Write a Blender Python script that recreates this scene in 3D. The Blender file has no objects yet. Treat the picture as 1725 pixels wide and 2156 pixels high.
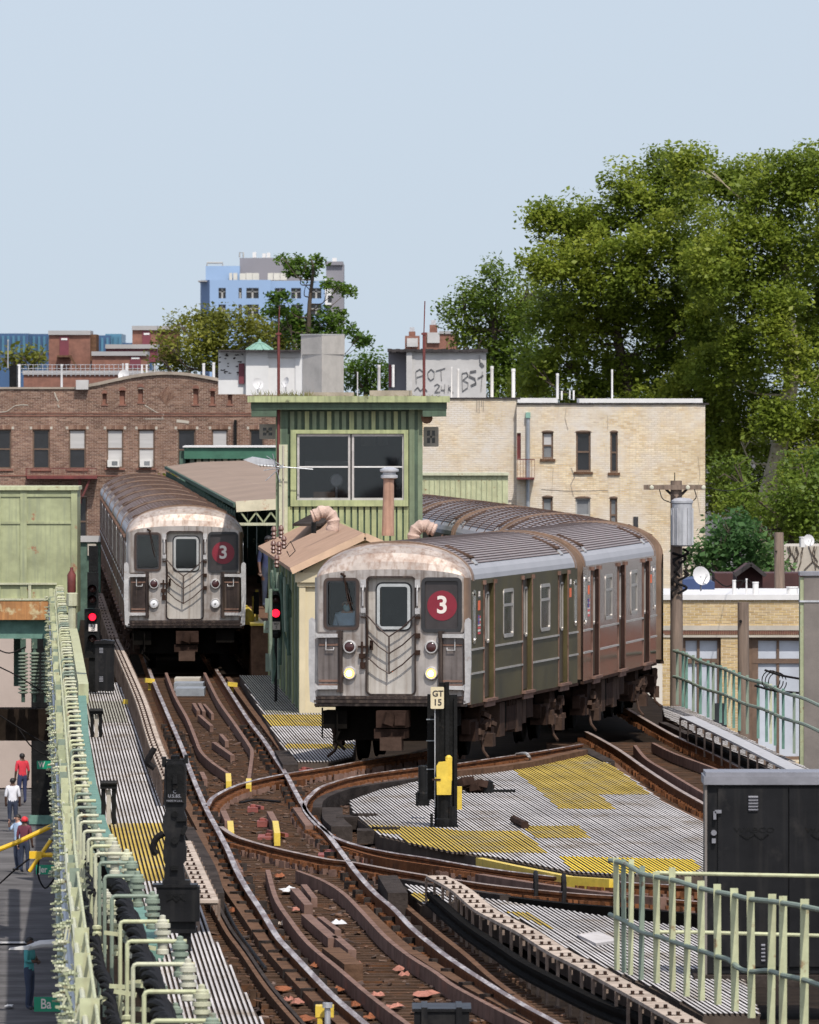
import bpy, math, random
import numpy as np
from mathutils import Vector, Matrix

random.seed(7); RNG = np.random.default_rng(11)
scene = bpy.context.scene
COL = scene.collection

# ------------------------------------------------------------------ camera
# telephoto view from a footbridge 6 m above the rails, looking along +Y, level, frame shifted down
F, H, CX, HY = 24000.0, 6.03, 862.5, 840.0        # focal length / horizon in units of a 1725 x 2156 frame
cam_d = bpy.data.cameras.new('camera')
cam = bpy.data.objects.new('camera', cam_d); COL.objects.link(cam)
cam.location = (0, 0, H); cam.rotation_euler = (math.radians(90), 0, 0)
cam_d.sensor_fit = 'VERTICAL'; cam_d.sensor_height = 24.0; cam_d.sensor_width = 19.2
cam_d.lens = 24.0 * F / 2156.0
cam_d.shift_y = -(1078.0 - HY) / 2156.0
cam_d.clip_start = 1.0; cam_d.clip_end = 20000.0
cam_d.dof.use_dof = True; cam_d.dof.focus_distance = 185.0; cam_d.dof.aperture_fstop = 11.0
scene.camera = cam

# ------------------------------------------------------------------ sky and sun
SUN_EL, SUN_AZ = math.radians(54), math.radians(164)    # azimuth clockwise from +Y: behind and to the right of the camera
w = bpy.data.worlds.new('World'); scene.world = w; w.use_nodes = True
nt = w.node_tree; nt.nodes.clear()
out = nt.nodes.new('ShaderNodeOutputWorld'); bg = nt.nodes.new('ShaderNodeBackground')
sky = nt.nodes.new('ShaderNodeTexSky'); sky.sky_type = 'NISHITA'; sky.sun_disc = False
sky.sun_elevation = SUN_EL; sky.sun_rotation = SUN_AZ
sky.altitude = 0; sky.air_density = 1.0; sky.dust_density = 3.0; sky.ozone_density = 3.6
tc = nt.nodes.new('ShaderNodeTexCoord'); mp = nt.nodes.new('ShaderNodeMapping')
mp.inputs['Location'].default_value = (0, 0, 0.10); mp.inputs['Scale'].default_value = (1, 1, 0.3)   # hazy summer sky, pale far up
nrm = nt.nodes.new('ShaderNodeVectorMath'); nrm.operation = 'NORMALIZE'
nt.links.new(tc.outputs['Generated'], mp.inputs['Vector'])
nt.links.new(mp.outputs['Vector'], nrm.inputs[0])
nt.links.new(nrm.outputs[0], sky.inputs['Vector'])
hs = nt.nodes.new('ShaderNodeHueSaturation'); hs.inputs['Hue'].default_value = 0.512; hs.inputs['Saturation'].default_value = 0.62; hs.inputs['Value'].default_value = 0.63   # summer haze greys the blue
nt.links.new(sky.outputs[0], hs.inputs['Color']); nt.links.new(hs.outputs[0], bg.inputs['Color']); bg.inputs['Strength'].default_value = 0.15
nt.links.new(bg.outputs[0], out.inputs[0])
sun_d = bpy.data.lights.new('sun', 'SUN'); sun_d.energy = 2.2; sun_d.angle = math.radians(0.53); sun_d.color = (1.0, 0.94, 0.86)
sun = bpy.data.objects.new('sun', sun_d); COL.objects.link(sun)
sd = Vector((math.sin(SUN_AZ) * math.cos(SUN_EL), math.cos(SUN_AZ) * math.cos(SUN_EL), math.sin(SUN_EL)))
sun.rotation_euler = sd.to_track_quat('Z', 'Y').to_euler()
sun.location = (60, 60, 120)
vs = scene.view_settings; vs.view_transform = 'Standard'; vs.look = 'None'; vs.gamma = 1.0; vs.use_curve_mapping = False
vs.exposure = 0.98
scene.cycles.max_bounces = 6; scene.cycles.transparent_max_bounces = 8
scene.cycles.use_denoising = True

# ------------------------------------------------------------------ helpers
def G(x, y, z=0.0):                    # frame point lying at height z  -> world
    Y = F * (H - z) / (y - HY); return ((x - CX) * Y / F, Y, z)
def Q(x, y, Y):                        # frame point at distance Y -> world
    return ((x - CX) * Y / F, Y, H - (y - HY) * Y / F)
def QX(x, Y): return (x - CX) * Y / F
def QZ(y, Y): return H - (y - HY) * Y / F
SL = 0.0325                            # the railway runs 1.9 degrees off the camera axis
def U(u, Y, z): return (u - SL * Y, Y, z)

def spline(pts, n=6):
    P = [Vector(p) for p in pts]
    if len(P) < 3: return [tuple(p) for p in P]
    o = []
    for i in range(len(P) - 1):
        p0 = P[i-1] if i > 0 else P[0]*2 - P[1]; p1, p2 = P[i], P[i+1]
        p3 = P[i+2] if i + 2 < len(P) else P[-1]*2 - P[-2]
        for k in range(n):
            t = k / n
            o.append(tuple(0.5*((2*p1)+(p2-p0)*t+(2*p0-5*p1+4*p2-p3)*t*t+(3*p1-p0-3*p2+p3)*t**3)))
    o.append(tuple(P[-1])); return o

LOC = {}
class MB:
    def __init__(s): s.v = []; s.f = []; s.m = []
    def add(s, vs, fs, m=0):
        o = len(s.v); s.v += [tuple(p) for p in vs]
        for f in fs: s.f.append(tuple(i+o for i in f)); s.m.append(m)
        return s
    def box(s, x0, x1, y0, y1, z0, z1, m=0):
        vs = [(x0,y0,z0),(x1,y0,z0),(x1,y1,z0),(x0,y1,z0),(x0,y0,z1),(x1,y0,z1),(x1,y1,z1),(x0,y1,z1)]
        return s.add(vs, [(0,3,2,1),(4,5,6,7),(0,1,5,4),(1,2,6,5),(2,3,7,6),(3,0,4,7)], m)
    def obox(s, c, size, rot=(0,0,0), m=0):
        M = Matrix.Translation(Vector(c)) @ Matrix.Rotation(rot[2],4,'Z') @ Matrix.Rotation(rot[1],4,'Y') @ Matrix.Rotation(rot[0],4,'X')
        a, b, d = [q/2 for q in size]
        vs = [M @ Vector(p) for p in ((-a,-b,-d),(a,-b,-d),(a,b,-d),(-a,b,-d),(-a,-b,d),(a,-b,d),(a,b,d),(-a,b,d))]
        return s.add(vs, [(0,3,2,1),(4,5,6,7),(0,1,5,4),(1,2,6,5),(2,3,7,6),(3,0,4,7)], m)
    def beam(s, p, q, wd, ht, m=0):
        p, q = Vector(p), Vector(q); t = (q-p); L = t.length; t.normalize()
        up = Vector((0,0,1)) if abs(t.z) < .95 else Vector((0,1,0))
        a = t.cross(up).normalized(); b = a.cross(t)
        vs = []
        for e in (p, q):
            for i, j in ((-1,-1),(1,-1),(1,1),(-1,1)): vs.append(e + a*(i*wd/2) + b*(j*ht/2))
        return s.add(vs, [(0,1,2,3),(7,6,5,4),(0,4,5,1),(1,5,6,2),(2,6,7,3),(3,7,4,0)], m)
    def tube(s, pts, r, n=6, m=0, caps=True):
        P = [Vector(p) for p in pts]; rs = r if isinstance(r, (list,tuple)) else [r]*len(P)
        o = len(s.v); prev = None
        for i, p in enumerate(P):
            t = (P[min(i+1,len(P)-1)] - P[max(i-1,0)]).normalized()
            if prev is None:
                a = t.cross(Vector((0,0,1)) if abs(t.z) < .9 else Vector((0,1,0))).normalized()
            else: a = (prev - t*prev.dot(t)).normalized()
            prev = a; b = t.cross(a)
            for k in range(n):
                an = 2*math.pi*k/n; s.v.append(tuple(p + (a*math.cos(an)+b*math.sin(an))*rs[i]))
        for i in range(len(P)-1):
            for k in range(n):
                k2 = (k+1) % n
                s.f.append((o+i*n+k, o+i*n+k2, o+(i+1)*n+k2, o+(i+1)*n+k)); s.m.append(m)
        if caps:
            s.f.append(tuple(o+k for k in range(n))[::-1]); s.m.append(m)
            e = o+(len(P)-1)*n; s.f.append(tuple(e+k for k in range(n))); s.m.append(m)
        return s
    def sweep(s, pts, prof, pm=None, m=0):     # horizontal path, profile of (lateral, up)
        P = [Vector(p) for p in pts]; n = len(prof); o = len(s.v)
        for i, p in enumerate(P):
            t = (P[min(i+1,len(P)-1)] - P[max(i-1,0)]); t.z = 0; t.normalize()
            a = Vector((t.y, -t.x, 0))
            for l, z in prof: s.v.append((p.x+a.x*l, p.y+a.y*l, p.z+z))
        for i in range(len(P)-1):
            for k in range(n):
                k2 = (k+1) % n
                s.f.append((o+i*n+k, o+i*n+k2, o+(i+1)*n+k2, o+(i+1)*n+k)); s.m.append(pm[k] if pm else m)
        s.f.append(tuple(o+k for k in range(n))[::-1]); s.m.append(m)
        e = o+(len(P)-1)*n; s.f.append(tuple(e+k for k in range(n))); s.m.append(m)
        return s
    def lathe(s, c, prof, n=12, axis='z', m=0):
        o = len(s.v)
        for r, h in prof:
            for k in range(n):
                an = 2*math.pi*k/n; a, b = r*math.cos(an), r*math.sin(an)
                if axis == 'z': p = (c[0]+a, c[1]+b, c[2]+h)
                elif axis == 'y': p = (c[0]+a, c[1]+h, c[2]+b)
                else: p = (c[0]+h, c[1]+a, c[2]+b)
                s.v.append(p)
        for i in range(len(prof)-1):
            for k in range(n):
                k2 = (k+1) % n
                s.f.append((o+i*n+k, o+i*n+k2, o+(i+1)*n+k2, o+(i+1)*n+k)); s.m.append(m)
        s.f.append(tuple(o+k for k in range(n))[::-1]); s.m.append(m)
        e = o+(len(prof)-1)*n; s.f.append(tuple(e+k for k in range(n))); s.m.append(m)
        return s
    def prism(s, poly, y0, y1, m=0, edge_m=None):   # polygon of (x, z) extruded along y
        n = len(poly); o = len(s.v)
        s.v += [(x, y0, z) for x, z in poly] + [(x, y1, z) for x, z in poly]
        s.f.append(tuple(range(o, o+n))); s.m.append(m)
        s.f.append(tuple(range(o+2*n-1, o+n-1, -1))); s.m.append(m)
        for k in range(n):
            k2 = (k+1) % n; s.f.append((o+k, o+n+k, o+n+k2, o+k2)); s.m.append(m if edge_m is None else edge_m)
        return s
    def slab(s, poly, z0, z1, m=0):                 # polygon of (x, y) extruded along z
        n = len(poly); o = len(s.v)
        s.v += [(x, y, z0) for x, y in poly] + [(x, y, z1) for x, y in poly]
        s.f.append(tuple(range(o+n, o+2*n))); s.m.append(m)
        s.f.append(tuple(range(o+n-1, o-1, -1))); s.m.append(m)
        for k in range(n):
            k2 = (k+1) % n; s.f.append((o+k, o+k2, o+n+k2, o+n+k)); s.m.append(m)
        return s
    def mesh(s, name, mats, off=(0,0,0), smooth=False):
        me = bpy.data.meshes.new(name)
        V = [(p[0]-off[0], p[1]-off[1], p[2]-off[2]) for p in s.v]
        me.from_pydata(V, [], s.f)
        mats = mats if isinstance(mats, (list, tuple)) else [mats]
        for q in mats: me.materials.append(MT[q] if isinstance(q, str) else q)
        if len(mats) > 1: me.polygons.foreach_set('material_index', s.m)
        if smooth:
            me.polygons.foreach_set('use_smooth', [True]*len(me.polygons))
            try: me.set_sharp_from_angle(angle=math.radians(40))
            except Exception: pass
        me.update(); return me
    def build(s, name, mats, parent=None, smooth=False, rel=True):
        if parent is None:
            xs = [p[0] for p in s.v]; ys = [p[1] for p in s.v]; zs = [p[2] for p in s.v]
            off = ((min(xs)+max(xs))/2, (min(ys)+max(ys))/2, min(zs))
            o = bpy.data.objects.new(name, s.mesh(name, mats, off, smooth)); o.location = off; LOC[o.name] = off
        else:
            off = LOC.get(parent.name, (0,0,0)) if rel else (0,0,0)
            o = bpy.data.objects.new(name, s.mesh(name, mats, off, smooth)); o.parent = parent; LOC[o.name] = off
        COL.objects.link(o); return o

def tag(o, label=None, cat=None, group=None, kind=None):
    if label: o['label'] = label
    if cat: o['category'] = cat
    if group: o['group'] = group
    if kind: o['kind'] = kind
    return o
def thing(name, label, cat, loc=(0,0,0), rz=0.0, group=None, kind=None):
    o = bpy.data.objects.new(name, None); COL.objects.link(o); o.empty_display_size = .3
    o.location = loc; o.rotation_euler = (0,0,rz); LOC[o.name] = tuple(loc)
    return tag(o, label, cat, group, kind)
def copy_tree(o, parent=None):
    c = o.copy(); COL.objects.link(c); c.parent = parent
    for ch in o.children: copy_tree(ch, c)
    return c
def inst(src, parent, loc, rot=None, scale=None):    # another piece sharing a mesh, under a parent
    c = bpy.data.objects.new(src.name.split('.')[0], src.data); COL.objects.link(c)
    c.parent = parent; po = LOC.get(parent.name, (0,0,0)) if parent else (0,0,0)
    c.location = (loc[0]-po[0], loc[1]-po[1], loc[2]-po[2])
    if rot: c.rotation_euler = rot
    if scale: c.scale = scale
    return c
def text_mb(txt, size, bold=0.0, depth=0.002):
    cu = bpy.data.curves.new('t', 'FONT'); cu.body = txt; cu.size = size; cu.align_x = 'CENTER'; cu.align_y = 'CENTER'
    cu.offset = bold; cu.extrude = depth; cu.resolution_u = 4
    o = bpy.data.objects.new('t', cu); COL.objects.link(o)
    dg = bpy.context.evaluated_depsgraph_get(); dg.update()
    me = bpy.data.meshes.new_from_object(o.evaluated_get(dg))
    v = [tuple(q.co) for q in me.vertices]; f = [tuple(p.vertices) for p in me.polygons]
    bpy.data.objects.remove(o); bpy.data.curves.remove(cu); bpy.data.meshes.remove(me)
    return v, f
def put_text(b, txt, c, size, bold=0.0, right=(1,0,0), up=(0,0,1), m=0, sx=1.0):
    v, f = text_mb(txt, size, bold); r, u = Vector(right), Vector(up); n = r.cross(u)
    b.add([Vector(c) + r*(p[0]*sx) + u*p[1] + n*p[2] for p in v], f, m); return b

# ------------------------------------------------------------------ procedural materials
MT = {}
def mat(name, col, rough=.65, metal=0.0, var=.22, scale=3.0, bump=.15, stretch=(1,1,1), spots=None, streak=None, island=None, spec=.5, bscale=None):
    """base colour with noise; spots=(colour, scale, threshold, softness) for rust or wear; streak=(colour, amount) runs down; island=[colours] per piece"""
    m = bpy.data.materials.new(name); m.use_nodes = True; t = m.node_tree; N = t.nodes; L = t.links
    b = N['Principled BSDF']; b.inputs['Roughness'].default_value = rough; b.inputs['Metallic'].default_value = metal
    b.inputs['Specular IOR Level'].default_value = 0.02 if name in MATTE else spec
    c = N.new('ShaderNodeTexCoord'); oi = N.new('ShaderNodeObjectInfo')
    ad = N.new('ShaderNodeVectorMath'); ad.operation = 'MULTIPLY_ADD'
    cb = N.new('ShaderNodeCombineXYZ'); L.new(oi.outputs['Random'], cb.inputs[0]); L.new(oi.outputs['Random'], cb.inputs[2])
    ad.inputs[1].default_value = (13.7, 0, 5.3); L.new(cb.outputs[0], ad.inputs[0]); L.new(c.outputs['Object'], ad.inputs[2])
    mpn = N.new('ShaderNodeMapping'); mpn.inputs['Scale'].default_value = stretch; L.new(ad.outputs[0], mpn.inputs[0])
    nz = N.new('ShaderNodeTexNoise'); nz.inputs['Scale'].default_value = scale; nz.inputs['Detail'].default_value = 7; nz.inputs['Roughness'].default_value = .62
    L.new(mpn.outputs[0], nz.inputs['Vector'])
    def rgb(cc): return (*cc, 1) if len(cc) == 3 else cc
    if island:
        g = N.new('ShaderNodeNewGeometry'); r = N.new('ShaderNodeValToRGB'); r.color_ramp.interpolation = 'LINEAR'
        els = r.color_ramp.elements
        while len(els) < len(island): els.new(.5)
        for i, cc in enumerate(island): els[i].position = i/(len(island)-1); els[i].color = rgb(cc)
        L.new(g.outputs['Random Per Island'], r.inputs[0]); base = r.outputs[0]
    else: base = None
    mx = N.new('ShaderNodeMix'); mx.data_type = 'RGBA'; mx.blend_type = 'MIX'
    rr = N.new('ShaderNodeMapRange'); rr.inputs[1].default_value = .3; rr.inputs[2].default_value = .7; L.new(nz.outputs[0], rr.inputs[0])
    L.new(rr.outputs[0], mx.inputs[0])
    lo = tuple(max(0, q*(1-var)) for q in col); hi = tuple(min(1, q*(1+var)) for q in col)
    if base is None: mx.inputs[6].default_value = rgb(lo); mx.inputs[7].default_value = rgb(hi)
    else:
        for idx, k in ((6, 1-var), (7, 1+var)):
            mu = N.new('ShaderNodeMix'); mu.data_type = 'RGBA'; mu.blend_type = 'MULTIPLY'; mu.inputs[0].default_value = 1
            mu.clamp_result = False; mu.inputs[7].default_value = (k,k,k,1); L.new(base, mu.inputs[6]); L.new(mu.outputs[2], mx.inputs[idx])
    cur = mx.outputs[2]
    if streak:
        m2 = N.new('ShaderNodeMapping'); m2.inputs['Scale'].default_value = (9, 9, .5); L.new(ad.outputs[0], m2.inputs[0])
        n2 = N.new('ShaderNodeTexNoise'); n2.inputs['Scale'].default_value = 1.6; n2.inputs['Detail'].default_value = 5; L.new(m2.outputs[0], n2.inputs['Vector'])
        r2 = N.new('ShaderNodeMapRange'); r2.inputs[1].default_value = .48; r2.inputs[2].default_value = .75; r2.inputs[4].default_value = streak[1]
        L.new(n2.outputs[0], r2.inputs[0])
        x2 = N.new('ShaderNodeMix'); x2.data_type = 'RGBA'; L.new(r2.outputs[0], x2.inputs[0]); L.new(cur, x2.inputs[6]); x2.inputs[7].default_value = rgb(streak[0]); cur = x2.outputs[2]
    if spots:
        n3 = N.new('ShaderNodeTexNoise'); n3.inputs['Scale'].default_value = spots[1]; n3.inputs['Detail'].default_value = 8; n3.inputs['Roughness'].default_value = .7
        L.new(mpn.outputs[0], n3.inputs['Vector'])
        r3 = N.new('ShaderNodeMapRange'); r3.inputs[1].default_value = spots[2]; r3.inputs[2].default_value = spots[2]+spots[3]; L.new(n3.outputs[0], r3.inputs[0])
        x3 = N.new('ShaderNodeMix'); x3.data_type = 'RGBA'; L.new(r3.outputs[0], x3.inputs[0]); L.new(cur, x3.inputs[6]); x3.inputs[7].default_value = rgb(spots[0]); cur = x3.outputs[2]
        if metal > .3:
            r4 = N.new('ShaderNodeMapRange'); r4.inputs[3].default_value = metal; r4.inputs[4].default_value = .1; L.new(r3.outputs[0], r4.inputs[0]); L.new(r4.outputs[0], b.inputs['Metallic'])
    L.new(cur, b.inputs['Base Color'])
    r5 = N.new('ShaderNodeMapRange'); r5.inputs[3].default_value = max(.04, rough-.12); r5.inputs[4].default_value = min(1, rough+.12); L.new(nz.outputs[0], r5.inputs[0]); L.new(r5.outputs[0], b.inputs['Roughness'])
    if bump:
        n4 = N.new('ShaderNodeTexNoise'); n4.inputs['Scale'].default_value = bscale or scale*5; n4.inputs['Detail'].default_value = 4; L.new(mpn.outputs[0], n4.inputs['Vector'])
        bp = N.new('ShaderNodeBump'); bp.inputs['Strength'].default_value = bump; bp.inputs['Distance'].default_value = .02; L.new(n4.outputs[0], bp.inputs['Height']); L.new(bp.outputs[0], b.inputs['Normal'])
    MT[name] = m; return m
def emis(name, col, strength):
    m = bpy.data.materials.new(name); m.use_nodes = True; b = m.node_tree.nodes['Principled BSDF']
    b.inputs['Base Color'].default_value = (*col, 1); b.inputs['Emission Color'].default_value = (*col, 1); b.inputs['Emission Strength'].default_value = strength
    MT[name] = m
def glass(name, tint=(.8,.85,.85), refl=.16, rough=.03):
    m = bpy.data.materials.new(name); m.use_nodes = True; t = m.node_tree; t.nodes.clear()
    o = t.nodes.new('ShaderNodeOutputMaterial'); mx = t.nodes.new('ShaderNodeMixShader'); tr = t.nodes.new('ShaderNodeBsdfTransparent'); gl = t.nodes.new('ShaderNodeBsdfGlossy')
    tr.inputs[0].default_value = (*tint, 1); gl.inputs['Roughness'].default_value = rough; gl.inputs['Color'].default_value = (.9,.95,1,1)
    mx.inputs[0].default_value = refl; t.links.new(tr.outputs[0], mx.inputs[1]); t.links.new(gl.outputs[0], mx.inputs[2]); t.links.new(mx.outputs[0], o.inputs[0])
    MT[name] = m
def leafmat(name, cols, transl=.5):
    m = bpy.data.materials.new(name); m.use_nodes = True; t = m.node_tree; N = t.nodes; L = t.links; N.clear()
    o = N.new('ShaderNodeOutputMaterial'); g = N.new('ShaderNodeNewGeometry'); r = N.new('ShaderNodeValToRGB'); els = r.color_ramp.elements
    while len(els) < len(cols): els.new(.5)
    for i, c in enumerate(cols): els[i].position = i/(len(cols)-1); els[i].color = (*c, 1)
    c = N.new('ShaderNodeTexCoord'); nz = N.new('ShaderNodeTexNoise'); nz.inputs['Scale'].default_value = .45; nz.inputs['Detail'].default_value = 3; L.new(c.outputs['Object'], nz.inputs['Vector'])
    ad = N.new('ShaderNodeMath'); ad.operation = 'MULTIPLY_ADD'; ad.inputs[1].default_value = .35; L.new(g.outputs['Random Per Island'], ad.inputs[0])
    r2 = N.new('ShaderNodeMapRange'); r2.inputs[1].default_value = .35; r2.inputs[2].default_value = .65; r2.inputs[4].default_value = .65; L.new(nz.outputs[0], r2.inputs[0]); L.new(r2.outputs[0], ad.inputs[2])
    L.new(ad.outputs[0], r.inputs[0])
    d = N.new('ShaderNodeBsdfPrincipled'); d.inputs['Roughness'].default_value = .5; d.inputs['Specular IOR Level'].default_value = .3; L.new(r.outputs[0], d.inputs['Base Color'])
    tl = N.new('ShaderNodeBsdfTranslucent'); L.new(r.outputs[0], tl.inputs[0])
    mx = N.new('ShaderNodeMixShader'); mx.inputs[0].default_value = transl; L.new(d.outputs[0], mx.inputs[1]); L.new(tl.outputs[0], mx.inputs[2]); L.new(mx.outputs[0], o.inputs[0])
    MT[name] = m

RUST = (.16,.065,.03)
MATTE = {'asphalt','deck_dark','tie','rail_rust','guard_rust','timber_dark','timber_brown','cover_board','cover_dirty','grate_white','grate_yellow','grate_grey_shade','grate_bright','grate_gap','grate_side','under_dark','under_brown','under_tan','salmon_roof','canopy_roof','roof_groove','roof_rust','brick_red','brick_cream','brick_yellow','mortar_red','mortar_cream','mortar_yellow','paper_pink','leaf_orange','steel_green','teal_paint','rail_top_dull','tar','parapet'}
mat('asphalt', (.11,.105,.105), .95, var=.45, scale=.5, bump=.2)
mat('deck_dark', (.022,.016,.012), .95, var=.5, scale=2)
mat('tie', (.07,.044,.03), .9, var=.5, scale=2.5, bump=.5, stretch=(1,4,1), spots=((.16,.068,.03), 2.2, .52, .18))
mat('rail_rust', (.15,.062,.028), .8, var=.45, scale=4, bump=.3, spots=((.07,.04,.028), 5, .5, .2))
mat('rail_top', (.36,.31,.285), .38, .1, var=.5, scale=3, bump=0, stretch=(6,.5,1), spots=((.12,.065,.042), 1.6, .44, .1))
mat('rail_top_dull', (.34,.27,.23), .5, .4, var=.35, scale=3, bump=.1, spots=((.16,.09,.06), 2.5, .52, .15))
mat('guard_rust', (.18,.112,.088), .75, .1, var=.35, scale=3, bump=.2, spots=((.09,.05,.035), 4, .55, .15))
mat('timber_dark', (.042,.034,.03), .9, var=.45, scale=4, bump=.6, stretch=(1,.3,1))
mat('timber_brown', (.115,.066,.042), .9, var=.4, scale=4, bump=.5)
mat('cover_board', (.40,.33,.27), .8, var=.3, scale=2, bump=.2, spots=((.16,.11,.08), 1.6, .52, .2))
mat('cover_dirty', (.20,.15,.12), .9, var=.4, scale=3, bump=.4)
mat('grate_white', (.47,.445,.43), .8, var=.3, scale=.8, bump=.15, stretch=(1,.35,1), spots=((.22,.17,.115), 1.1, .5, .22))
mat('grate_yellow', (.46,.33,.075), .8, var=.3, scale=.8, bump=.15, stretch=(1,.35,1), spots=((.33,.29,.20), 1.1, .5, .22))
mat('grate_grey_shade', (.30,.29,.24), .85, var=.25, scale=1.2, bump=.1, spots=((.18,.15,.1), 1.6, .56, .2))  # grey deck tone, also painted where shade falls on the ribs
mat('grate_bright', (.66,.47,.06), .7, var=.12, scale=1.2, bump=.1)
mat('grate_gap', (.075,.058,.047), .9, var=.3)
mat('grate_side', (.09,.072,.06), .9, var=.3)
mat('yellow_paint', (.60,.43,.05), .5, var=.15, scale=8, spots=((.35,.22,.06), 9, .62, .08))
mat('stainless', (.38,.345,.318), .4, .35, var=.3, scale=1.8, bump=.06, streak=((.12,.085,.065), .85), spots=((.13,.085,.06), 1.6, .52, .2))
mat('stainless_bright', (.48,.445,.40), .45, .25, var=.2, scale=1.6, bump=.05, streak=((.22,.165,.125), .7), spots=((.17,.115,.08), 1.7, .55, .2))
mat('cowl', (.42,.36,.315), .5, .3, var=.3, scale=1.6, bump=.05, streak=((.20,.12,.08), .9), spots=((.20,.12,.08), 1.8, .5, .2))
mat('corner_post', (.22,.145,.10), .5, .4, var=.3, scale=2, bump=.05, streak=((.15,.085,.05), .7))
mat('side_steel', (.066,.056,.026), .46, 0, var=.4, scale=1.5, bump=.02, stretch=(1,.5,1), streak=((.10,.075,.045), .5), spec=.07)  # olive base paints the trees mirrored in the stainless side
mat('side_steel_mirror_red', (.24,.15,.13), .11, .95, var=.25, scale=1.5, bump=.02, stretch=(1,.5,1), streak=((.16,.09,.07), .6))  # red-brown base adds to the brick reflected in the side
mat('side_trim', (.42,.39,.355), .35, .45, var=.2, scale=3, bump=0)
mat('roof_steel', (.27,.23,.222), .6, .25, var=.16, scale=1.2, bump=.05, spots=((.2,.14,.12), 1.2, .58, .2))
mat('roof_band', (.33,.33,.345), .6, .0, var=.08, scale=1.2, bump=.02)
mat('door_steel', (.055,.042,.028), .5, 0, var=.3, scale=2, streak=((.09,.06,.04), .5), spec=.1)
mat('roof_groove', (.125,.10,.095), .75, .1, var=.2, scale=2)
mat('roof_rust', (.095,.06,.045), .85, var=.4, scale=4)
mat('gasket', (.02,.02,.022), .6, var=.3)
mat('chrome', (.75,.73,.7), .2, .95, var=.15, scale=5, bump=0)
mat('sign_black', (.036,.03,.03), .35, var=.25, scale=4, bump=0)
mat('bullet_red', (.19,.012,.025), .4, var=.12, scale=3, bump=0)
mat('sign_white', (.66,.60,.55), .5, var=.06, scale=4, bump=0)
mat('sticker_orange', (.75,.13,.03), .5, var=.1, bump=0)
mat('sticker_blue', (.04,.06,.22), .5, var=.1, bump=0)
mat('sticker_red', (.6,.06,.06), .5, var=.1, bump=0)
mat('guard_pale', (.40,.39,.385), .6, .2, var=.2, scale=5, bump=.3, spots=((.28,.2,.16), 6, .6, .12))
mat('gate_grey', (.17,.145,.135), .45, .4, var=.3, scale=2, streak=((.06,.045,.04), .7))
mat('frame_brown', (.055,.035,.028), .5, .2, var=.3, scale=4)
mat('gate_dark', (.045,.032,.028), .4, .6, var=.5, scale=2, streak=((.22,.16,.12), .6))
mat('under_dark', (.008,.007,.006), .9, var=.4, scale=3, spec=.1)
mat('under_brown', (.036,.022,.017), .85, var=.45, scale=4, bump=.3)
mat('under_tan', (.065,.042,.032), .8, var=.35, scale=4, bump=.3)
mat('black_iron', (.009,.009,.009), .5, 0, var=.5, scale=4, bump=.3, spots=((.035,.028,.022), 6, .6, .1), spec=.12)
mat('black_case', (.010,.010,.011), .45, 0, var=.35, scale=2, bump=.08, spots=((.035,.032,.03), 2.2, .56, .2), streak=((.03,.028,.026), .5), spec=.15)
mat('case_lid', (.20,.20,.22), .5, .2, var=.2, scale=3)
mat('red_glass', (.25,.01,.01), .15, var=.1, bump=0)
mat('amber_dark', (.05,.02,.02), .1, var=.2, bump=0)
mat('sage', (.29,.315,.19), .6, var=.16, scale=5, bump=.15, spots=((.16,.085,.04), 5, .58, .08))
mat('sage_light', (.42,.435,.265), .65, var=.2, scale=4, bump=.12, spots=((.22,.13,.06), 5, .6, .08), streak=((.26,.22,.12), .45))
mat('sage_pale', (.45,.455,.32), .6, var=.15, scale=6, bump=.1, spots=((.22,.13,.06), 6, .6, .08), streak=((.28,.24,.14), .4))
mat('sage_blue', (.185,.23,.175), .6, var=.18, scale=5, bump=.12, spots=((.13,.075,.04), 5, .6, .08))
mat('teal_paint', (.13,.23,.19), .6, var=.25, scale=4, bump=.15)
mat('panel_green', (.31,.33,.185), .7, var=.3, scale=1.4, bump=.2, streak=((.23,.25,.16), .8), spots=((.28,.13,.07), 1.5, .62, .05))
mat('rust_panel', (.36,.17,.06), .8, var=.4, scale=2, streak=((.14,.06,.03), .7), spots=((.5,.42,.24), 2.5, .55, .1))
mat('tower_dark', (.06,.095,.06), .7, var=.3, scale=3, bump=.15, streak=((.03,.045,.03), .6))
mat('tower_mid', (.155,.195,.12), .7, var=.22, scale=3, bump=.15, streak=((.1,.13,.07), .65))
mat('tower_light', (.315,.345,.175), .7, var=.22, scale=3, bump=.15, streak=((.13,.16,.085), .7))
mat('tower_trim', (.33,.36,.185), .7, var=.25, scale=3, bump=.15, streak=((.10,.11,.06), .75), spots=((.06,.06,.035), 5, .6, .1))
mat('window_alu', (.42,.40,.38), .5, .3, var=.2, scale=6)
mat('interior', (.035,.032,.035), .9, var=.4, scale=2)
mat('interior_light', (.30,.28,.27), .9, var=.2, scale=2)
mat('cream_wall', (.56,.485,.325), .75, var=.1, scale=2, bump=.08, streak=((.55,.45,.28), .4))
mat('salmon_roof', (.36,.24,.17), .9, var=.18, scale=2.5, bump=.4, spots=((.3,.2,.15), 2.5, .6, .15))
mat('salmon_trim', (.54,.37,.25), .8, var=.15, scale=3)
mat('pipe_wrap', (.46,.335,.275), .9, var=.22, scale=6, bump=.7)
mat('pipe_salmon', (.40,.24,.17), .8, var=.25, scale=4, streak=((.16,.08,.05), .7))
mat('canopy_roof', (.255,.195,.155), .9, var=.12, scale=.8, bump=.1, stretch=(1,.2,1))
mat('canopy_edge', (.55,.5,.36), .7, var=.2, scale=2, spots=((.36,.12,.06), 3, .55, .1))
mat('dark_green', (.035,.12,.075), .6, var=.2, scale=2)
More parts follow.
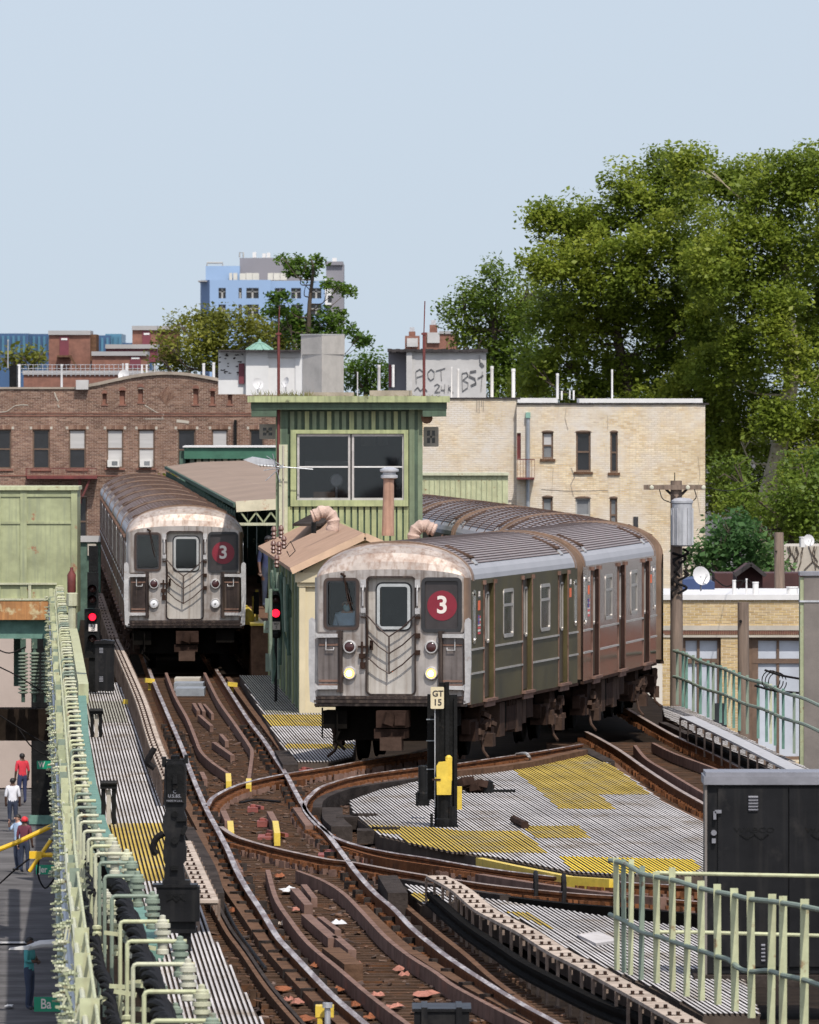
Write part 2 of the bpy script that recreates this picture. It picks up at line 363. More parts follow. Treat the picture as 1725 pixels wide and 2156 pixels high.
mat('steel_green', (.075,.115,.09), .7, var=.35, scale=3, spots=((.4,.42,.3), 5, .62, .06))
mat('rust_red', (.13,.028,.025), .7, var=.3, scale=3)
BR = [(.125,.075,.056),(.195,.115,.082),(.25,.155,.112),(.15,.085,.066),(.30,.20,.148)]
mat('brick_red', (.3,.16,.1), .9, var=.22, scale=.6, bump=.1, island=BR, streak=((.10,.06,.05), .35), spots=((.34,.26,.21), .9, .63, .12))
mat('mortar_red', (.36,.295,.24), .95, var=.25, scale=1)
mat('brick_flat', (.19,.088,.062), .9, var=.3, scale=3, bump=.2)
mat('brick_cream', (.6,.5,.35), .9, var=.16, scale=.5, bump=.1, island=[(.54,.41,.245),(.65,.54,.365),(.60,.485,.325),(.51,.38,.23),(.68,.58,.42)], streak=((.36,.29,.2), .4), spots=((.60,.555,.50), .3, .44, .16))
mat('mortar_cream', (.52,.445,.34), .95, var=.2, scale=1, spots=((.56,.52,.46), .35, .5, .1))
mat('brick_yellow', (.6,.45,.24), .9, var=.15, scale=.7, bump=.1, island=[(.45,.32,.155),(.53,.40,.215),(.50,.385,.235),(.42,.29,.14)], streak=((.3,.22,.13), .35))
mat('mortar_yellow', (.6,.52,.38), .95, var=.2, scale=1)
mat('white_paint', (.60,.595,.585), .7, var=.06, scale=1.5, bump=.15, spots=((.05,.05,.05), 2.2, .675, .02))
mat('white_clean', (.60,.59,.575), .6, var=.07, scale=3)
mat('grey_paint', (.42,.41,.40), .8, var=.12, scale=1.5, bump=.15, spots=((.4,.38,.36), 2, .58, .15))
mat('parge', (.46,.43,.39), .9, var=.15, scale=1.6, bump=.3, spots=((.45,.4,.35), 1.6, .55, .2))
mat('parapet', (.30,.255,.21), .9, var=.25, scale=2, bump=.3)
mat('tar', (.05,.045,.045), .95, var=.4, scale=3, bump=.4)
mat('stone_sill', (.40,.36,.30), .85, var=.15, scale=3)
mat('wood_frame', (.12,.075,.05), .7, var=.25, scale=4)
mat('frame_grey', (.33,.32,.30), .6, var=.15, scale=4)
mat('window_dark', (.018,.019,.022), .15, var=.4, scale=1.5, bump=0)
mat('window_grey', (.16,.165,.17), .2, var=.35, scale=1.2, bump=0)
mat('blind', (.42,.41,.40), .8, var=.1, scale=2, stretch=(.3,1,6))
mat('curtain', (.42,.45,.50), .6, var=.12, scale=1.5)
mat('door_maroon', (.14,.028,.04), .6, var=.15, scale=2)
mat('ac_white', (.58,.565,.535), .5, var=.08, scale=4)
mat('copper_green', (.19,.33,.27), .7, var=.2, scale=2)
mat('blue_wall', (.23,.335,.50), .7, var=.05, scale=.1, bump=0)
mat('blue_wall_shade', (.14,.22,.37), .7, var=.05, scale=.1, bump=0)  # darker copy of the blue wall, painting its shaded side faces
mat('tower_grey', (.20,.195,.215), .8, var=.06, scale=.2, bump=0)
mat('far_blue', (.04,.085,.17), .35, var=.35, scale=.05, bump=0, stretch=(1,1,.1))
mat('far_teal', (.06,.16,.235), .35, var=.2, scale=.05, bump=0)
mat('roof_pale', (.30,.29,.285), .8, var=.12, scale=.4)
mat('tank_cream', (.56,.54,.48), .6, var=.08, scale=1)
mat('bark_plane', (.33,.285,.19), .9, var=.3, scale=2, bump=.3, spots=((.22,.17,.10), 2.5, .54, .06))
mat('bark_dark', (.075,.055,.04), .9, var=.35, scale=4, bump=.5)
mat('pole_wood', (.17,.125,.095), .9, var=.35, scale=4, bump=.5, stretch=(4,4,.3))
mat('galv', (.46,.465,.48), .45, .35, var=.15, scale=4, streak=((.3,.3,.32), .5))
mat('concrete_post', (.16,.14,.125), .85, var=.2, scale=2, bump=.2, spots=((.12,.1,.09), 9, .66, .04))
mat('dish', (.56,.555,.55), .5, var=.05, scale=3)
mat('tarp_blue', (.02,.04,.11), .5, var=.2, scale=2)
mat('shed_red', (.06,.022,.02), .8, var=.25, scale=3)
mat('cable', (.012,.011,.011), .7, var=.4, scale=9, bump=.5, spec=.08)
mat('conduit_grey', (.30,.32,.34), .45, .4, var=.2, scale=5)
mat('insul_cream', (.47,.46,.36), .45, var=.12, scale=6)
mat('insul_brown', (.13,.065,.048), .35, var=.2, scale=6)
mat('paper_pink', (.38,.17,.125), .9, var=.3, scale=8, bump=.3)
mat('leaf_orange', (.24,.09,.045), .9, var=.3, scale=8, bump=.3)
mat('red_plate', (.21,.055,.042), .7, var=.3, scale=6)
mat('sign_green', (.0,.23,.12), .4, var=.06, bump=0)
mat('wall_peach', (.42,.345,.30), .9, var=.08, scale=1)
mat('pole_yellow', (.75,.46,.02), .45, var=.08, bump=0)
mat('skin_dark', (.10,.05,.032), .5, var=.1, bump=0)
mat('skin_light', (.48,.27,.19), .5, var=.1, bump=0)
mat('hair_dark', (.012,.01,.009), .6, var=.3)
mat('cloth_teal', (.06,.27,.27), .85, var=.15, scale=8)
mat('cloth_jeans', (.03,.04,.07), .9, var=.2, scale=8)
mat('cloth_white', (.68,.68,.72), .85, var=.1, scale=8)
mat('cloth_red', (.55,.03,.05), .8, var=.15, scale=8)
mat('cloth_maroon', (.13,.03,.05), .85, var=.15, scale=8)
mat('cloth_blue', (.45,.58,.74), .85, var=.12, scale=8)
mat('cloth_navy', (.03,.04,.10), .85, var=.12, scale=8)
mat('mask_blue', (.42,.62,.68), .8, var=.08, scale=8)
mat('cap_red', (.6,.03,.04), .7, var=.1)
mat('shoe', (.02,.02,.02), .6, var=.2)
mat('car_paint', (.25,.26,.28), .3, .5, var=.05, bump=0)
mat('tail_red', (.5,.02,.02), .3, var=.1, bump=0)
mat('graffiti', (.09,.09,.095), .8, var=.2, bump=0)
emis('lamp_warm', (1.0,.50,.12), .9); emis('lamp_bulb', (1.0,.80,.5), 14.0); emis('lamp_silver', (.6,.6,.62), .12); emis('signal_red', (1.0,.01,.03), 1.6); emis('lamp_white', (1,1,1), .4)
glass('glass_cab', (.95,.97,.96), .025); glass('glass_tower', (.7,.72,.74), .03)
leafmat('leaf_plane', [(.125,.175,.026),(.18,.24,.032),(.25,.305,.04),(.34,.37,.055)], .55)
leafmat('leaf_dark', [(.08,.13,.02),(.115,.175,.024),(.16,.225,.03),(.23,.275,.04)])
leafmat('leaf_mid', [(.10,.115,.018),(.15,.165,.024),(.21,.22,.032),(.28,.26,.04)])
leafmat('leaf_bright', [(.045,.10,.03),(.08,.17,.05),(.16,.27,.09),(.28,.38,.15)])
leafmat('leaf_fresh', [(.045,.085,.012),(.07,.13,.018),(.11,.19,.025),(.16,.24,.035)])
leafmat('weed', [(.12,.13,.04),(.22,.2,.08),(.32,.28,.14)])
# ------------------------------------------------------------------ ground, viaduct deck
STREET = -8.3
b = MB(); b.add([(-4000,-200,STREET-.05),(4000,-200,STREET-.05),(4000,9000,STREET-.05),(-4000,9000,STREET-.05)], [(0,1,2,3)])
tag(b.build('ground', 'asphalt'), 'grey city ground stretching to the horizon', kind='structure')
b = MB()
dp = [U(.28, 60, 0), (13, 60, 0), (11, 150, 0), (7.3, 182, 0), (6.0, 215, 0), (5.3, 245, 0), (5.0, 292, 0), (4.5, 420, 0), U(7, 520, 0), U(1.6, 520, 0), U(1.2, 330, 0), U(.35, 200, 0)]
b.slab([(p[0], p[1]) for p in dp], -1.6, -.47)  # one solid dark sheet stands in for the dark gaps of an open deck
tag(b.build('viaduct_deck', 'deck_dark'), 'dark elevated railway deck carrying the tracks', kind='structure')

# ------------------------------------------------------------------ tracks
RAILP = [(-.07,-.19),(-.07,-.175),(-.014,-.15),(-.014,-.05),(-.037,-.038),(-.037,-.004),(-.03,0),(.03,0),(.037,-.004),(.037,-.038),(.014,-.05),(.014,-.15),(.07,-.175),(.07,-.19)]
RAILM = [0,0,0,0,0,0,1,0,0,0,0,0,0,0]
RAILM[6] = 1; RAILM[5] = 1; RAILM[7] = 1
def rail(parent, px, z=0.0, top='rail_top', world=None, n=6):
    P = spline(world or [G(x, y, z) for x, y in px], n)
    b = MB(); b.sweep(P, RAILP, RAILM); return b.build('rail', ['rail_rust', top], parent), P
def bar(name, parent, px, wd, z0, z1, m, n=6):
    P = spline([G(x, y, z1) for x, y in px], n); b = MB()
    b.sweep([(p[0],p[1],0) for p in P], [(-wd/2,z0),(-wd/2,z1),(wd/2,z1),(wd/2,z0)]); return b.build(name, m, parent)
def at_Y(P, Y):
    for p, q in zip(P, P[1:]):
        if (p[1]-Y)*(q[1]-Y) <= 0 and p[1] != q[1]:
            t = (Y-p[1])/(q[1]-p[1]); return p[0]+(q[0]-p[0])*t
    return None
def track(label): return thing('railway_track', label, None, (0,150,-.2), kind='structure')
tie_b = MB().box(-1.3, 1.3, -.11, .11, -.17, 0)
TIE = None
def ties(parent, PL, PR, Y0, Y1, step, lift=-.192, wide=1.0):
    global TIE
    Y = Y0
    while Y < Y1:
        xl, xr = at_Y(PL, Y), at_Y(PR, Y)
        if xl is not None and xr is not None:
            xl2, xr2 = at_Y(PL, Y+1), at_Y(PR, Y+1)
            sl = 0 if xl2 is None or xr2 is None else ((xl2+xr2)-(xl+xr))/2
            cx = (xl+xr)/2 + random.uniform(-.05,.05); loc = (cx, Y+random.uniform(-.04,.04), lift+random.uniform(-.006,.003))
            rz = -math.atan(max(-.3, min(.3, sl))) + random.uniform(-.012,.012)
            if TIE is None: TIE = MB.mesh(tie_b, 'tie', 'tie'); 
            o = bpy.data.objects.new('tie', TIE); COL.objects.link(o); o.parent = parent
            po = LOC[parent.name]; o.location = (loc[0]-po[0], loc[1]-po[1], loc[2]-po[2]); o.rotation_euler = (0,0,rz); o.scale = (wide*random.uniform(.97,1.06),1,1)
        Y += step*random.uniform(.94,1.06)

T1 = track('main left track with worn shiny rails curving towards the lower edge')
mainL = [(317,1416),(347,1488),(366,1532),(388,1584),(400,1619),(431,1694),(454,1738),(478,1784),(498,1830),(520,1870),(551,1917),(584,1971),(611,2001),(645,2037),(679,2073),(713,2106),(774,2158),(840,2215)]
mainR = [(464,1422),(495,1471),(527,1520),(556,1558),(582,1598),(605,1633),(625,1671),(649,1711),(682,1745),(713,1785),(733,1812),(757,1843),(791,1880),(829,1912),(870,1955),(917,1994),(955,2022),(1027,2069),(1105,2116),(1168,2150),(1260,2205)]
farL = [U(3.25-.73, 300, 0), U(3.25-.73, 380, 0)]; farR = [U(3.25+.73, 300, 0), U(3.25+.73, 380, 0)]
_, PL = rail(T1, None, world=farL[::-1] + [G(x,y) for x,y in mainL], n=5)
_, PR = rail(T1, None, world=farR[::-1] + [G(x,y) for x,y in mainR], n=5)
ties(T1, PL, PR, 104, 258, .56, wide=1.12)
for px in ([(350,1416),(370,1468),(394,1511),(411,1552),(423,1581),(446,1604),(481,1628)], [(431,1416),(460,1474),(492,1520),(524,1567),(531,1584),(527,1619),(524,1639)],
           [(564,1831),(581,1890),(611,1937),(652,1988),(713,2039),(780,2096),(858,2155),(930,2205)], [(627,1833),(679,1853),(723,1880),(763,1920),(811,1971),(862,2012),(916,2046),(958,2076),(1050,2125),(1140,2170)]):
    bar('guard_rail', T1, px, .06, -.19, -.03, 'guard_rust')
for px in ([(481,1628),(482,1645)], [(524,1639),(524,1652)], [(485,1728),(487,1752)], [(580,1728),(584,1754)]):
    bar('rail_end', T1, px, .085, -.19, -.012, 'yellow_paint')
for px in ([(470,1706),(480,1728)], [(568,1708),(580,1730)]): bar('guard_rail', T1, px, .09, -.19, -.02, 'guard_rust')
# short filler pieces between the rails
for (x0,y0,x1,y1,wd) in [(408,1480,418,1496,.09),(420,1480,430,1498,.09),(430,1482,448,1503,.07),(420,1505,446,1528,.09),(465,1545,478,1560,.09),(450,1562,490,1590,.1),
                         (425,1625,432,1640,.1),(620,1870,650,1905,.14),(640,1862,662,1890,.1),(645,1925,702,1975,.16),(707,1970,742,2000,.12),(675,1930,712,1958,.1),(492,1810,506,1836,.12)]:
    bar('filler_block', T1, [(x0,y0),(x1,y1)], wd*.75, -.19, -.07, 'guard_rust')
bar('filler_block', T1, [(697,1995),(745,2030)], .2, -.19, .0, 'timber_brown')
for px, wd, zt, m in (([(395,1741),(419,1785),(442,1829),(458,1880)], .17, .06, 'timber_dark'), ([(416,1748),(470,1850),(520,1925),(564,1988),(632,2066),(696,2130),(740,2170)], .14, -.1, 'timber_brown'),
               ([(446,1900),(476,1958),(510,2005),(561,2079),(625,2154),(650,2180)], .05, -.1, 'timber_brown'), ([(455,1896),(486,1954),(520,2001),(571,2075),(637,2152),(662,2178)], .04, -.1, 'timber_dark'),
               ([(848,1900),(916,1958),(980,2009),(1042,2063),(1136,2132),(1180,2160)], .07, -.08, 'timber_brown'), ([(760,1905),(800,1945),(850,1990),(900,2022),(960,2060),(1050,2108),(1130,2152)], .13, -.1, 'timber_brown'),
               ([(816,1843),(838,1880)], .24, .10, 'timber_dark'), ([(342,1600),(410,1720),(430,1760)], .12, -.12, 'timber_brown'), ([(306,1475),(330,1530),(350,1580)], .1, -.12, 'timber_brown'),
               ([(480,1425),(520,1480),(580,1560),(602,1592)], .1, -.1, 'timber_brown'), ([(594,1580),(612,1610)], .25, .07, 'timber_dark'), ([(628,1700),(655,1738)], .16, -.02, 'guard_rust')):
    bar('guard_timber', T1, px, wd, -.2, zt, m)

T2 = track('curved track under the front train merging into the main track')
_, AL = rail(T2, [(437,1697),(446,1681),(463,1669),(498,1653),(541,1641),(594,1630),(643,1622),(701,1613),(760,1602),(850,1588),(960,1572)])
_, AR = rail(T2, [(669,1738),(650,1716),(641,1700),(645,1685),(655,1673),(675,1657),(716,1642),(760,1632),(828,1622),(895,1614),(963,1607),(1030,1597),(1132,1582),(1225,1566)])
ties(T2, AL, AR, 170.5, 191, .6, lift=-.2, wide=1.3)
bar('guard_rail', T2, [(668,1700),(672,1686),(690,1674),(730,1660),(790,1650),(890,1636)], .14, -.19, .04, 'timber_dark')
bar('guard_rail', T2, [(892,1628),(1000,1618),(1100,1605),(1180,1588),(1226,1578)], .2, -.19, .12, 'timber_brown')
bar('guard_timber', T2, [(1228,1575),(1282,1602)], .2, -.19, .05, 'timber_dark')
bar('guard_timber', T2, [(700,1700),(702,1722),(720,1740)], .3, -.19, .02, 'timber_dark')
bar('guard_rail', T2, [(480,1668),(560,1650),(640,1640)], .06, -.19, -.08, 'rail_rust')
T3 = track('sharp crossover track bending right below the ribbed platform')
_, BL = rail(T3, [(466,1740),(483,1752),(510,1765),(578,1784),(645,1799),(696,1809),(740,1814),(794,1824),(861,1836),(963,1852),(1064,1866),(1208,1880),(1330,1888),(1480,1898)], top='rail_top_dull')
_, BR_ = rail(T3, [(672,1738),(689,1751),(709,1764),(760,1781),(828,1795),(895,1805),(963,1817),(1030,1828),(1098,1837),(1208,1849),(1330,1858),(1480,1866)])
bar('guard_rail', T3, [(500,1776),(578,1797),(645,1813),(690,1820)], .06, -.19, -.1, 'rail_rust')
bar('guard_rail', T3, [(720,1782),(800,1804),(900,1820),(1000,1834),(1098,1848),(1208,1860),(1330,1868)], .06, -.19, -.06, 'rail_rust')
bar('guard_timber', T3, [(850,1850),(950,1868),(1064,1884)], .14, -.19, -.03, 'timber_dark')
bar('conduit', T3, [(1010,1840),(1150,1862),(1290,1880),(1400,1890)], .12, -.12, .02, 'guard_rust')
bar('conduit', T3, [(1060,1886),(1180,1900),(1300,1910),(1480,1925)], .16, -.3, -.06, 'under_dark')
T4 = track('far right track running behind the black cabinet')
_, CL = rail(T4, [(1235,1540),(1264,1555),(1305,1579),(1361,1618),(1420,1656),(1480,1690),(1560,1735),(1760,1850)], top='rail_top_dull')
_, CR = rail(T4, [(1310,1485),(1361,1515),(1420,1548),(1473,1572),(1525,1597),(1574,1623),(1680,1680),(1800,1745)], top='rail_top_dull')
ties(T4, CL, CR, 150, 214, .6, lift=-.2, wide=1.1)
for px in ([(1337,1569),(1361,1597),(1403,1623),(1481,1669),(1560,1712)], [(1375,1564),(1420,1586),(1518,1623),(1600,1668)]): bar('guard_rail', T4, px, .06, -.19, -.03, 'guard_rust')
bar('guard_timber', T4, [(1285,1600),(1345,1650),(1400,1690),(1482,1728)], .09, -.2, -.03, 'timber_brown')
bar('guard_timber', T4, [(1395,1520),(1440,1540),(1525,1582)], .14, -.2, .02, 'timber_dark')

# spikes, rail fastenings and bolted joints: little lumps along the rails, too many to count
def lumps(parent, P, off, step, size, m, z, Y0=0, Y1=999, jit=.02):
    b = MB(); d = 0; last = Vector(P[0])
    for p, q in zip(P, P[1:]):
        p, q = Vector(p), Vector(q); L = (q-p).length
        t = (q-p).normalized(); a = Vector((t.y,-t.x,0))
        while d < L:
            c = p + t*d
            if Y0 < c.y < Y1:
                for s in (-1,1): b.obox((c.x+a.x*off*s+random.uniform(-jit,jit), c.y+a.y*off*s, z), (size*random.uniform(.7,1.3), size*1.4, size), (0,0,random.random()))
            d += step*random.uniform(.8,1.2)
        d -= L
    if b.v: tag(b.build('fastenings', m, parent), kind='stuff')
for T, P in ((T1,PL),(T1,PR)): lumps(T, P, .085, .56, .07, 'rail_rust', -.15, 100, 215); 
lumps(T1, PL, .1, 2.3, .1, 'timber_dark', -.12, 100, 215); lumps(T1, PR, .1, 2.5, .1, 'timber_dark', -.12, 100, 215)
for T, P in ((T2,AL),(T2,AR),(T3,BL),(T3,BR_)): lumps(T, P, .1, .16, .07, 'rail_rust', -.11); lumps(T, P, .13, .4, .09, 'guard_rust', -.16)
lumps(T4, CL, .085, .6, .07, 'rail_rust', -.15); lumps(T4, CR, .085, .6, .07, 'rail_rust', -.15)

# third rails with cover boards on brackets
def third_rail(label, cover, railpx, zc, wd, m, step, bolts=True, dark=None, cy=None):
    P = spline([G(x,y,zc) for x,y in cover], 6)
    R = thing('third_rail', label, 'third rail', (P[len(P)//2][0], P[len(P)//2][1], -.2))
    b = MB(); b.sweep([(p[0],p[1],0) for p in P], [(-wd/2,zc-.035),(-wd/2,zc),(wd/2,zc),(wd/2,zc-.035)]); b.build('cover_board', m, R)
    if railpx:
        K = spline([G(x,y,.12) for x,y in railpx], 6); b = MB()
        b.sweep([(p[0],p[1],.12) for p in K], [(-.06,-.16),(-.06,-.13),(-.02,-.1),(-.05,-.04),(-.05,0),(.05,0),(.05,-.04),(.02,-.1),(.06,-.13),(.06,-.16)]); b.build('power_rail', 'under_dark', R)
    # brackets and bolt heads
    d = 0; first = None; bolt = None; ins = None
    for p, q in zip(P, P[1:]):
        p, q = Vector(p), Vector(q); L = (q-p).length; t = (q-p).normalized(); a = Vector((t.y,-t.x,0))
        while d < L:
            c = p+t*d; rz = math.atan2(-t.x, t.y)
            if first is None:
                bb = MB(); bb.box(wd*.42,wd*.42+.03,-.03,.03,-.55,-.036); bb.box(-wd*.5-.03,-wd*.5+.0,-.04,.04,-.25,-.01); bb.box(-wd*.5,wd*.42,-.03,.03,-.075,-.037)
                first = bb.mesh('bracket', 'cover_dirty'); bb = MB(); bb.box(-.05,-.02,-.04,.04,0,.035); bb.box(.03,.06,-.04,.04,0,.035); bb.box(-.065,.075,-.02,.02,-.001,.006); bolt = bb.mesh('bolt', 'under_brown')
            for me, nm, off in ((first,'bracket',0),) + (((bolt,'bolt',wd*.12),) if bolts else ()):
                o = bpy.data.objects.new(nm, me); COL.objects.link(o); o.parent = R; pl = LOC[R.name]
                o.location = (c.x-pl[0]+a.x*off, c.y-pl[1]+a.y*off, zc-pl[2]+.001); o.rotation_euler = (0,0,rz)
            d += step
        d -= L
    return R
third_rail('beige third rail cover board beside the left walkway, bolts along its edge', [(240,1345),(261,1390),(297,1474),(325,1560),(356,1636)], None, .42, .21, 'cover_board', 1.35)
third_rail('grimy dark third rail cover board alongside the left train', [(208,1249),(225,1300),(240,1342)], [(250,1330),(240,1300),(222,1249)], .42, .22, 'cover_dirty', 4)
third_rail('short beige cover board end beside the near black signal', [(384,1770),(415,1840),(440,1895)], None, .35, .22, 'cover_board', 1.3)
third_rail('long beige third rail cover board curving to the lower right corner', [(918,1843),(970,1872),(1018,1912),(1066,1938),(1113,1962),(1176,2002),(1239,2034),(1301,2068),(1345,2092),(1430,2140),(1500,2180)],
           [(907,1878),(980,1941),(1049,1988),(1105,2025),(1184,2066),(1262,2104),(1333,2132),(1420,2166)], .3, .24, 'cover_board', 1.25)
third_rail('far right third rail with pale cover board beside the teal fence', [(1447,1508),(1500,1533),(1560,1562),(1620,1592),(1700,1632),(1760,1660)], [(1450,1545),(1500,1567),(1560,1595),(1640,1633),(1720,1670)], .38, .26, 'guard_pale', 2.4, bolts=False)

# ------------------------------------------------------------------ ribbed walkways
def ribs(poly, holes, dirx, pitch=.053, wd=.029, h=.03, z=0.0, m=0, b=None, phase=0.0):
    """bars parallel to direction (dirx,-1), clipped to polygon minus holes (world xy)"""
    b = b or MB(); L = math.hypot(dirx, 1); t = Vector((dirx/L, -1/L)); a = Vector((t.y*-1, t.x))   # a lateral (points +x)
    a = Vector((1/L, dirx/L))
    def co(p): return (p[0]*a.x+p[1]*a.y, p[0]*t.x+p[1]*t.y)
    PP = [co(p) for p in poly]; HH = [[co(p) for p in q] for q in holes]
    def cuts(pg, k):
        r = []
        for (x0,y0),(x1,y1) in zip(pg, pg[1:]+pg[:1]):
            if (x0 <= k) != (x1 <= k): r.append(y0+(y1-y0)*(k-x0)/(x1-x0))
        r.sort(); return list(zip(r[::2], r[1::2]))
    k = math.floor(min(p[0] for p in PP)/pitch)*pitch + phase; k1 = max(p[0] for p in PP)
    while k < k1:
        iv = cuts(PP, k)
        for hq in HH:
            for (c0,c1) in cuts(hq, k):
                nv = []
                for (i0,i1) in iv:
                    if c1 <= i0 or c0 >= i1: nv.append((i0,i1)); continue
                    if c0 > i0: nv.append((i0,c0))
                    if c1 < i1: nv.append((c1,i1))
                iv = nv
        for (i0,i1) in iv:
            if i1-i0 < .05: continue
            dz = random.uniform(-.003,.003); w2 = wd/2*random.uniform(.92,1.06)
            vs = []
            for al in (i0,i1):
                for la, zz in ((-w2,z),(-w2*.9,z+h+dz),(w2*.9,z+h+dz),(w2,z)):
                    vs.append(((k+la)*a.x+al*t.x, (k+la)*a.y+al*t.y, zz))
            b.add(vs, [(0,1,5,4),(2,3,7,6),(0,3,2,1),(4,5,6,7)], 1); b.add(vs, [(1,2,6,5)], 0)
        k += pitch
    return b
def gx(px, z=0.0): return [G(x,y,z)[:2] for x,y in px]
def platform(name, label, outline, z, dirx, base_m, patches, base_sub=None, thick=.3):
    P = thing(name, label, None, (*gx([outline[0]], z)[0], z-thick), kind='structure')
    b = MB(); b.slab(gx(outline, z), z-thick, z-.002); b.build('deck_base', 'grate_gap', P)
    holes = [gx(q, z) for q, _ in patches]
    b = ribs(gx(outline, z), holes, dirx, z=z); tag(b.build('deck_panel', [base_m, 'grate_side'], P), 'ribbed panels of the main deck colour')
    for q, m in patches:
        ok = ribs(gx(q, z), [], dirx, z=z+.003)
        if ok.v: ok.build('deck_panel', [m, 'grate_side'], P)
    return P
platform('ribbed_platform', 'wide ribbed white deck with yellow patches inside the curve',
    [(736,1690),(800,1667),(900,1644),(1000,1628),(1130,1605),(1215,1588),(1262,1598),(1340,1648),(1395,1690),(1482,1735),(1600,1800),(1600,1850),(1480,1846),(1290,1846),(1200,1840),(1080,1815),(1000,1803),(900,1785),(800,1762),(745,1718)],
    0.0, .0475, 'grate_white',
    [([(1067,1615),(1124,1659),(1178,1707),(1298,1708),(1262,1677),(1371,1677),(1319,1637),(1285,1612),(1229,1590),(1150,1602)], 'grate_yellow'),
     ([(1101,1744),(1218,1743),(1245,1769),(1128,1769)], 'grate_yellow'),
     ([(772,1741),(912,1747),(973,1754),(1098,1754),(1155,1801),(956,1799),(861,1779),(841,1761),(800,1759)], 'grate_yellow'),
     ([(1178,1808),(1458,1814),(1476,1832),(1460,1843),(1290,1845),(1204,1838)], 'grate_bright')])
b = MB(); b.sweep([G(x,y,.03) for x,y in [(1010,1806),(1080,1821),(1200,1845),(1290,1851)]], [(-.05,-.2),(-.05,0),(.05,0),(.05,-.2)])
tag(b.build('platform_kerb', 'yellow_paint'), 'thin yellow edge strip along the ribbed platform', kind='structure')
platform('ribbed_platform', 'lower ribbed white deck between crossover track and third rail',
    [(851,1866),(905,1872),(960,1880),(1011,1894),(1290,1936),(1520,1965),(1600,2140),(1480,2140),(1380,2085),(1293,2050),(1231,2020),(1168,1988),(1105,1945),(1058,1930),(1011,1905),(967,1895),(930,1912),(885,1907)],
    -.06, .06, 'grate_white', [([(862,1884),(925,1890),(928,1908),(885,1905)], 'grate_yellow'), ([(1064,1925),(1118,1927),(1165,1963),(1112,1942)], 'grate_yellow')])
platform('ribbed_platform', 'narrow ribbed walkway left of the main track beside the railing',
    [(176,1440),(250,1440),(262,1470),(297,1560),(322,1648),(350,1707),(385,1790),(420,1900),(440,1960),(470,2010),(520,2100),(556,2160),(590,2210),(420,2210),(330,2080),(240,1820),(206,1700),(192,1600),(182,1500)],
    -.05, .034, 'grate_white', [([(212,1738),(362,1738),(400,1860),(258,1860)], 'grate_yellow'), ([(180,1480),(260,1480),(270,1525),(186,1525)], 'grate_grey_shade'), ([(300,1520),(330,1640),(312,1640),(286,1520)], 'grate_grey_shade')])  # narrow grey patch paints the cover board's cast shadow
platform('ribbed_platform', 'ribbed walkway strip beside the cream signal house',
    [(505,1425),(578,1425),(640,1503),(700,1503),(750,1560),(742,1597),(690,1607),(620,1608),(585,1560)],
    -.03, .036, 'grate_white', [([(505,1425),(578,1425),(640,1503),(700,1505),(560,1505)], 'grate_grey_shade'), ([(552,1508),(700,1508),(715,1532),(570,1532)], 'grate_yellow'), ([(600,1570),(745,1570),(745,1580),(605,1580)], 'grate_yellow')])  # grey patch next to the house paints the shade on the ribs
platform('ribbed_platform', 'thin ribbed strip between far right track and cover board',
    [(1395,1490),(1440,1490),(1520,1530),(1700,1620),(1780,1655),(1760,1690),(1640,1630),(1480,1555),(1400,1512)], -.04, .05, 'grate_white', [])
# ------------------------------------------------------------------ subway trains
def panel(b, u0, u1, v0, v1, ops, mp, depth=.08, m=0, mr=None):
    us = sorted({u0,u1,*[q for o in ops for q in o[:2] if u0 < q < u1]}); vv = sorted({v0,v1,*[q for o in ops for q in o[2:4] if v0 < q < v1]})
    for a0,a1 in zip(us,us[1:]):
        for c0,c1 in zip(vv,vv[1:]):
            ca, cc = (a0+a1)/2, (c0+c1)/2
            if any(o[0] < ca < o[1] and o[2] < cc < o[3] for o in ops): continue
            b.add([mp(a0,c0,0),mp(a1,c0,0),mp(a1,c1,0),mp(a0,c1,0)], [(0,1,2,3)], m)
    for o in ops:
        x0,x1,z0,z1 = o[:4]; r = m if mr is None else mr; dp_ = o[4] if len(o) > 4 else depth
        for (p,q) in (((x0,z0),(x1,z0)),((x1,z0),(x1,z1)),((x1,z1),(x0,z1)),((x0,z1),(x0,z0))):
            b.add([mp(*p,0),mp(*q,0),mp(*q,dp_),mp(*p,dp_)], [(0,1,2,3)], r)
def rrect(x0,x1,z0,z1,r,n=4):
    P = []
    for cx,cz,a0 in ((x1-r,z0+r,-90),(x1-r,z1-r,0),(x0+r,z1-r,90),(x0+r,z0+r,180)):
        for k in range(n+1): a = math.radians(a0+90*k/n); P.append((cx+r*math.cos(a), cz+r*math.sin(a)))
    return P
def ring(b, x0,x1,z0,z1,r,t,y0,y1,mp=None,m=0):     # rounded frame ring standing between y0 (front) and y1
    A = rrect(x0,x1,z0,z1,r); B = rrect(x0+t,x1-t,z0+t,z1-t,max(.005,r-t)); n = len(A); mp = mp or (lambda x,z,y:(x,y,z))
    vs = [mp(x,z,y0) for x,z in A]+[mp(x,z,y0) for x,z in B]+[mp(x,z,y1) for x,z in A]+[mp(x,z,y1) for x,z in B]
    fs = []
    for k in range(n):
        j = (k+1)%n; fs += [(k,j,n+j,n+k),(k,2*n+k,2*n+j,j),(n+k,n+j,3*n+j,3*n+k)]
    return b.add(vs, fs, m)
CARL, W0, EAVE, TOP = 15.45, 1.30, 3.0, 3.65
def arch(W=W0, ez=EAVE, tz=TOP, n=2.1, k=22):
    P = []
    for i in range(k+1):
        a = math.pi*i/k; c, s = math.cos(a), math.sin(a)
        P.append((W*math.copysign(abs(c)**(2/n), c), ez+(tz-ez)*abs(s)**(2/n)))
    return P                                            # from right eave over the top to the left eave
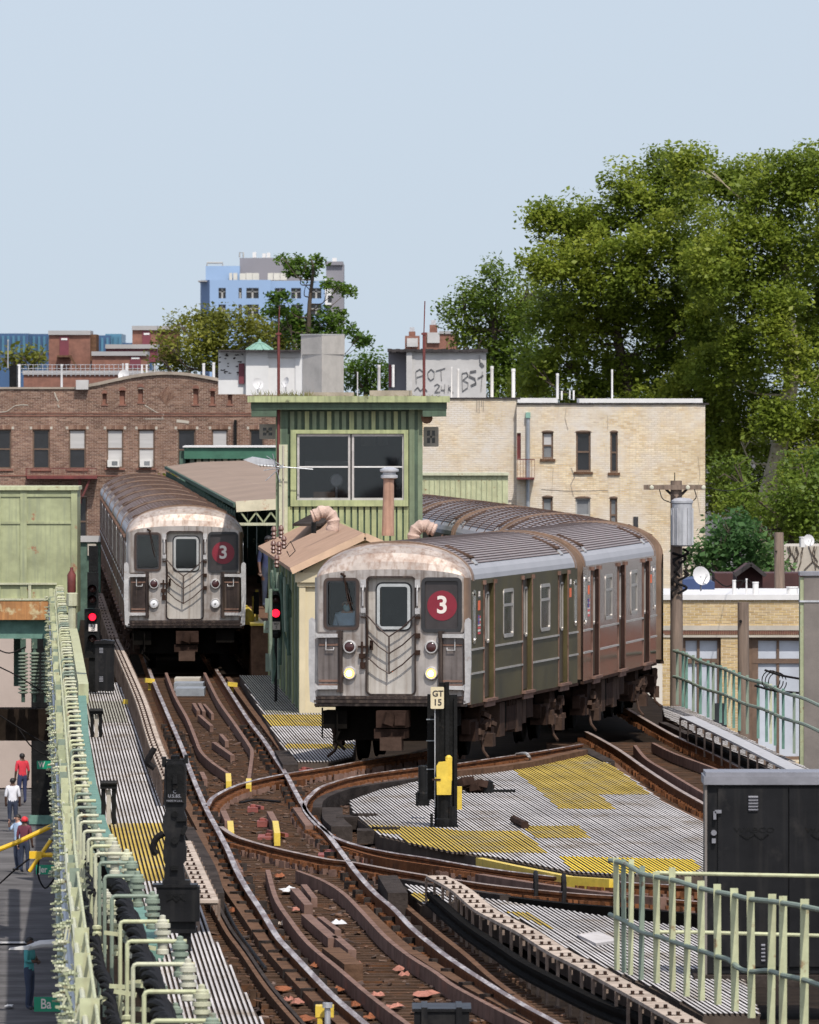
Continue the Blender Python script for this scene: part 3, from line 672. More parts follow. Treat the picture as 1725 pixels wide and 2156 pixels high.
DOORS = (2.65, 7.85, 13.0); WINS = (5.25, 10.4)

def make_car(name, label, side_m, front=True, lit=False, group=None, detail=True, straps=()):
    R = thing(name, label, 'subway car', (0,0,0), 0, group)
    # roof shell
    A = arch(); ys = [.55, CARL-.5]; b = MB(); n = len(A)
    for i in range(n-1):
        mi = 1 if (A[i][1] < 3.235 or A[i+1][1] < 3.235) else 0
        b.add([(A[i][0],ys[0],A[i][1]),(A[i+1][0],ys[0],A[i+1][1]),(A[i+1][0],ys[1],A[i+1][1]),(A[i][0],ys[1],A[i][1])], [(0,3,2,1)], mi)
    roof = b.build('roof', ['roof_steel','roof_band'], R, smooth=True)
    b = MB(); FA = arch(k=60)
    for i in range(n-1):
        for t in (0.0,.5):
            x = A[i][0]+(A[i+1][0]-A[i][0])*t; z = A[i][1]+(A[i+1][1]-A[i][1])*t
            if z < 3.27: continue
            sl = math.atan2(A[i+1][1]-A[i][1], A[i+1][0]-A[i][0]); b.obox((x, CARL/2, z), (.014, CARL-1.45, .024), (0, -sl, 0))
    b.build('roof_corrugation', 'roof_groove', roof)
    for y in (.62, *straps, CARL-.55):
        end = y in (.62, CARL-.55); b = MB(); o = arch(W0+.012, EAVE, TOP+.02, k=22); i2 = arch(W0-.03, EAVE, TOP-.03, k=22); wd = .11 if end else .045
        for p,q,r,s in zip(o,o[1:],i2,i2[1:]):
            if not end and (p[1] < 3.14 or q[1] < 3.14): continue
            b.add([(p[0],y-wd,p[1]),(q[0],y-wd,q[1]),(q[0],y+wd,q[1]),(p[0],y+wd,p[1]),(r[0],y-wd,r[1]),(s[0],y-wd,s[1]),(s[0],y+wd,s[1]),(r[0],y+wd,r[1])], [(0,3,2,1),(0,1,5,4),(2,3,7,6)])
        b.build('roof_strap', 'corner_post' if end else 'roof_rust', roof)
    # rusty hatch strips near the car ends
    for y in (1.7, CARL-1.9):
        for sx in (1,-1):
            b = MB(); b.obox((sx*.93, y, 3.475), (.5,.3,.03), (0, sx*.42, 0)); b.obox((sx*1.18,y,3.3),(.1,.42,.02),(0,sx*.8,0),1); b.build('roof_hatch', ['roof_rust','side_trim'], roof)
    # sides
    for sx in (1,-1):
        mp = lambda u,v,d,sx=sx: (sx*(W0-d), u, v)
        ops = [(d-.66, d+.66, 1.0, 2.93) for d in DOORS] + [(q-.68,q+.68,1.97,2.8,.012) for q in WINS] + [(.52,.9,1.95,2.85,.012),(14.62,15.0,1.97,2.8,.012)]
        b = MB(); panel(b, .28, CARL-.3, .95, EAVE+.02, ops, mp, .09); b.build('side_wall', side_m, R)
        tr = MB()
        for z in (1.86,1.46):
            segs = [(.3,DOORS[0]-.7),(DOORS[0]+.7,DOORS[1]-.7),(DOORS[1]+.7,DOORS[2]-.7),(DOORS[2]+.7,CARL-.3)]
            for s0,s1 in segs: tr.box(*sorted((sx*W0, sx*(W0+.022))), s0, s1, z-.016, z+.016)
        tr.build('belt_rail', 'side_trim', R)
        for d in DOORS:
            b = MB(); x0,x1 = sorted((sx*(W0-.1), sx*(W0-.07)))
            for s0,s1 in ((d-.655,d-.008),(d+.008,d+.655)):
                panel(b, s0, s1, 1.01, 2.92, [(s0+.16,s1-.16,1.95,2.75)], lambda u,v,dd,sx=sx: (sx*(W0-.075-dd),u,v), .03)
            dr = b.build('side_door', 'door_steel', R)
            b = MB()
            for s0,s1 in ((d-.655,d-.008),(d+.008,d+.655)):
                ring(b, s0+.13, s1-.13, 1.92, 2.78, .07, .035, 0, .03, lambda u,v,y,sx=sx: (sx*(W0-.068+.012-y),u,v))
            b.build('window_frame', 'side_trim', dr)
            b = MB()
            for s0,s1 in ((d-.655,d-.008),(d+.008,d+.655)): b.box(*sorted((sx*(W0-.1), sx*(W0-.095))), s0+.15, s1-.15, 1.94, 2.76)
            b.build('pane', 'window_dark', dr)
            b = MB(); b.box(*sorted((sx*(W0-.02), sx*(W0+.07))), d-.74, d+.74, .955, 1.0); b.box(*sorted((sx*W0, sx*(W0+.03))), d-.66, d+.66, .86,.955)
            for e in (-.72,.72): b.box(*sorted((sx*W0, sx*(W0+.05))), d+e-.05, d+e+.05, 2.92, 2.99)
            for e in (-.685,.685): b.box(*sorted((sx*W0, sx*(W0+.018))), d+e-.025, d+e+.025, 1.0, 2.92)
            b.build('door_sill', 'guard_rust', R)
        for q,hw,z0,z1 in [(q,.68,1.97,2.8) for q in WINS]+[(.71,.19,1.95,2.85),(14.81,.19,1.97,2.8)]:
            b = MB(); ring(b, q-hw, q+hw, z0, z1, .1, .06, 0, .025, lambda u,v,y,sx=sx: (sx*(W0+.012-y),u,v))
            if hw > .3: b.box(*sorted((sx*(W0-.005), sx*(W0+.008))), q-hw, q+hw, z1-.3, z1-.255)
            wf = b.build('side_window', 'chrome' if hw < .3 else 'side_trim', R)
            b = MB(); b.box(*sorted((sx*(W0-.012), sx*(W0-.008))), q-hw, q+hw, z0, z1); b.build('pane', 'window_dark', wf)
        b = MB(); b.box(*sorted((sx*(W0-.05), sx*(W0+.015))), .3, CARL-.3, .9, .95); b.build('side_sill', 'under_brown', R)
        if detail:
            for dy, zz in ((1.38,0.0),(14.1,0.0)):
                b = MB()
                x = sx*(W0+.004); rt = (0,1,0) if sx > 0 else (0,-1,0)
                b.box(*sorted((sx*W0, x)), dy-.14, dy+.14, 2.5, 2.66, 0)
                if dy < 5:
                    for k in range(7): b.box(*sorted((sx*W0, x+sx*.0005*k)), dy-.16, dy+.16, 2.10+.045*k, 2.135+.045*k, 1 if k % 2 == 0 else 2)
                    b.box(*sorted((sx*W0, x+sx*.006)), dy-.16, dy-.02, 2.26, 2.42, 3)
                b.box(*sorted((sx*W0, x-sx*.002)), dy-.13, dy+.13, 2.70, 2.83, 4)
                st = b.build('sticker', ['sticker_orange','sticker_red','sign_white','sticker_blue','sign_black'], R)
                b = MB(); put_text(b, '1965', (x+sx*.001, dy, 2.765), .12, .002, rt); b.build('lettering', 'sign_white', st)
    # end wall at the back, floor
    b = MB(); e = [(p[0]*.99,p[1]-.02) for p in arch()] ; poly = [(W0-.02,.95)]+e+[(-W0+.02,.95)]
    b.prism(poly[::-1], CARL-.52, CARL-.4); b.build('end_wall', 'corner_post', R)
    b = MB(); b.box(-W0+.03, W0-.03, .4, CARL-.4, .9, .98); b.build('floor', 'under_dark', R)
    # trucks and underfloor gear
    for ty in (2.9, CARL-2.9):
        b = MB()
        for sx in (1,-1):
            b.box(*sorted((sx*.98,sx*1.12)), ty-1.35, ty+1.35, .42, .66); b.box(*sorted((sx*.9,sx*1.16)), ty-.35, ty+.35, .36,.9)
            for q in (-1.02,1.02): b.box(*sorted((sx*.92,sx*1.2)), ty+q-.2, ty+q+.2, .3,.62)
        b.box(-.95,.95,ty-.3,ty+.3,.45,.75); b.box(-.6,.6,ty-1.2,ty-.75,.3,.62); b.box(-.6,.6,ty+.75,ty+1.2,.3,.62)
        tk = b.build('truck', 'under_brown', R)
        for q in (-1.02,1.02):
            for sx in (1,-1):
                b = MB(); b.lathe((sx*.715,ty+q,.43),[(.1,-.09),(.4,-.085),(.46,-.075),(.46,-.045),(.43,-.04),(.43,.07),(.38,.08),(.1,.06)],20,'x'); b.build('wheel','under_dark',tk, smooth=True)
        for sx in (1,-1):
            b = MB(); b.box(*sorted((sx*1.12,sx*1.22)), ty-.75, ty+.75, .3,.42); b.box(*sorted((sx*1.2,sx*1.36)),ty-.18,ty+.18,.18,.4)
            b.tube([(sx*1.2,ty-.5,.35),(sx*1.26,ty-.62,.12),(sx*1.36,ty-.8,.02)],.025); b.build('contact_shoe','under_tan',tk)
            b = MB()
            for k in range(16): b.obox((sx*random.uniform(1.12,1.26), ty+random.uniform(-.9,.9), random.uniform(.3,.75)), (.1,random.uniform(.1,.25),random.uniform(.06,.16)), (random.uniform(-.5,.5),0,random.uniform(-.4,.4)))
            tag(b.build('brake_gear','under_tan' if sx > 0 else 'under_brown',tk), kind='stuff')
    for sx in (1,-1):
        y = 4.9
        for wd, z0, m in ((.7,.28,'under_tan'),(.12,.4,'under_dark'),(1.3,.36,'under_brown'),(.75,.3,'under_tan'),(.5,.42,'under_tan'),(.9,.5,'under_brown')):
            b = MB(); b.box(*sorted((sx*.7,sx*1.2)), y, y+wd, z0, .86)
            if wd > 1:
                for k in range(5): b.box(*sorted((sx*1.18,sx*1.23)), y+.1+k*.24, y+.22+k*.24, .78,.9)
            b.build('equipment_box', m, R); y += wd+.06
    b = MB(); b.box(-.7,.7,4.6,10.8,.35,.85); b.build('underframe','under_dark',R)
    if not front:
        b = MB(); b.prism(poly[::-1], .42, .54); b.build('end_wall', 'corner_post', R); return R
    # ---------------- front end
    rings = [(1.225,3.05,3.2,.03),(1.25,3.04,3.33,.07),(1.275,3.02,3.47,.16),(1.29,3.01,3.58,.3),(1.302,3.0,3.652,.58)]
    b = MB(); S = [[(x,y,z) for x,z in arch(Wd,ez,tz,2.15,28)] for Wd,ez,tz,y in rings]
    for s0,s1 in zip(S,S[1:]):
        for i in range(len(s0)-1): b.add([s0[i],s0[i+1],s1[i+1],s1[i]], [(0,3,2,1)])
    b.build('front_cowl','cowl',R,smooth=True)
    b = MB(); mpf = lambda u,v,d: (u, .02+d, v)
    cabw = (-1.10,-.56,2.22,3.03); sgn = (.55,1.15,2.19,3.03); dor = (-.40,.40,1.12,3.06)
    panel(b, -1.215, 1.215, .95, 3.07, [cabw,sgn,dor], mpf, .15, 0, 1)
    a2 = arch(1.225,3.05,3.2,2.15,28); b.add([(x,.025,z) for x,z in a2], [tuple(range(len(a2)))])
    face = b.build('front_wall',['stainless','gate_dark'],R)
    for sx in (1,-1):
        b = MB(); pl = [(1.2,.018),(1.235,.03),(1.27,.08),(1.295,.16),(1.302,.3),(1.25,.3),(1.2,.1)]
        b.slab([(sx*x,y) for x,y in (pl if sx > 0 else pl[::-1])], .95, 3.06); b.build('corner_post','corner_post' if sx > 0 else 'stainless',R,smooth=True)
    # storm door
    b = MB(); panel(b,-.395,.395,1.13,3.05,[(-.21,.27,2.24,2.92)], lambda u,v,d:(u,.15+d,v), .04); dr = b.build('front_door','stainless_bright',R)
    b = MB(); ring(b,-.25,.31,2.2,2.96,.09,.05,.12,.17); b.build('window_frame','chrome',dr)
    b = MB(); ring(b,-.275,.335,2.175,2.985,.11,.03,.135,.17); b.build('window_gasket','gasket',dr)
    b = MB(); b.box(-.21,.27,.175,.18,2.24,2.92); b.build('pane','glass_cab',dr)
    b = MB(); b.box(-.36,-.31,.04,.1,1.86,2.02); b.tube([(-.335,.05,1.9),(-.335,.0,1.94),(-.335,.0,2.0)],.012); b.build('door_handle','under_brown',dr)
    b = MB(); ring(b,-.425,.425,1.10,3.09,.1,.03,-.005,.1); b.build('door_surround','gate_dark',R)
    # chevron of safety chains hung across the door
    b = MB(); V = [((-.41,2.45),(-.035,2.08),(.42,2.45)),((-.385,2.10),(-.035,1.80),(.42,2.15)),((-.39,1.74),(-.035,1.47),(.42,1.83))]
    for l,c,r in V: 
        for p,q in ((l,c),(r,c)):
            mid = ((p[0]+q[0])/2, (p[1]+q[1])/2-.03); b.tube([(p[0],-.0,p[1]),(mid[0],.02,mid[1]),(q[0],.03,q[1])],.013,6)
    b.tube([(-.035,.03,2.09),(-.035,.03,1.46)],.014,6); b.build('safety_chain','frame_brown',R)
    for x in (-.46,.45):
        b = MB(); b.box(x-.045,x+.045,-.03,.02,2.9,3.03); b.tube([(x,-.02,2.93),(x,-.07,2.85),(x,-.07,2.6),(x,-.02,2.56)],.014); b.box(x-.04,x+.04,-.05,.02,2.42,2.56); b.build('grab_handle','guard_pale',R)
        b = MB()
        for z in ((2.42,2.1,1.82) if x > 0 else (2.44,)): b.box(x-.04,x+.04,-.05,.02,z-.04,z+.04)
        if x < 0:
            b.tube([(x-.02,-.03,2.0),(x-.02,-.03,1.55)],.018); b.box(x-.07,x+.03,-.05,.02,1.72,1.8); b.box(x-.09,x+.07,-.03,.01,1.9,1.93); b.box(x-.05,x+.03,-.04,.02,1.55,1.66); b.tube([(x+.05,-.03,2.4),(x+.07,-.04,2.2),(x+.065,-.04,1.8)],.012)
        b.build('bracket','under_brown',R)
    # cab window, route sign
    b = MB(); ring(b,-1.13,-.53,2.19,3.06,.09,.05,-.005,.03); cw = b.build('cab_window','frame_brown',R)
    b = MB(); ring(b,-1.09,-.57,2.23,3.02,.07,.035,-.0,.05); b.build('gasket','gasket',cw)
    b = MB(); b.box(-1.10,-.56,.06,.065,2.22,3.03); b.build('pane','glass_cab',cw)
    b = MB(); b.tube([(-.80,-.0,3.13),(-.79,-.03,3.1),(-.72,-.02,2.7),(-.66,-.01,2.5)],.011); b.tube([(-.84,-.0,3.13),(-.76,-.03,3.08)],.02); b.tube([(-.77,-.025,3.05),(-.66,-.012,2.62)],.006); b.build('wiper','under_brown',cw)
    b = MB(); ring(b,.51,1.19,2.15,3.07,.1,.06,-.012,.03); sg = b.build('route_sign','gasket',R)
    b = MB(); b.prism(rrect(.55,1.15,2.19,3.03,.06), .03, .05); b.build('sign_face','sign_black',sg)
    b = MB(); b.lathe((.855,.029,2.6),[(.25,0),(.25,-.006)],40,'y'); b.build('route_bullet','bullet_red',sg)
    b = MB(); put_text(b,'3',(.855,.02,2.6),.40,.009); b.build('route_number','sign_white',sg)
    # lamps
    for x in (-.69,.68):
        for z, hl in ((1.91,False),(1.475,True)):
            b = MB(); b.lathe((x,.02,z),[(.115,0),(.115,-.05),(.10,-.07),(.085,-.07),(.08,-.03)],24,'y'); q = b.build('headlight' if hl else 'marker_lamp','guard_pale',R,smooth=True)
            b = MB(); b.lathe((x,.0,z),[(.084,-.03),(.07,-.045),(.035,-.052),(.005,-.054)],20,'y'); b.build('lens',('lamp_warm' if lit else 'lamp_silver') if hl else 'amber_dark',q,smooth=True)
            if hl: b = MB(); b.lathe((x-.006,-.05,z-.004),[(.045 if lit else .03,0),(.04 if lit else .025,-.012),(.005,-.016)],16,'y'); b.build('bulb','lamp_bulb' if lit else 'chrome',q,smooth=True)
    # folding gate panels and pale corner guards
    for sx in (1,-1):
        b = MB(); b.box(*sorted((sx*.83,sx*1.215)), -.02, .018, 1.2, 2.16)
        for z in (1.95,1.35,1.28): b.box(*sorted((sx*.85,sx*1.2)), -.035, -.02, z-.02, z+.015, 1)
        g = b.build('folding_gate',['gate_grey' if lit else 'gate_dark','guard_rust'],R)
        b = MB(); b.tube([(sx*.84,-.05,1.22),(sx*.84,-.05,2.14)],.04,8); b.box(*sorted((sx*.80,sx*.9)),-.09,.01,1.16,1.28); b.box(*sorted((sx*.80,sx*.9)),-.09,.01,2.06,2.18); b.build('gate_post','gate_dark',g)
        b = MB(); b.tube([(sx*.95,-.05,1.9),(sx*.95,-.07,1.86),(sx*1.08,-.07,1.86),(sx*1.08,-.05,2.05)],.012); b.build('gate_handle','guard_pale',g)
        b = MB(); x0 = sx*1.225; pg = [(sx*1.235,.97),(sx*1.26,1.3),(sx*1.25,2.3),(sx*1.265,2.37),(sx*1.31,2.40),(sx*1.355,2.36),(sx*1.36,1.6),(sx*1.335,1.0)]
        b.prism(pg, -.14, -.06)
        for z in (2.1,1.24): b.prism([(sx*1.3,z-.1),(sx*1.22,z-.035),(sx*.88,z-.03),(sx*.88,z+.03),(sx*1.22,z+.03),(sx*1.3,z+.1)], -.11,-.065)
        b.build('corner_guard','guard_pale',R)
    # anticlimber
    b = MB()
    for k,(z0,z1,y) in enumerate(((.93,.97,-.10),(.985,1.03,-.14),(1.045,1.085,-.12))): b.box(-1.27,1.27,y,.05,z0,z1)
    b.box(-1.22,1.22,-.06,.06,.94,1.1); b.build('anticlimber','gate_dark',R)
    # coupler and pilot gear
    b = MB(); b.box(-.2,.3,-.35,.25,.58,.86); b.obox((.02,-.38,.72),(.16,.1,.2),(0,.3,.5)); b.box(.12,.3,-.42,-.3,.62,.82); b.box(-.24,.28,-.3,.2,.4,.56); cp = b.build('coupler','under_brown',R)
    b = MB(); b.box(-.14,.22,-.32,-.05,.2,.42); b.build('coupler_box','under_tan',cp)
    b = MB(); b.box(-1.0,1.0,.5,.7,.35,.9); b.box(-1.15,-.75,.1,.6,.55,.85); b.box(.7,1.1,.1,.6,.6,.88); b.tube([(-1.15,.0,.9),(-1.15,.0,.4),(-.9,.0,.4),(-.9,.0,.85)],.014); b.tube([(-.85,.2,.6),(-.95,.1,.35),(-.8,.2,.2)],.03); b.build('pilot_gear','under_dark',R)
    # saloon behind the windows
    b = MB(); b.box(-1.2,-.45,1.35,1.4,1.0,3.1,0); b.box(-.45,1.2,2.2,2.25,1.0,3.2,1); b.box(-.47,-.44,.3,1.35,1.0,3.1,0); b.box(.44,.47,.3,2.2,1.0,3.1,1); b.box(-1.2,1.2,.12,2.2,3.12,3.14,1)
    b.build('cab_partition',['interior_light' if not lit else 'interior','interior'],R)
    return R

def place(car, x, Y, yaw): car.location = (x, Y, 0); car.rotation_euler = (0,0,-yaw)
R8 = math.radians
c1 = make_car('subway_car', 'leading subway car of the front train, headlights glowing, red 3 bullet', 'side_steel', True, True); place(c1, -.31, 189.3, R8(7.7))
FRONT_CAR = c1
c2 = make_car('subway_car', 'second car of the front train, lower side mirroring red brick', 'side_steel_mirror_red', False); 
def nxt(x, Y, yaw, L=15.75): return x+L*math.sin(yaw), Y+L*math.cos(yaw)
p = nxt(-.31, 189.3, R8(7.7)); place(c2, *p, R8(6.3)); p = nxt(*p, R8(6.3))
c3 = make_car('subway_car', 'third car of the front train, roof only, bending left behind the second', 'side_steel', False, straps=(2.4,5.0,7.7,10.4,13.0)); place(c3, p[0]+.1, p[1], R8(-2)); p = nxt(p[0]+.1, p[1], R8(-2))
for nme, yw in (('fourth',-3.0),('fifth',-3.4),('sixth',-4.0),('seventh',-4.2)):
    cc = copy_tree(c3); cc['label'] = '%s car of the front train, grey ribbed roof behind the signal tower' % nme; place(cc, *p, R8(yw)); p = nxt(*p, R8(yw))
l1 = make_car('subway_car', 'leading subway car of the left train, headlights off, red 3 bullet', 'side_steel', True, False, straps=(2.6,5.2,7.8,10.4,13.0)); place(l1, *U(3.25,254,0)[:2], -math.atan(SL))
lp = nxt(*U(3.25,254,0)[:2], -math.atan(SL))
for nme in ('second','third','fourth','fifth','sixth','seventh'):
    cc = copy_tree(c3); cc['label'] = '%s car of the left train, brown ribbed roof seen over the first' % nme; place(cc, *lp, -math.atan(SL)); lp = nxt(*lp, -math.atan(SL))
# ------------------------------------------------------------------ walls and windows
def bricks(b, x0, x1, z0, z1, Y, ops, bl=.215, bh=.07, j=.016, proud=.008, top=None, m=0):
    r = 0; z = z0
    while z < z1:
        iv = [(x0,x1)]
        if top:
            iv = top(z+bh) or []
        for o in ops:
            if o[3] > z+.01 and o[2] < z+bh-.01:
                nv = []
                for i0,i1 in iv:
                    if o[1] <= i0 or o[0] >= i1: nv.append((i0,i1)); continue
                    if o[0] > i0: nv.append((i0,o[0]))
                    if o[1] < i1: nv.append((o[1],i1))
                iv = nv
        k0 = x0 - (bl/2 if r % 2 else 0) + random.uniform(-.01,.01); k = k0
        while k < x1:
            for i0,i1 in iv:
                a, c = max(k+j/2,i0), min(k+bl-j/2,i1)
                if c-a > .025:
                    y = Y-proud-random.uniform(-.003,.003); zz = min(z+bh-j, z1)
                    b.add([(a,y,z),(c,y,z),(c,y,zz),(a,y,zz),(a,Y,z),(c,Y,z),(c,Y,zz),(a,Y,zz)], [(0,1,2,3),(3,2,6,7),(1,5,6,2),(0,3,7,4),(0,4,5,1)], m)
            k += bl
        z += bh; r += 1
    return b
def win(parent, x0, x1, z0, z1, Y, frame='wood_frame', pane='window_dark', sash=True, blind=0, sill='stone_sill', mull=0, fr=.06, blind_m='blind', depth=.12):
    b = MB(); y0, y1 = Y+depth-.05, Y+depth
    b.box(x0,x0+fr,y0,y1,z0,z1); b.box(x1-fr,x1,y0,y1,z0,z1); b.box(x0+fr,x1-fr,y0,y1,z1-fr,z1); b.box(x0+fr,x1-fr,y0,y1,z0,z0+fr)
    if sash: zm = (z0+z1)/2; b.box(x0+fr,x1-fr,y0+.004,y1,zm-.03,zm+.03)
    for k in range(mull): xm = x0+(x1-x0)*(k+1)/(mull+1); b.box(xm-fr*.4,xm+fr*.4,y0+.002,y1,z0+fr,z1-fr)
    wdw = b.build('window', frame, parent)
    b = MB(); b.box(x0,x1,y1,y1+.01,z0,z1); b.build('pane', pane, wdw)
    if blind: b = MB(); b.box(x0+fr,x1-fr,y1-.015,y1-.006,z1-(z1-z0)*blind,z1-fr); b.build('blind', blind_m, wdw)
    if sill: b = MB(); b.box(x0-.08,x1+.08,Y-.07,Y+depth-.051,z0-.09,z0-.003); b.build('sill', sill, wdw)
    return wdw

# ------------------------------------------------------------------ signal tower and its low house
TY = 252.0
def tx(x): return QX(x,TY)
def tz(y): return QZ(y,TY)
TW = thing('signal_tower', 'green railway signal tower with wide flat roof and big dark windows', 'tower', (tx(735),TY+2,-.2))
xl, xr, yb = tx(583), tx(888), TY+4.2
b = MB(); panel(b, xl, xr, -.2, tz(856), [(tx(627),tx(850),tz(1052),tz(915))], lambda u,v,d:(u,TY+d,v), .15)
b.build('front_wall','tower_dark',TW)
b = MB(); b.box(xl,xl+.08,TY+.02,yb,-.2,tz(856)); b.box(xr-.08,xr,TY+.02,yb,-.2,tz(856)); b.box(xl,xr,yb-.1,yb,-.2,tz(856)); b.box(xl,xr,TY+.02,yb,2.2,2.3); b.build('side_wall','tower_mid',TW)
for x0,x1,m in ((581,593,'tower_mid'),(593,606,'tower_dark'),(862,873,'tower_mid'),(873,880,'tower_dark'),(880,890,'tower_mid')):
    b = MB(); b.box(tx(x0),tx(x1),TY-.06-.01*(x0%3),TY,-.2,tz(858)); b.build('corner_post',m,TW)
k = 0
for x in np.arange(611,862,15.6):
    x = float(x); k += 1
    wv = 9.2+random.uniform(-1,1)
    b = MB(); b.box(tx(x),tx(x+wv),TY-.045,TY,tz(905),tz(866)); b.build('batten','tower_mid' if k%3 else 'tower_light',TW)
for x in np.arange(606,866,13.6):
    x = float(x); b = MB(); b.box(tx(x),tx(x+9.6),TY-.045,TY,tz(1300),tz(1067)); b.build('batten','tower_light',TW)
b = MB(); tm = [(612,860,905,913),(612,860,1053,1066),(612,624,913,1053),(851,860,913,1053)]
for x0,x1,y0,y1 in tm: b.box(tx(x0),tx(x1),TY-.10,TY+.01,tz(y1),tz(y0))
b.build('window_trim','tower_light',TW)
for x0,x1 in ((626,738),(741,852)):
    b = MB(); f = .05
    X0,X1,Z0,Z1 = tx(x0),tx(x1),tz(1053),tz(914)
    for q in ((X0,X0+f,Z0,Z1),(X1-f,X1,Z0,Z1),(X0+f,X1-f,Z1-f,Z1),(X0+f,X1-f,Z0,Z0+f)): b.box(q[0],q[1],TY-.04,TY+.05,q[2],q[3])
    wdw = b.build('window','window_alu',TW)
    b = MB(); b.box(X0+f,X1-f,TY-.03,TY+.03,tz(984.5),tz(981.5)); b.build('meeting_rail','white_clean',wdw)
    b = MB(); b.box(X0+f,X1-f,TY+.035,TY+.04,Z0+f,Z1-f); b.build('pane','glass_tower',wdw)
# what shows inside
b = MB(); b.box(xl+.1,xr-.1,TY+3.9,TY+4.0,tz(1060),tz(870)); b.build('inner_wall','interior',TW)
b = MB(); b.box(tx(640),tx(735),TY+2.2,TY+2.3,tz(984),tz(972)); b.box(tx(760),tx(790),TY+3.0,TY+3.05,tz(940),tz(920)); b.box(tx(795),tx(815),TY+3.0,TY+3.05,tz(938),tz(920)); b.build('notice_board','interior_light',TW)
b = MB(); b.box(tx(660),tx(705),TY+.6,TY+1.2,tz(1052),tz(1036)); b.build('desk_box','timber_brown',TW)
b = MB(); b.lathe((tx(708),TY+.9,tz(1012)),[(.12,-.05),(.15,0),(.12,.05)],14,'y'); b.tube([(tx(708),TY+.9,tz(1022)),(tx(708),TY+.9,tz(1055))],.03); b.build('desk_fan','window_alu',TW)
# roof
b = MB(); b.box(tx(524),tx(945),TY-.42,TY+5.2,tz(845),tz(835)); b.box(tx(522),tx(947),TY-.48,TY-.42,tz(847),tz(834)); b.box(tx(522),tx(524),TY-.42,TY+5.2,tz(847),tz(834)); b.box(tx(945),tx(947),TY-.42,TY+5.2,tz(847),tz(834))
rf = b.build('roof','tower_trim',TW)
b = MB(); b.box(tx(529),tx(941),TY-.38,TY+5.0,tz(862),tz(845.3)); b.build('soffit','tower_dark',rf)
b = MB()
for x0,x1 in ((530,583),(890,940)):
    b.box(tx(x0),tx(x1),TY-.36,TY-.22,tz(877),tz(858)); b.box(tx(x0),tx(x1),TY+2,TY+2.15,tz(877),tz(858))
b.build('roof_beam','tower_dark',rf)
b = MB(); b.box(tx(640),tx(745),TY+1,TY+3,tz(836),tz(826)); b.box(tx(778),tx(868),TY+1,TY+3,tz(836),tz(822)); b.build('roof_kerb','parapet',rf)
b = MB()
for i in range(260):
    x = random.choice([random.uniform(535,640),random.uniform(535,700),random.uniform(600,680),random.uniform(700,930)]); hgt = random.uniform(.04,.14)*(1.3 if x < 660 else .5)
    X,Y,Z = tx(x), TY-.4+random.uniform(0,.8), tz(835); dx = random.uniform(-.12,.12)
    b.add([(X-.008,Y,Z),(X+.008,Y,Z),(X+dx,Y,Z+hgt)], [(0,1,2)])
tag(b.build('roof_weeds','weed',rf), kind='stuff')
for x,y0,ytop in ((587,1000,645),(893,850,634)):
    b = MB(); b.tube([(tx(x),TY-.12,tz(y0)),(tx(x),TY-.12,tz(700))],.032,6); b.tube([(tx(x),TY-.12,tz(700)),(tx(x+2),TY-.12,tz(ytop))],.014,5); b.box(tx(x)-.06,tx(x)+.06,TY-.16,TY-.08,tz(705),tz(701)); b.build('lightning_rod','rust_red',TW)
for x0,x1,y0,y1,sd_ in ((545,580,893,925,-1),(892,924,899,941,1)):
    b = MB(); ring(b, tx(x0),tx(x1),tz(y1),tz(y0),.03,.08,TY+1.0,TY+1.06); b.box(tx((x0+x1)/2)-.02,tx((x0+x1)/2)+.02,TY+1.01,TY+1.05,tz(y1),tz(y0)); b.box(tx(x0),tx(x1),TY+1.01,TY+1.05,tz((y0+y1)/2)-.02,tz((y0+y1)/2)+.02)
    wd_ = b.build('side_window','stone_sill',TW); b = MB(); b.box(tx(x0)+.02,tx(x1)-.02,TY+1.05,TY+1.055,tz(y1)+.02,tz(y0)-.02); b.build('pane','window_dark',wd_)
b = MB(); b.lathe((tx(899),TY-.15,tz(880)),[(.03,.15),(.05,.05),(.12,-.05),(.13,-.08)],12,'y'); b.build('horn','timber_brown',TW)
b = MB(); b.box(tx(588),tx(606),TY-.22,TY-.07,tz(1190),tz(936)); b.build('cable_trunk','sage_pale',TW)
b = MB(); b.tube([(tx(597),TY-.24,tz(938)),(tx(597),TY-.24,tz(1180))],.02); b.build('conduit','stone_sill',TW)
# aerial on the left corner
AN = thing('yagi_antenna','thin spiky aerial mounted on the tower left corner','antenna',(tx(583),TY-.4,tz(1020)))
b = MB(); b.tube([(tx(545),TY-.45,tz(979)),(tx(660),TY-.45,tz(988))],.014); b.build('boom','conduit_grey',AN)
for i in range(7):
    x = 548+i*7; b = MB(); b.tube([(tx(x),TY-.8,tz(977)),(tx(x+1),TY-.1,tz(983))],.008); b.build('element','conduit_grey',AN)
for p,q in (((562,960),(600,985)),((560,1012),(598,978)),((575,955),(590,1015)),((600,984),(556,990))): 
    b = MB(); b.tube([(tx(p[0]),TY-.5,tz(p[1])),(tx(q[0]),TY-.45,tz(q[1]))],.01); b.build('element','conduit_grey',AN)

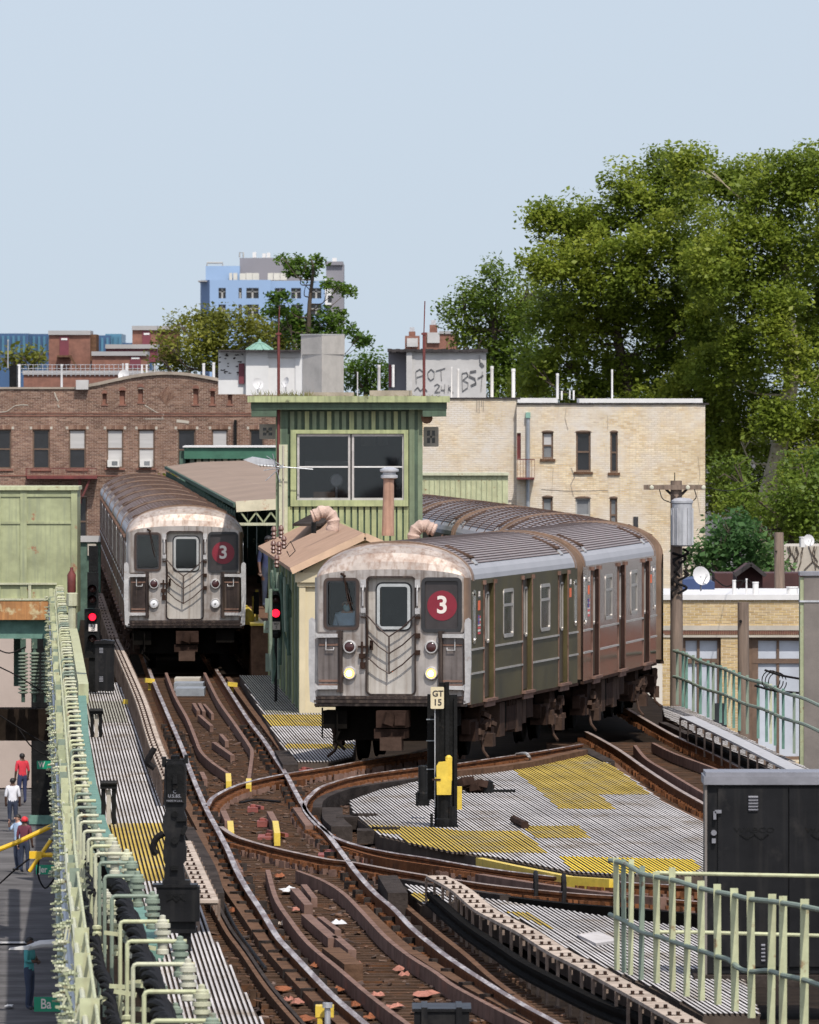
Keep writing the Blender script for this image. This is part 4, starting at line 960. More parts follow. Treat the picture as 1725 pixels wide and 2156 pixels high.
HY0, HY1 = 219.0, 251.9
def hx(x): return QX(x,HY0)
def hz(y): return QZ(y,HY0)
HS = thing('signal_house', 'low house with cream front, green side and salmon gable roof', 'house', (-1.0,235,-.2))
hl, hr, eav, apx, apz = hx(637), .42, hz(1202), hx(768), hz(1134)
sk = lambda Y: -SL*(Y-HY0)
b = MB(); b.box(hl,hl+.47,HY0,HY0+.1,-.1,eav); b.box(hl+.47,hr,HY0+.01,HY0+.1,-.1,eav); b.prism([(hl,eav),(hr,eav),(apx,apz)],HY0+.02,HY0+.1); b.build('front_wall','cream_wall',HS)
b = MB(); b.box(hl-.06,hl+.06,HY0-.05,HY0+.07,-.1,eav-.1); b.box(hl+.40,hl+.5,HY0-.03,HY0,-.1,eav-.1); b.build('corner_board','cream_wall',HS)
b = MB(); q0,q1 = (hl-.01,HY0+.07),(hl+sk(HY1),HY1); r0,r1=(hr,HY0+.07),(hr+sk(HY1),HY1)
b.slab([q0,(q0[0]+.1,q0[1]),(q1[0]+.1,q1[1]),q1], -.2, eav-.02); b.slab([(r0[0]-.1,r0[1]),r0,r1,(r1[0]-.1,r1[1])], -.2, eav-.02); b.build('side_wall','tower_mid',HS)
for i in range(11):
    Y = HY0+1.2+i*2.9; b = MB(); b.box(hl+sk(Y)-.05,hl+sk(Y)-.012,Y-.12,Y+.12,-.2,eav-.05); b.build('batten','tower_mid' if i%2 else 'tower_light',HS)
def rp(x,z,Y): return (x+sk(Y),Y,z)
for sx,m in ((-1,'salmon_roof'),(1,'salmon_roof')):
    ex = hl-.22 if sx < 0 else hr+.22; ez = eav-.02
    b = MB(); Y0,Y1 = HY0-.25,HY1; t = .07
    vs = [rp(ex,ez,Y0),rp(apx,apz+.03,Y0),rp(apx,apz+.03,Y1),rp(ex,ez,Y1)]; vs += [(v[0],v[1],v[2]+t) for v in vs]
    b.add(vs,[(0,3,2,1),(4,5,6,7),(0,1,5,4),(1,2,6,5),(2,3,7,6),(3,0,4,7)]); rr = b.build('roof',m,HS)
    b = MB(); b.beam(rp(ex,ez+.02,Y0-.02),rp(apx,apz+.05,Y0-.02),.05,.13); b.build('bargeboard','salmon_trim',rr)
    b = MB(); b.beam(rp(ex*.98,ez-.04,Y1-.1),rp(apx,apz+.14,Y1-.05),.05,.10); b.build('flashing','tower_light',rr)
b = MB(); b.box(hl-.14,hr+.1,HY0-.12,HY0-.0,eav-.22,eav-.03); b.box(hl-.1,hr+.1,HY0-.07,HY0,eav-.30,eav-.22); b.build('cornice','cream_wall',HS)
b = MB(); b.beam(rp(apx-.04,apz+.13,249),rp(apx-.62,apz+.03,240),.6,.05); b.build('ridge_patch','timber_dark',HS)
b = MB(); b.tube([rp(hl+.3,eav+.2,228),rp(hl+1.2,eav+.42,232),rp(apx-.1,apz+.12,236)],.012); b.tube([Q(600,1155,226),Q(612,1140,226),Q(622,1160,226),Q(610,1172,226),Q(604,1160,226)],.012); b.build('roof_wire','cable',HS)
for px,Y in (([(700,1118),(702,1096),(694,1082),(680,1077),(664,1085),(656,1088)],230.),([(872,1150),(872,1128),(880,1112),(895,1107),(908,1113),(918,1117)],226.)):
    P = spline([Q(x,y,Y) for x,y in px],4); b = MB(); rs = [.125*(1+.12*math.sin(i*2.1)) for i in range(len(P))]; b.tube(P,rs,10)
    tag(b.build('vent_pipe','pipe_wrap',None,smooth=True),'peach wrapped vent pipe curling %s over the salmon roof'%('left' if px[0][0]<800 else 'right beside the train'),'vent pipe')
ST = thing('stove_pipe','tall salmon flue pipe with grey cap before the tower window','pipe',Q(817,1128,229.))
b = MB(); p0,p1 = Q(817,1128,229.),Q(819,1000,229.); b.tube([p0,p1],[.125,.105],12); b.build('flue','pipe_salmon',ST,smooth=True)
b = MB(); c = Q(820,1004,229.); b.lathe(c,[(.125,-.04),(.17,-.02),(.17,.03),(.13,.05),(.13,.09),(.19,.11),(.19,.15),(.06,.2)],14); b.build('cap','galv',ST,smooth=True)
b = MB(); p = Q(661,1112,226.); b.lathe((p[0]-.0,p[1],p[2]-.1),[(.05,0),(.05,.22)],8); tag(b.build('roof_stub','black_iron'),'small black stub pipe on the salmon roof','pipe')

# pipes, insulators and boxes on the green flank of the house
PI = thing('pipe_rack','bundle of green conduits and brown insulators on the house left side','pipe rack',(hl-.35,228,-.2))
for i,(x,y0,y1) in enumerate([(574,1200,1440),(579,1190,1435),(585,1205,1430),(592,1210,1400),(600,1215,1330),(606,1230,1380),(570,1240,1410)]):
    Y = 231-i*1.3; b = MB(); b.tube([Q(x,y0,Y),Q(x,(y0+y1)/2,Y),Q(x+random.uniform(-3,3),y1,Y)],.035,7); b.build('conduit','steel_green' if i%2 else 'sage_blue',PI)
for i,(x,y) in enumerate([(577,1120),(592,1118),(576,1150),(588,1152),(598,1140),(583,1180)]):
    c = Q(x,y,229.-i*.5); b = MB(); b.lathe((c[0],c[1],c[2]-.15),[(.03,0),(.055,.03),(.035,.07),(.06,.1),(.035,.15),(.06,.18),(.045,.24),(.015,.27)],10); b.build('insulator','insul_brown',PI,smooth=True)
for px in ([(592,1205),(600,1230),(612,1250),(613,1300)],[(571,1205),(575,1240),(592,1250),(598,1330),(610,1380)],[(573,1360),(580,1400),(575,1435)]):
    b = MB(); b.tube(spline([Q(x,y,226) for x,y in px],5),.028,6); b.build('conduit','steel_green',PI)
for x,y,sz in ((571,1275,.24),(575,1395,.3),(566,1320,.2)):
    c = Q(x,y,232); b = MB(); b.box(c[0]-sz/2,c[0]+sz/2,c[1]-.1,c[1]+.1,c[2]-sz*.6,c[2]+sz*.6); b.build('junction_box','sage_blue',PI)

# ------------------------------------------------------------------ station platform and canopies behind the tower
CN = thing('platform_canopy','brown station canopy on green trusses beside the left train','canopy',Q(520,1250,290.))
cy0,cy1 = 274.0, 425.0
def cu(u,Y,z): return U(u,Y,z)
zc = QZ(1058,cy0)-.02; ul = QX(499,cy0)+SL*cy0; ur = ul+3.2
b = MB(); L = [(ul,0.),(ul+1.2,.16),(ur,.22)]
for (a,za),(c,zc2) in zip(L,L[1:]):
    vs = [cu(a,cy0,zc+za),cu(c,cy0,zc+zc2),cu(c,cy1,zc+zc2),cu(a,cy1,zc+za)]; vs += [(v[0],v[1],v[2]-.06) for v in vs]
    b.add(vs,[(0,1,2,3),(7,6,5,4),(0,4,5,1),(0,3,7,4)])
b.build('roof','canopy_roof',CN)
b = MB(); b.beam(cu(ul-.02,cy0-.05,zc-.08),cu(ur,cy0-.05,zc+.12),.06,.26); b.build('end_fascia','canopy_edge',CN)
b = MB(); b.beam(cu(ul-.05,cy0,zc-.05),cu(ul-.05,cy1,zc-.05),.06,.10); b.build('side_fascia','steel_green',CN)
for i in range(9):
    a = ul+.1+i*.36; b = MB(); b.beam(cu(a,cy0-.02,zc-.22),cu(a+.18,cy0-.02,zc-.46),.04,.04); b.beam(cu(a+.18,cy0-.02,zc-.46),cu(a+.36,cy0-.02,zc-.22),.04,.04); b.build('truss_web','sage',CN)
b = MB(); b.beam(cu(ul,cy0-.02,zc-.5),cu(ur,cy0-.02,zc-.5),.06,.07); b.build('truss_chord','sage_pale',CN)
b = MB(); b.beam(cu(ul-.03,cy0,zc-.52),cu(ul-.03,cy1,zc-.52),.05,.07); 
for i in range(40): Y = cy0+i*3.75; b.beam(cu(ul-.03,Y,zc-.5),cu(ul-.03,Y+1.9,zc-.2),.04,.05); b.beam(cu(ul-.03,Y+1.9,zc-.2),cu(ul-.03,Y+3.75,zc-.5),.04,.05)
b.build('side_truss','steel_green',CN)
for Y in (282,296,310,324,338,352,366,380,394,408):
    b = MB(); b.box(cu(ul+1.3,Y,0)[0]-.12,cu(ul+1.3,Y,0)[0]+.12,Y-.12,Y+.12,.9,zc+.1); b.build('column','timber_brown' if Y < 290 else 'steel_green',CN)
for i,Y in enumerate((345,365,385)): b = MB(); b.box(cu(ul+.1,Y,0)[0]-.25,cu(ul+.1,Y,0)[0]+.05,Y,Y+1,zc-1.1,zc-.65); b.build('station_sign','rust_red',CN)
PF = thing('station_platform','dim station platform with yellow edge beside the left train',None,U(ul+1,300,-.2),kind='structure')
b = MB(); pu = 4.72; b.slab([cu(pu,253,0)[:2],cu(pu+2.0,253,0)[:2],cu(pu+3.4,430,0)[:2],cu(pu,430,0)[:2]],-.2,1.02); b.build('platform_slab','timber_brown',PF)
b = MB(); b.slab([cu(pu-.03,252.9,0)[:2],cu(pu+.3,252.9,0)[:2],cu(pu+.3,430,0)[:2],cu(pu-.03,430,0)[:2]],1.0,1.05); b.build('tactile_strip','yellow_paint',PF)
b = MB(); b.slab([cu(pu+2.3,300,0)[:2],cu(pu+2.5,300,0)[:2],cu(pu+2.5,430,0)[:2],cu(pu+2.3,430,0)[:2]],1.02,zc); b.build('windscreen','tower_dark',PF)
b = MB(); p = Q(541,1340,256.); b.tube([p,(p[0],p[1],p[2]+1.05)],.035); b.tube([(p[0]-.08,p[1],p[2]),(p[0]-.08,p[1],p[2]+.9)],.03)
PG = b.build('platform_gate','yellow_paint'); tag(PG,'yellow and black end gate post on the station platform','gate')
b = MB(); b.box(p[0]-.07,p[0]+.05,p[1]-.05,p[1]-.036,p[2]+.5,p[2]+1.0); b.build('black_wrap','black_iron',PG)
b = MB(); c = Q(522,1315,255.); b.lathe(c,[(.16,0),(.16,.18),(.1,.3),(.02,.36)],10); tag(b.build('yellow_bag','yellow_paint',None,smooth=True),'yellow bundle lying at the platform end','bag')
b = MB(); b.prism([(QX(x,270),QZ(y,270)) for x,y in [(512,968),(530,962),(578,970),(578,984),(545,980)]][::-1],270,271.5); tag(b.build('sheet_patch','galv'),'crumpled grey metal sheet on the canopy beside the tower','sheet')
S2 = thing('station_house','dark green flat canopy behind the brown canopy',None,Q(480,1000,440.)); tag(S2,cat='canopy')
b = MB(); b.box(QX(388,440),QX(600,440),440,446,QZ(966,440),QZ(942,440)); b.build('fascia','dark_green',S2)
b = MB(); b.box(QX(385,440),QX(600,440),439.9,446,QZ(942,440),QZ(939,440)); b.build('coping','white_clean',S2)
for i in range(14): x = 400+i*14; b = MB(); b.box(QX(x,440),QX(x+9,440),440.3,440.5,QZ(1000,440),QZ(966,440)); b.build('siding_strip','sage_pale' if i%2 else 'sage_blue',S2)
b = MB(); b.box(QX(378,440),QX(390,440),440.2,441,QZ(1080,440),QZ(950,440)); b.box(QX(380,440),QX(600,440),441,445.5,-1,QZ(967,440)); b.build('wall','steel_green',S2)
b = MB(); b.box(QX(885,330),QX(1070,330),330,333,QZ(1120,330),QZ(1000,330)); WS = b.build('windscreen','sage_light'); tag(WS,'pale green station windscreen behind the curving train','screen')
b = MB(); b.box(QX(883,330),QX(1072,330),329.9,333.1,QZ(1001,330),QZ(996,330)); b.build('coping','sage_pale',WS)
for i in range(16): x = 893+i*11; b = MB(); b.box(QX(x,330),QX(x+1.2,330),329.97,330,QZ(1119,330),QZ(1002,330)); b.build('seam','sage',WS)

# ------------------------------------------------------------------ left: green mezzanine panel and what hangs below it
MZ = thing('mezzanine_wall','pale green riveted steel wall with rusty lower edge at the left','wall',(QX(60,300),302,QZ(1310,300)))
Y = 300.; q = lambda x: QX(x,Y); r = lambda y: QZ(y,Y)
b = MB(); b.box(q(-90),q(163),Y,Y+3,r(1290),r(1030)); b.build('wall_sheet','panel_green',MZ)
b = MB(); b.box(q(-90),q(166),Y-.1,Y+3.1,r(1032),r(1024)); b.build('coping','sage_light',MZ)
for x0,x1 in ((43,57),(150,163),(-60,-45),(-2,2)): b = MB(); b.box(q(x0),q(x1),Y-.04,Y,r(1262),r(1034)); b.build('rib','panel_green',MZ)
for y0,y1 in ((1098,1103),(1040,1046)): b = MB(); b.box(q(-90),q(150),Y-.03,Y,r(y1),r(y0)); b.build('seam','panel_green',MZ)
b = MB(); b.box(q(-90),q(150),Y-.08,Y,r(1264),r(1260)); b.box(q(-90),q(120),Y-.08,Y,r(1231),r(1227)); b.box(q(60),q(66),Y-.07,Y,r(1260),r(1231)); b.build('handrail','sage_pale',MZ)
b = MB(); b.box(q(-90),q(115),Y-.06,Y+.1,r(1305),r(1266)); b.build('skirt','rust_panel',MZ)
b = MB(); b.box(q(-90),q(112),Y+.2,Y+2.8,r(1345),r(1306)); b.build('girder','teal_paint',MZ)
b = MB(); b.box(q(-90),q(110),Y+1,Y+2.8,r(1562),r(1495)); b.build('dark_band','deck_dark',MZ)  # near-black box fills the dark underside band below
b = MB(); b.box(QX(-120,420),QX(150,420),420,430,STREET,QZ(1330,420)); tag(b.build('pale_building','wall_peach'),'pale peach building wall glimpsed below the rusty steel edge','building')
for x in (30,): b = MB(); b.box(q(x)-.1,q(x)+.1,Y+2.6,Y+2.88,r(1450),r(1345)); b.build('mullion','steel_green',MZ)
IS = [None]
for i,x in enumerate((50,74,98)):
    T = thing('insulator_stack','green finned insulator stack under the rusty edge, %s of three'%('leftmost','middle','rightmost')[i],'insulator',(q(x),Y-.3,r(1470)))
    for k in range(12):
        b = MB(); yy = 1375+k*7.4; b.lathe((q(x),Y-.3,r(yy+4)),[(.07,0),(.135,.03),(.135,.05),(.07,.075)],10); b.build('fin','sage_blue',T,smooth=True)
    b = MB(); b.tube([(q(x),Y-.3,r(1350)),(q(x),Y-.3,r(1478))],.05,8); b.box(q(x)-.07,q(x)+.07,Y-.36,Y-.24,r(1365),r(1345)); b.build('core','steel_green',T)
b = MB(); b.tube(spline([Q(x,y,298) for x,y in [(-10,1365),(20,1375),(55,1362)]],5),.02); b.tube(spline([Q(x,y,298) for x,y in [(-10,1400),(40,1425),(110,1470)]],5),.02); b.tube(spline([Q(x,y,290) for x,y in [(-10,1500),(60,1545),(120,1580)]],5),.02); b.tube(spline([Q(x,y,290) for x,y in [(40,1535),(70,1575),(120,1600)]],5),.02)
tag(b.build('hanging_wires','cable'),'black wires looping below the rusty steel edge','wire')
b = MB(); b.box(QX(-40,480),QX(35,480),470,480,STREET,STREET+1.0); 

# far side of the line just behind the left train
b = MB(); b.box(QX(163,335),QX(212,335),335,335.4,QZ(1330,335),QZ(1130,335)); EF = b.build('end_screen','steel_green'); tag(EF,'mottled green screen in the gap left of the train','screen')
b = MB(); b.box(QX(163,335),QX(212,335),334.9,335,QZ(1141,335),QZ(1128,335)); b.build('coping','grey_paint',EF)
b = MB(); b.box(QX(185,335),QX(203,335),334.9,335,QZ(1170,335),QZ(1145,335)); b.build('notice','stone_sill',EF)
# ------------------------------------------------------------------ buildings
def boxpx(b, x0, x1, y0, y1, Y, depth, m=0): b.box(QX(x0,Y),QX(x1,Y),Y,Y+depth,QZ(y1,Y),QZ(y0,Y),m); return b
def part(name, m, parent, rects, Y, depth, dy=0):
    b = MB()
    for x0,x1,y0,y1 in rects: boxpx(b,x0,x1,y0,y1,Y+dy,depth)
    return b.build(name,m,parent)
# -- brick apartment house at the left
BY = 480.
q = lambda x: QX(x,BY); r = lambda y: QZ(y,BY)
BH = thing('apartment_house','red brick apartment house with arched parapet and niches at the left','building',(q(240),BY+6,STREET))
wins = [(-12,24,904,987),(69,105,904,987),(145,181,904,987),(225,260,904,985),(291,326,904,985),(374,412,904,990),(446,480,904,985),(526,556,904,985)]
low = [(-40,-8,1046,1135),(70,105,1046,1135),(164,184,1046,1150),(225,258,1046,1135),(291,326,1046,1135),(374,408,1046,1135)]
ops = [(q(a),q(c),r(d_),r(e_)) for a,c,e_,d_ in wins+low]
niche = [(216,225,828,851),(252,264,822,851),(291,302,815,847),(407,418,818,851),(443,453,823,851),(480,489,830,851)]
nops = [(q(a),q(c),r(d_),r(e_)) for a,c,e_,d_ in niche]
def topz(xpx):
    if xpx < 185 or xpx > 516: return 818.
    return 813 - 26*max(0, math.cos((xpx-352)/166*math.pi/2))**1.2
def toprow(z):
    # visible interval(s) of the wall at height z
    y = HY + (H-z)*F/BY; iv = []; cur = None
    for x in range(-100,596,4):
        ok = y >= topz(x)
        if ok and cur is None: cur = x
        if not ok and cur is not None: iv.append((q(cur),q(x))); cur = None
    if cur is not None: iv.append((q(cur),q(592)))
    return iv
b = MB(); panel(b,q(-100),q(592),STREET,r(819),ops+nops,lambda u,v,d:(u,BY+d,v),.14)
xs = list(range(184,520,6)); 
for x0,x1 in zip(xs,xs[1:]): b.add([(q(x0),BY,r(819)),(q(x1),BY,r(819)),(q(x1),BY,r(topz(x1))),(q(x0),BY,r(topz(x0)))],[(0,1,2,3)])
b.build('wall','mortar_red',BH)
tag(bricks(MB(),q(-100),q(592),r(1180),r(784),BY,ops+nops,top=toprow).build('bricks','brick_red',BH),kind='stuff')
b = MB(); 
for (x0,x1,z0,z1) in nops: b.box(x0,x1,BY+.14,BY+.16,z0,z1)
b.build('niche_back','brick_flat',BH)
for i,(a,c,e_,d_) in enumerate(niche):
    cx,hw = q((a+c)/2),(q(c)-q(a))/2; P=[(cx+math.cos(t)*(hw+.035),r(e_)+math.sin(t)*(hw+.035)) for t in np.linspace(0,math.pi,9)]; I=[(cx+math.cos(t)*hw,r(e_)-.03+math.sin(t)*hw*.3) for t in np.linspace(math.pi,0,9)]
    b = MB(); b.prism([(float(x),float(z)) for x,z in P+I][::-1],BY-.03,BY+.05); b.build('niche_arch','brick_flat',BH); b = MB(); b.box(q(a)-.05,q(c)+.05,BY-.04,BY+.02,r(d_)-.07,r(d_)); b.build('niche_sill','brick_flat',BH)
b = MB(); cx,cz = q(351.5),r(833); 
for i in range(9):
    t = (i-4)/4.5; 
    for j in range(7):
        u,v = (j-3)*.1, t*.33
        b.obox((cx+(u-v)*.6,BY-.018,cz+(u+v)*.6),(.085,.012,.045),(0,-math.pi/4,0))
b.build('brick_diamond','brick_red',BH)
b = MB(); P = [(x,topz(x)) for x in range(186,518,8)]
for (x0,y0),(x1,y1) in zip(P,P[1:]): b.beam((q(x0),BY+.06,r(y0)+.03),(q(x1),BY+.06,r(y1)+.03),.34,.13)
b.box(q(-100),q(186),BY-.08,BY+.3,r(819),r(815)); b.box(q(516),q(592),BY-.08,BY+.3,r(819),r(814)); b.build('coping','parapet',BH)
b = MB()
for y0,y1 in ((869,871),(874,876.5),(1000,1003)): b.box(q(-100),q(592),BY-.035,BY,r(y1),r(y0))
b.build('string_course','brick_flat',BH)
for a,c,e_,d_ in wins: 
    b = MB(); k = a-4
    while k < c+3: b.box(q(k),q(k+2.9),BY-.02,BY,r(e_),r(e_-9)); k += 3.6
    b.build('lintel_bricks','brick_red',BH); b = MB()
    for s in (a-6,c+1): b.box(q(s),q(s+5),BY-.03,BY,r(e_),r(e_-6))
    b.build('lintel_stone','stone_sill',BH)
pan = ['window_dark','window_dark','window_dark','window_grey','window_grey','window_dark','window_grey','window_dark']; bl = [0,0,.5,.97,.97,.0,.6,0]
for i,(o) in enumerate(ops[:8]): win(BH,o[0],o[1],o[2],o[3],BY,'wood_frame',pan[i],True,bl[i],'brick_flat')
for o in ops[8:]: win(BH,o[0],o[1],o[2],o[3],BY,'wood_frame','window_dark',True,0,'brick_flat')
for x in (240,308):
    AC = thing('window_air_conditioner','white window air conditioner in the %s blinded brick window'%('left' if x < 280 else 'right'),'air conditioner',(q(x),BY-.2,r(984)))
    b = MB(); b.box(q(x-13),q(x+12),BY-.28,BY+.12,r(983),r(968)); b.build('case','ac_white',AC)
    b = MB(); b.box(q(x-4),q(x+8),BY-.285,BY-.281,r(980),r(971)); b.build('grille','window_grey',AC)
b = MB(); b.box(q(56),q(206),BY-.9,BY-.05,r(1008),r(1002)); b.box(q(56),q(58),BY-.9,BY-.85,r(1008),r(985)); 
for x in range(60,206,9): b.box(q(x),q(x+.6),BY-.9,BY-.88,r(1002),r(985))
b.box(q(56),q(206),BY-.9,BY-.86,r(986.5),r(985)); b.beam((q(175),BY-.5,r(1045)),(q(190),BY-.5,r(1010)),.5,.08); b.box(q(166),q(172),BY-.6,BY-.5,r(1060),r(1008)); tag(b.build('fire_escape','rust_red'),'dark red fire escape balcony on the brick house','fire escape')
def strip(b,px,wd,Y,dy):
    P = [Q(x,y,Y+dy) for x,y in px]
    for p,s in zip(P,P[1:]): b.beam(p,s,.012,wd)
for px_,w_ in [([(115, 826), (118, 835), (123, 845), (122, 852), (125, 858)], 0.05), ([(0, 868), (15, 866), (30, 855), (45, 852), (60, 853)], 0.03), ([(305, 853), (320, 862), (330, 868), (345, 872), (342, 880)], 0.035), ([(305, 882), (345, 882)], 0.03), ([(372, 886), (398, 889)], 0.12)]:
    b = MB(); strip(b,px_,w_,BY,-.02); b.build('pointing_patch','stone_sill',BH)
part('downpipe','black_iron',BH,[(493,499,884,940)],BY,.12,-.2)
b = MB(); b.box(q(-100),q(592),BY+.3,BY+14,r(830),r(824)); b.build('roof','roof_pale',BH)
b = MB(); b.box(q(-100),q(-98),BY+.2,BY+14,STREET,r(830)); b.box(q(590),q(592),BY+.2,BY+14,STREET,r(830)); b.build('side_wall','mortar_red',BH)
part('skylight_box','grey_paint',None,[(160,186,800,820)],BY,1,-.3); o = bpy.data.objects['skylight_box']; tag(o,'small grey and white box on the brick parapet','box')
# roof-top clutter
def vent(x,y0,y1,Y,wpx,label,m='white_clean',grp='white vent pipes on the roofs'):
    s = F/Y; b = MB(); c = Q(x,y1,Y); h = (y1-y0)/s; w_ = wpx/s/2
    b.lathe(c,[(w_,0),(w_,h*.9),(w_*1.15,h*.91),(w_*1.1,h)],9); tag(b.build('vent_pipe',m,None,smooth=True),label,'vent pipe',grp)
L1 = [(40,767,820,7),(130,767,818,5),(259,765,805,3),(267,765,803,7),(299,768,800,4),(309,768,798,4),(326,766,795,3),(429,765,800,6),(450,763,805,6)]
nm = ['first','second','third','fourth','fifth','sixth','seventh','eighth','ninth','tenth','eleventh','twelfth']
for i,(x,y0,y1,wv) in enumerate(L1): vent(x,y0,y1,BY+3,wv,'white vent pipe above the red brick parapet, %s from the left'%nm[i])
for i,(x,y0,y1,wv) in enumerate([(753,783,836,2.5),(798,768,836,7),(828,768,815,6),(951,772,838,3.5),(965,776,838,5),(1036,771,836,7),(1081,776,838,8),(1174,786,840,6),(1183,823,842,4),(1200,822,840,3),(1208,822,842,4),(1289,778,840,4)]):
    vent(x,y0,y1,405,wv,'white vent pipe over the cream roofs, %s counting from the tower'%nm[i])
b = MB(); boxpx(b,20,35,770,815,470,2); tag(b.build('roof_tank','black_iron'),'dark box standing on the roof at the far left','tank')
vent(17,715,775,520,3,'thin grey mast at the far left over the roofs','galv','masts on the roofs')
def dish(x,y,rpx,Y,label,tilt=.3):
    D = thing('satellite_dish',label,'satellite dish',Q(x,y+rpx*1.3,Y)); s = F/Y; R_ = rpx/s; c = Vector(Q(x,y,Y)); b = MB(); n = 18; o = len(b.v)
    M_ = Matrix.Rotation(tilt,3,'Z') @ Matrix.Rotation(-.35,3,'X'); vs = []
    for k in range(5):
        rr = R_*k/4
        for a in range(n): vs.append(c + M_ @ Vector((rr*math.cos(2*math.pi*a/n)*.92, .35*(rr/R_)**2*R_*-1+.2*R_, rr*math.sin(2*math.pi*a/n))))
    fs = []
    for k in range(4):
        for a in range(n): a2=(a+1)%n; fs.append((k*n+a,k*n+a2,(k+1)*n+a2,(k+1)*n+a))
    b.add(vs,fs); b.add([v+Vector((0,.02,0)) for v in vs],[f[::-1] for f in fs]); b.build('reflector','dish',D,smooth=True)
    b = MB(); e = c + M_ @ Vector((R_*.15,-R_*1.1,-R_*.3)); b.tube([c+M_ @ Vector((0,0,-R_*.95)),e],R_*.05,5); b.obox(e,(R_*.25,R_*.3,R_*.25)); b.build('feed_arm','dish',D)
    b = MB(); b.tube([c+Vector((0,.15*R_,0)),c+Vector((0,.4*R_,-R_*1.5))],R_*.07,6); b.build('mast','galv',D)
dish(261,791,13,482,'round white satellite dish on the brick parapet near its arch',-.2)
dish(484,792,13,470,'white satellite dish against the peeling white bulkhead')
dish(543,808,13,425,'pale satellite dish below the white roof bulkhead, beside tower roof')
dish(602,806,12,425,'tilted white satellite dish just left of the chimney',-.9)
# brick bulkheads further back
def bulk(label,x0,x1,y0,y1,Y,m,depth=5,cop=True,door=None):
    T = thing('roof_bulkhead',label,'bulkhead',Q((x0+x1)/2,y1,Y+depth/2)); b = MB(); boxpx(b,x0,x1,y0,y1+14,Y,depth); b.build('wall',m,T)
    if cop: b = MB(); b.box(QX(x0-1,Y),QX(x1+1,Y),Y-.15,Y+depth+.1,QZ(y0+1,Y),QZ(y0-8,Y)); b.build('coping','roof_pale',T)
    if door: b = MB(); boxpx(b,*door,Y-.05,.05); d_ = b.build('door','door_maroon',T); b = MB(); boxpx(b,door[0]+3,door[1]-3,door[2]+4,door[2]+8,Y-.07,.02); b.build('door_lamp','white_clean',d_)
    return T
T = bulk('brick roof bulkhead with maroon door and steps, far left',103,190,704,770,600,'brick_flat',5,True,(126,145,708,748)); b = MB(); boxpx(b,190,203,704,760,600.5,5); b.build('side_wall','timber_brown',T)
b = MB(); b.beam(Q(148,750,599),Q(165,778,599),.5,.1); boxpx(b,120,150,748,752,599,1); b.build('stairs','timber_brown',T)
bulk('brick roof bulkhead with maroon door beside the leafy tree',279,330,694,750,610,'brick_flat',5,True,(300,318,697,725)); bulk('tan brick roof bulkhead half behind the leafy tree',330,376,694,750,612,'timber_brown',5)
bulk('low brick bulkhead with grey coping and maroon doorway',194,310,748,790,595,'brick_flat',5,True,(274,297,748,775)); bulk('long low roof house with maroon end wall',223,331,733,748,605,'door_maroon',5)
B2 = thing('brick_building','dark red brick building strip behind the left roof','building',Q(200,800,560)); part('wall','brick_flat',B2,[(50,335,788,830)],560,12); part('coping','roof_pale',B2,[(48,337,780,789)],560,12,-.1)
b = MB()
for x in range(60,315,10): b.tube([Q(x,768,556),Q(x,792,556)],.015,4)
for y in (768,776,784): b.tube([Q(45,y,556),Q(315,y,556)],.012,4)
tag(b.build('roof_fence','galv'),'thin wire fence along the far roof edge','fence')
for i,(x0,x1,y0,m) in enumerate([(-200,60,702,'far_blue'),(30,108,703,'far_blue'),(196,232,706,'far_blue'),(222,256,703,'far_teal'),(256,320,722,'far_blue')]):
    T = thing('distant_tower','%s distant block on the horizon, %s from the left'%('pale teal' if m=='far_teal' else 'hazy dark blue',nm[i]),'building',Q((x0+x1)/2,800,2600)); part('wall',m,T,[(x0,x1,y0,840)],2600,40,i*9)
    s = 0
    b = MB()
    for x in range(int(x0)+6,int(x1)-4,11): boxpx(b,x,x+5,y0+5,y0+40,2599.5+i*9,.5)
    b.build('facade_bay','far_teal',T)
# -- the blue tower
Z2 = lambda zx,zy: ((500+zx/2.464)/1.2006,(600+zy/2.464)/1.2006)
UY = 1500.
UB = thing('blue_tower','pale blue apartment tower with grey penthouse and white roof units','building',Q(560,900,UY+15))
def zb(m,name,x0,x1,y0,y1,dep=20,dy=0,parent=UB):
    (a,c),(e_,f_) = Z2(x0,y0),Z2(x1,y1); return part(name,m,parent,[(a,e_,c,f_)],UY,dep,dy)
wrow = [(315,380),(418,490)]; wcol = [(130,175,'L'),(255,275,'n'),(303,380,'L'),(480,545,'L'),(582,643,'L'),(705,770,'L')]
def fx(zx): return QX(Z2(zx,0)[0],UY)
def fz(zy): return QZ(Z2(0,zy)[1],UY)
ops = [(fx(a),fx(c),fz(d1),fz(d0)) for a,c,_ in wcol for d0,d1 in wrow+[(520,590),(620,690)]]
b = MB(); panel(b,fx(75),fx(455),fz(900),fz(265),[o for o in ops if o[1] < fx(455)],lambda u,v,d:(u,UY+d,v),.5); b.build('wall','blue_wall',UB)
b = MB(); panel(b,fx(455),fx(800),fz(900),fz(270),[o for o in ops if o[0] > fx(455)],lambda u,v,d:(u,UY+1.2+d,v),.5); b.build('wall','blue_wall',UB)
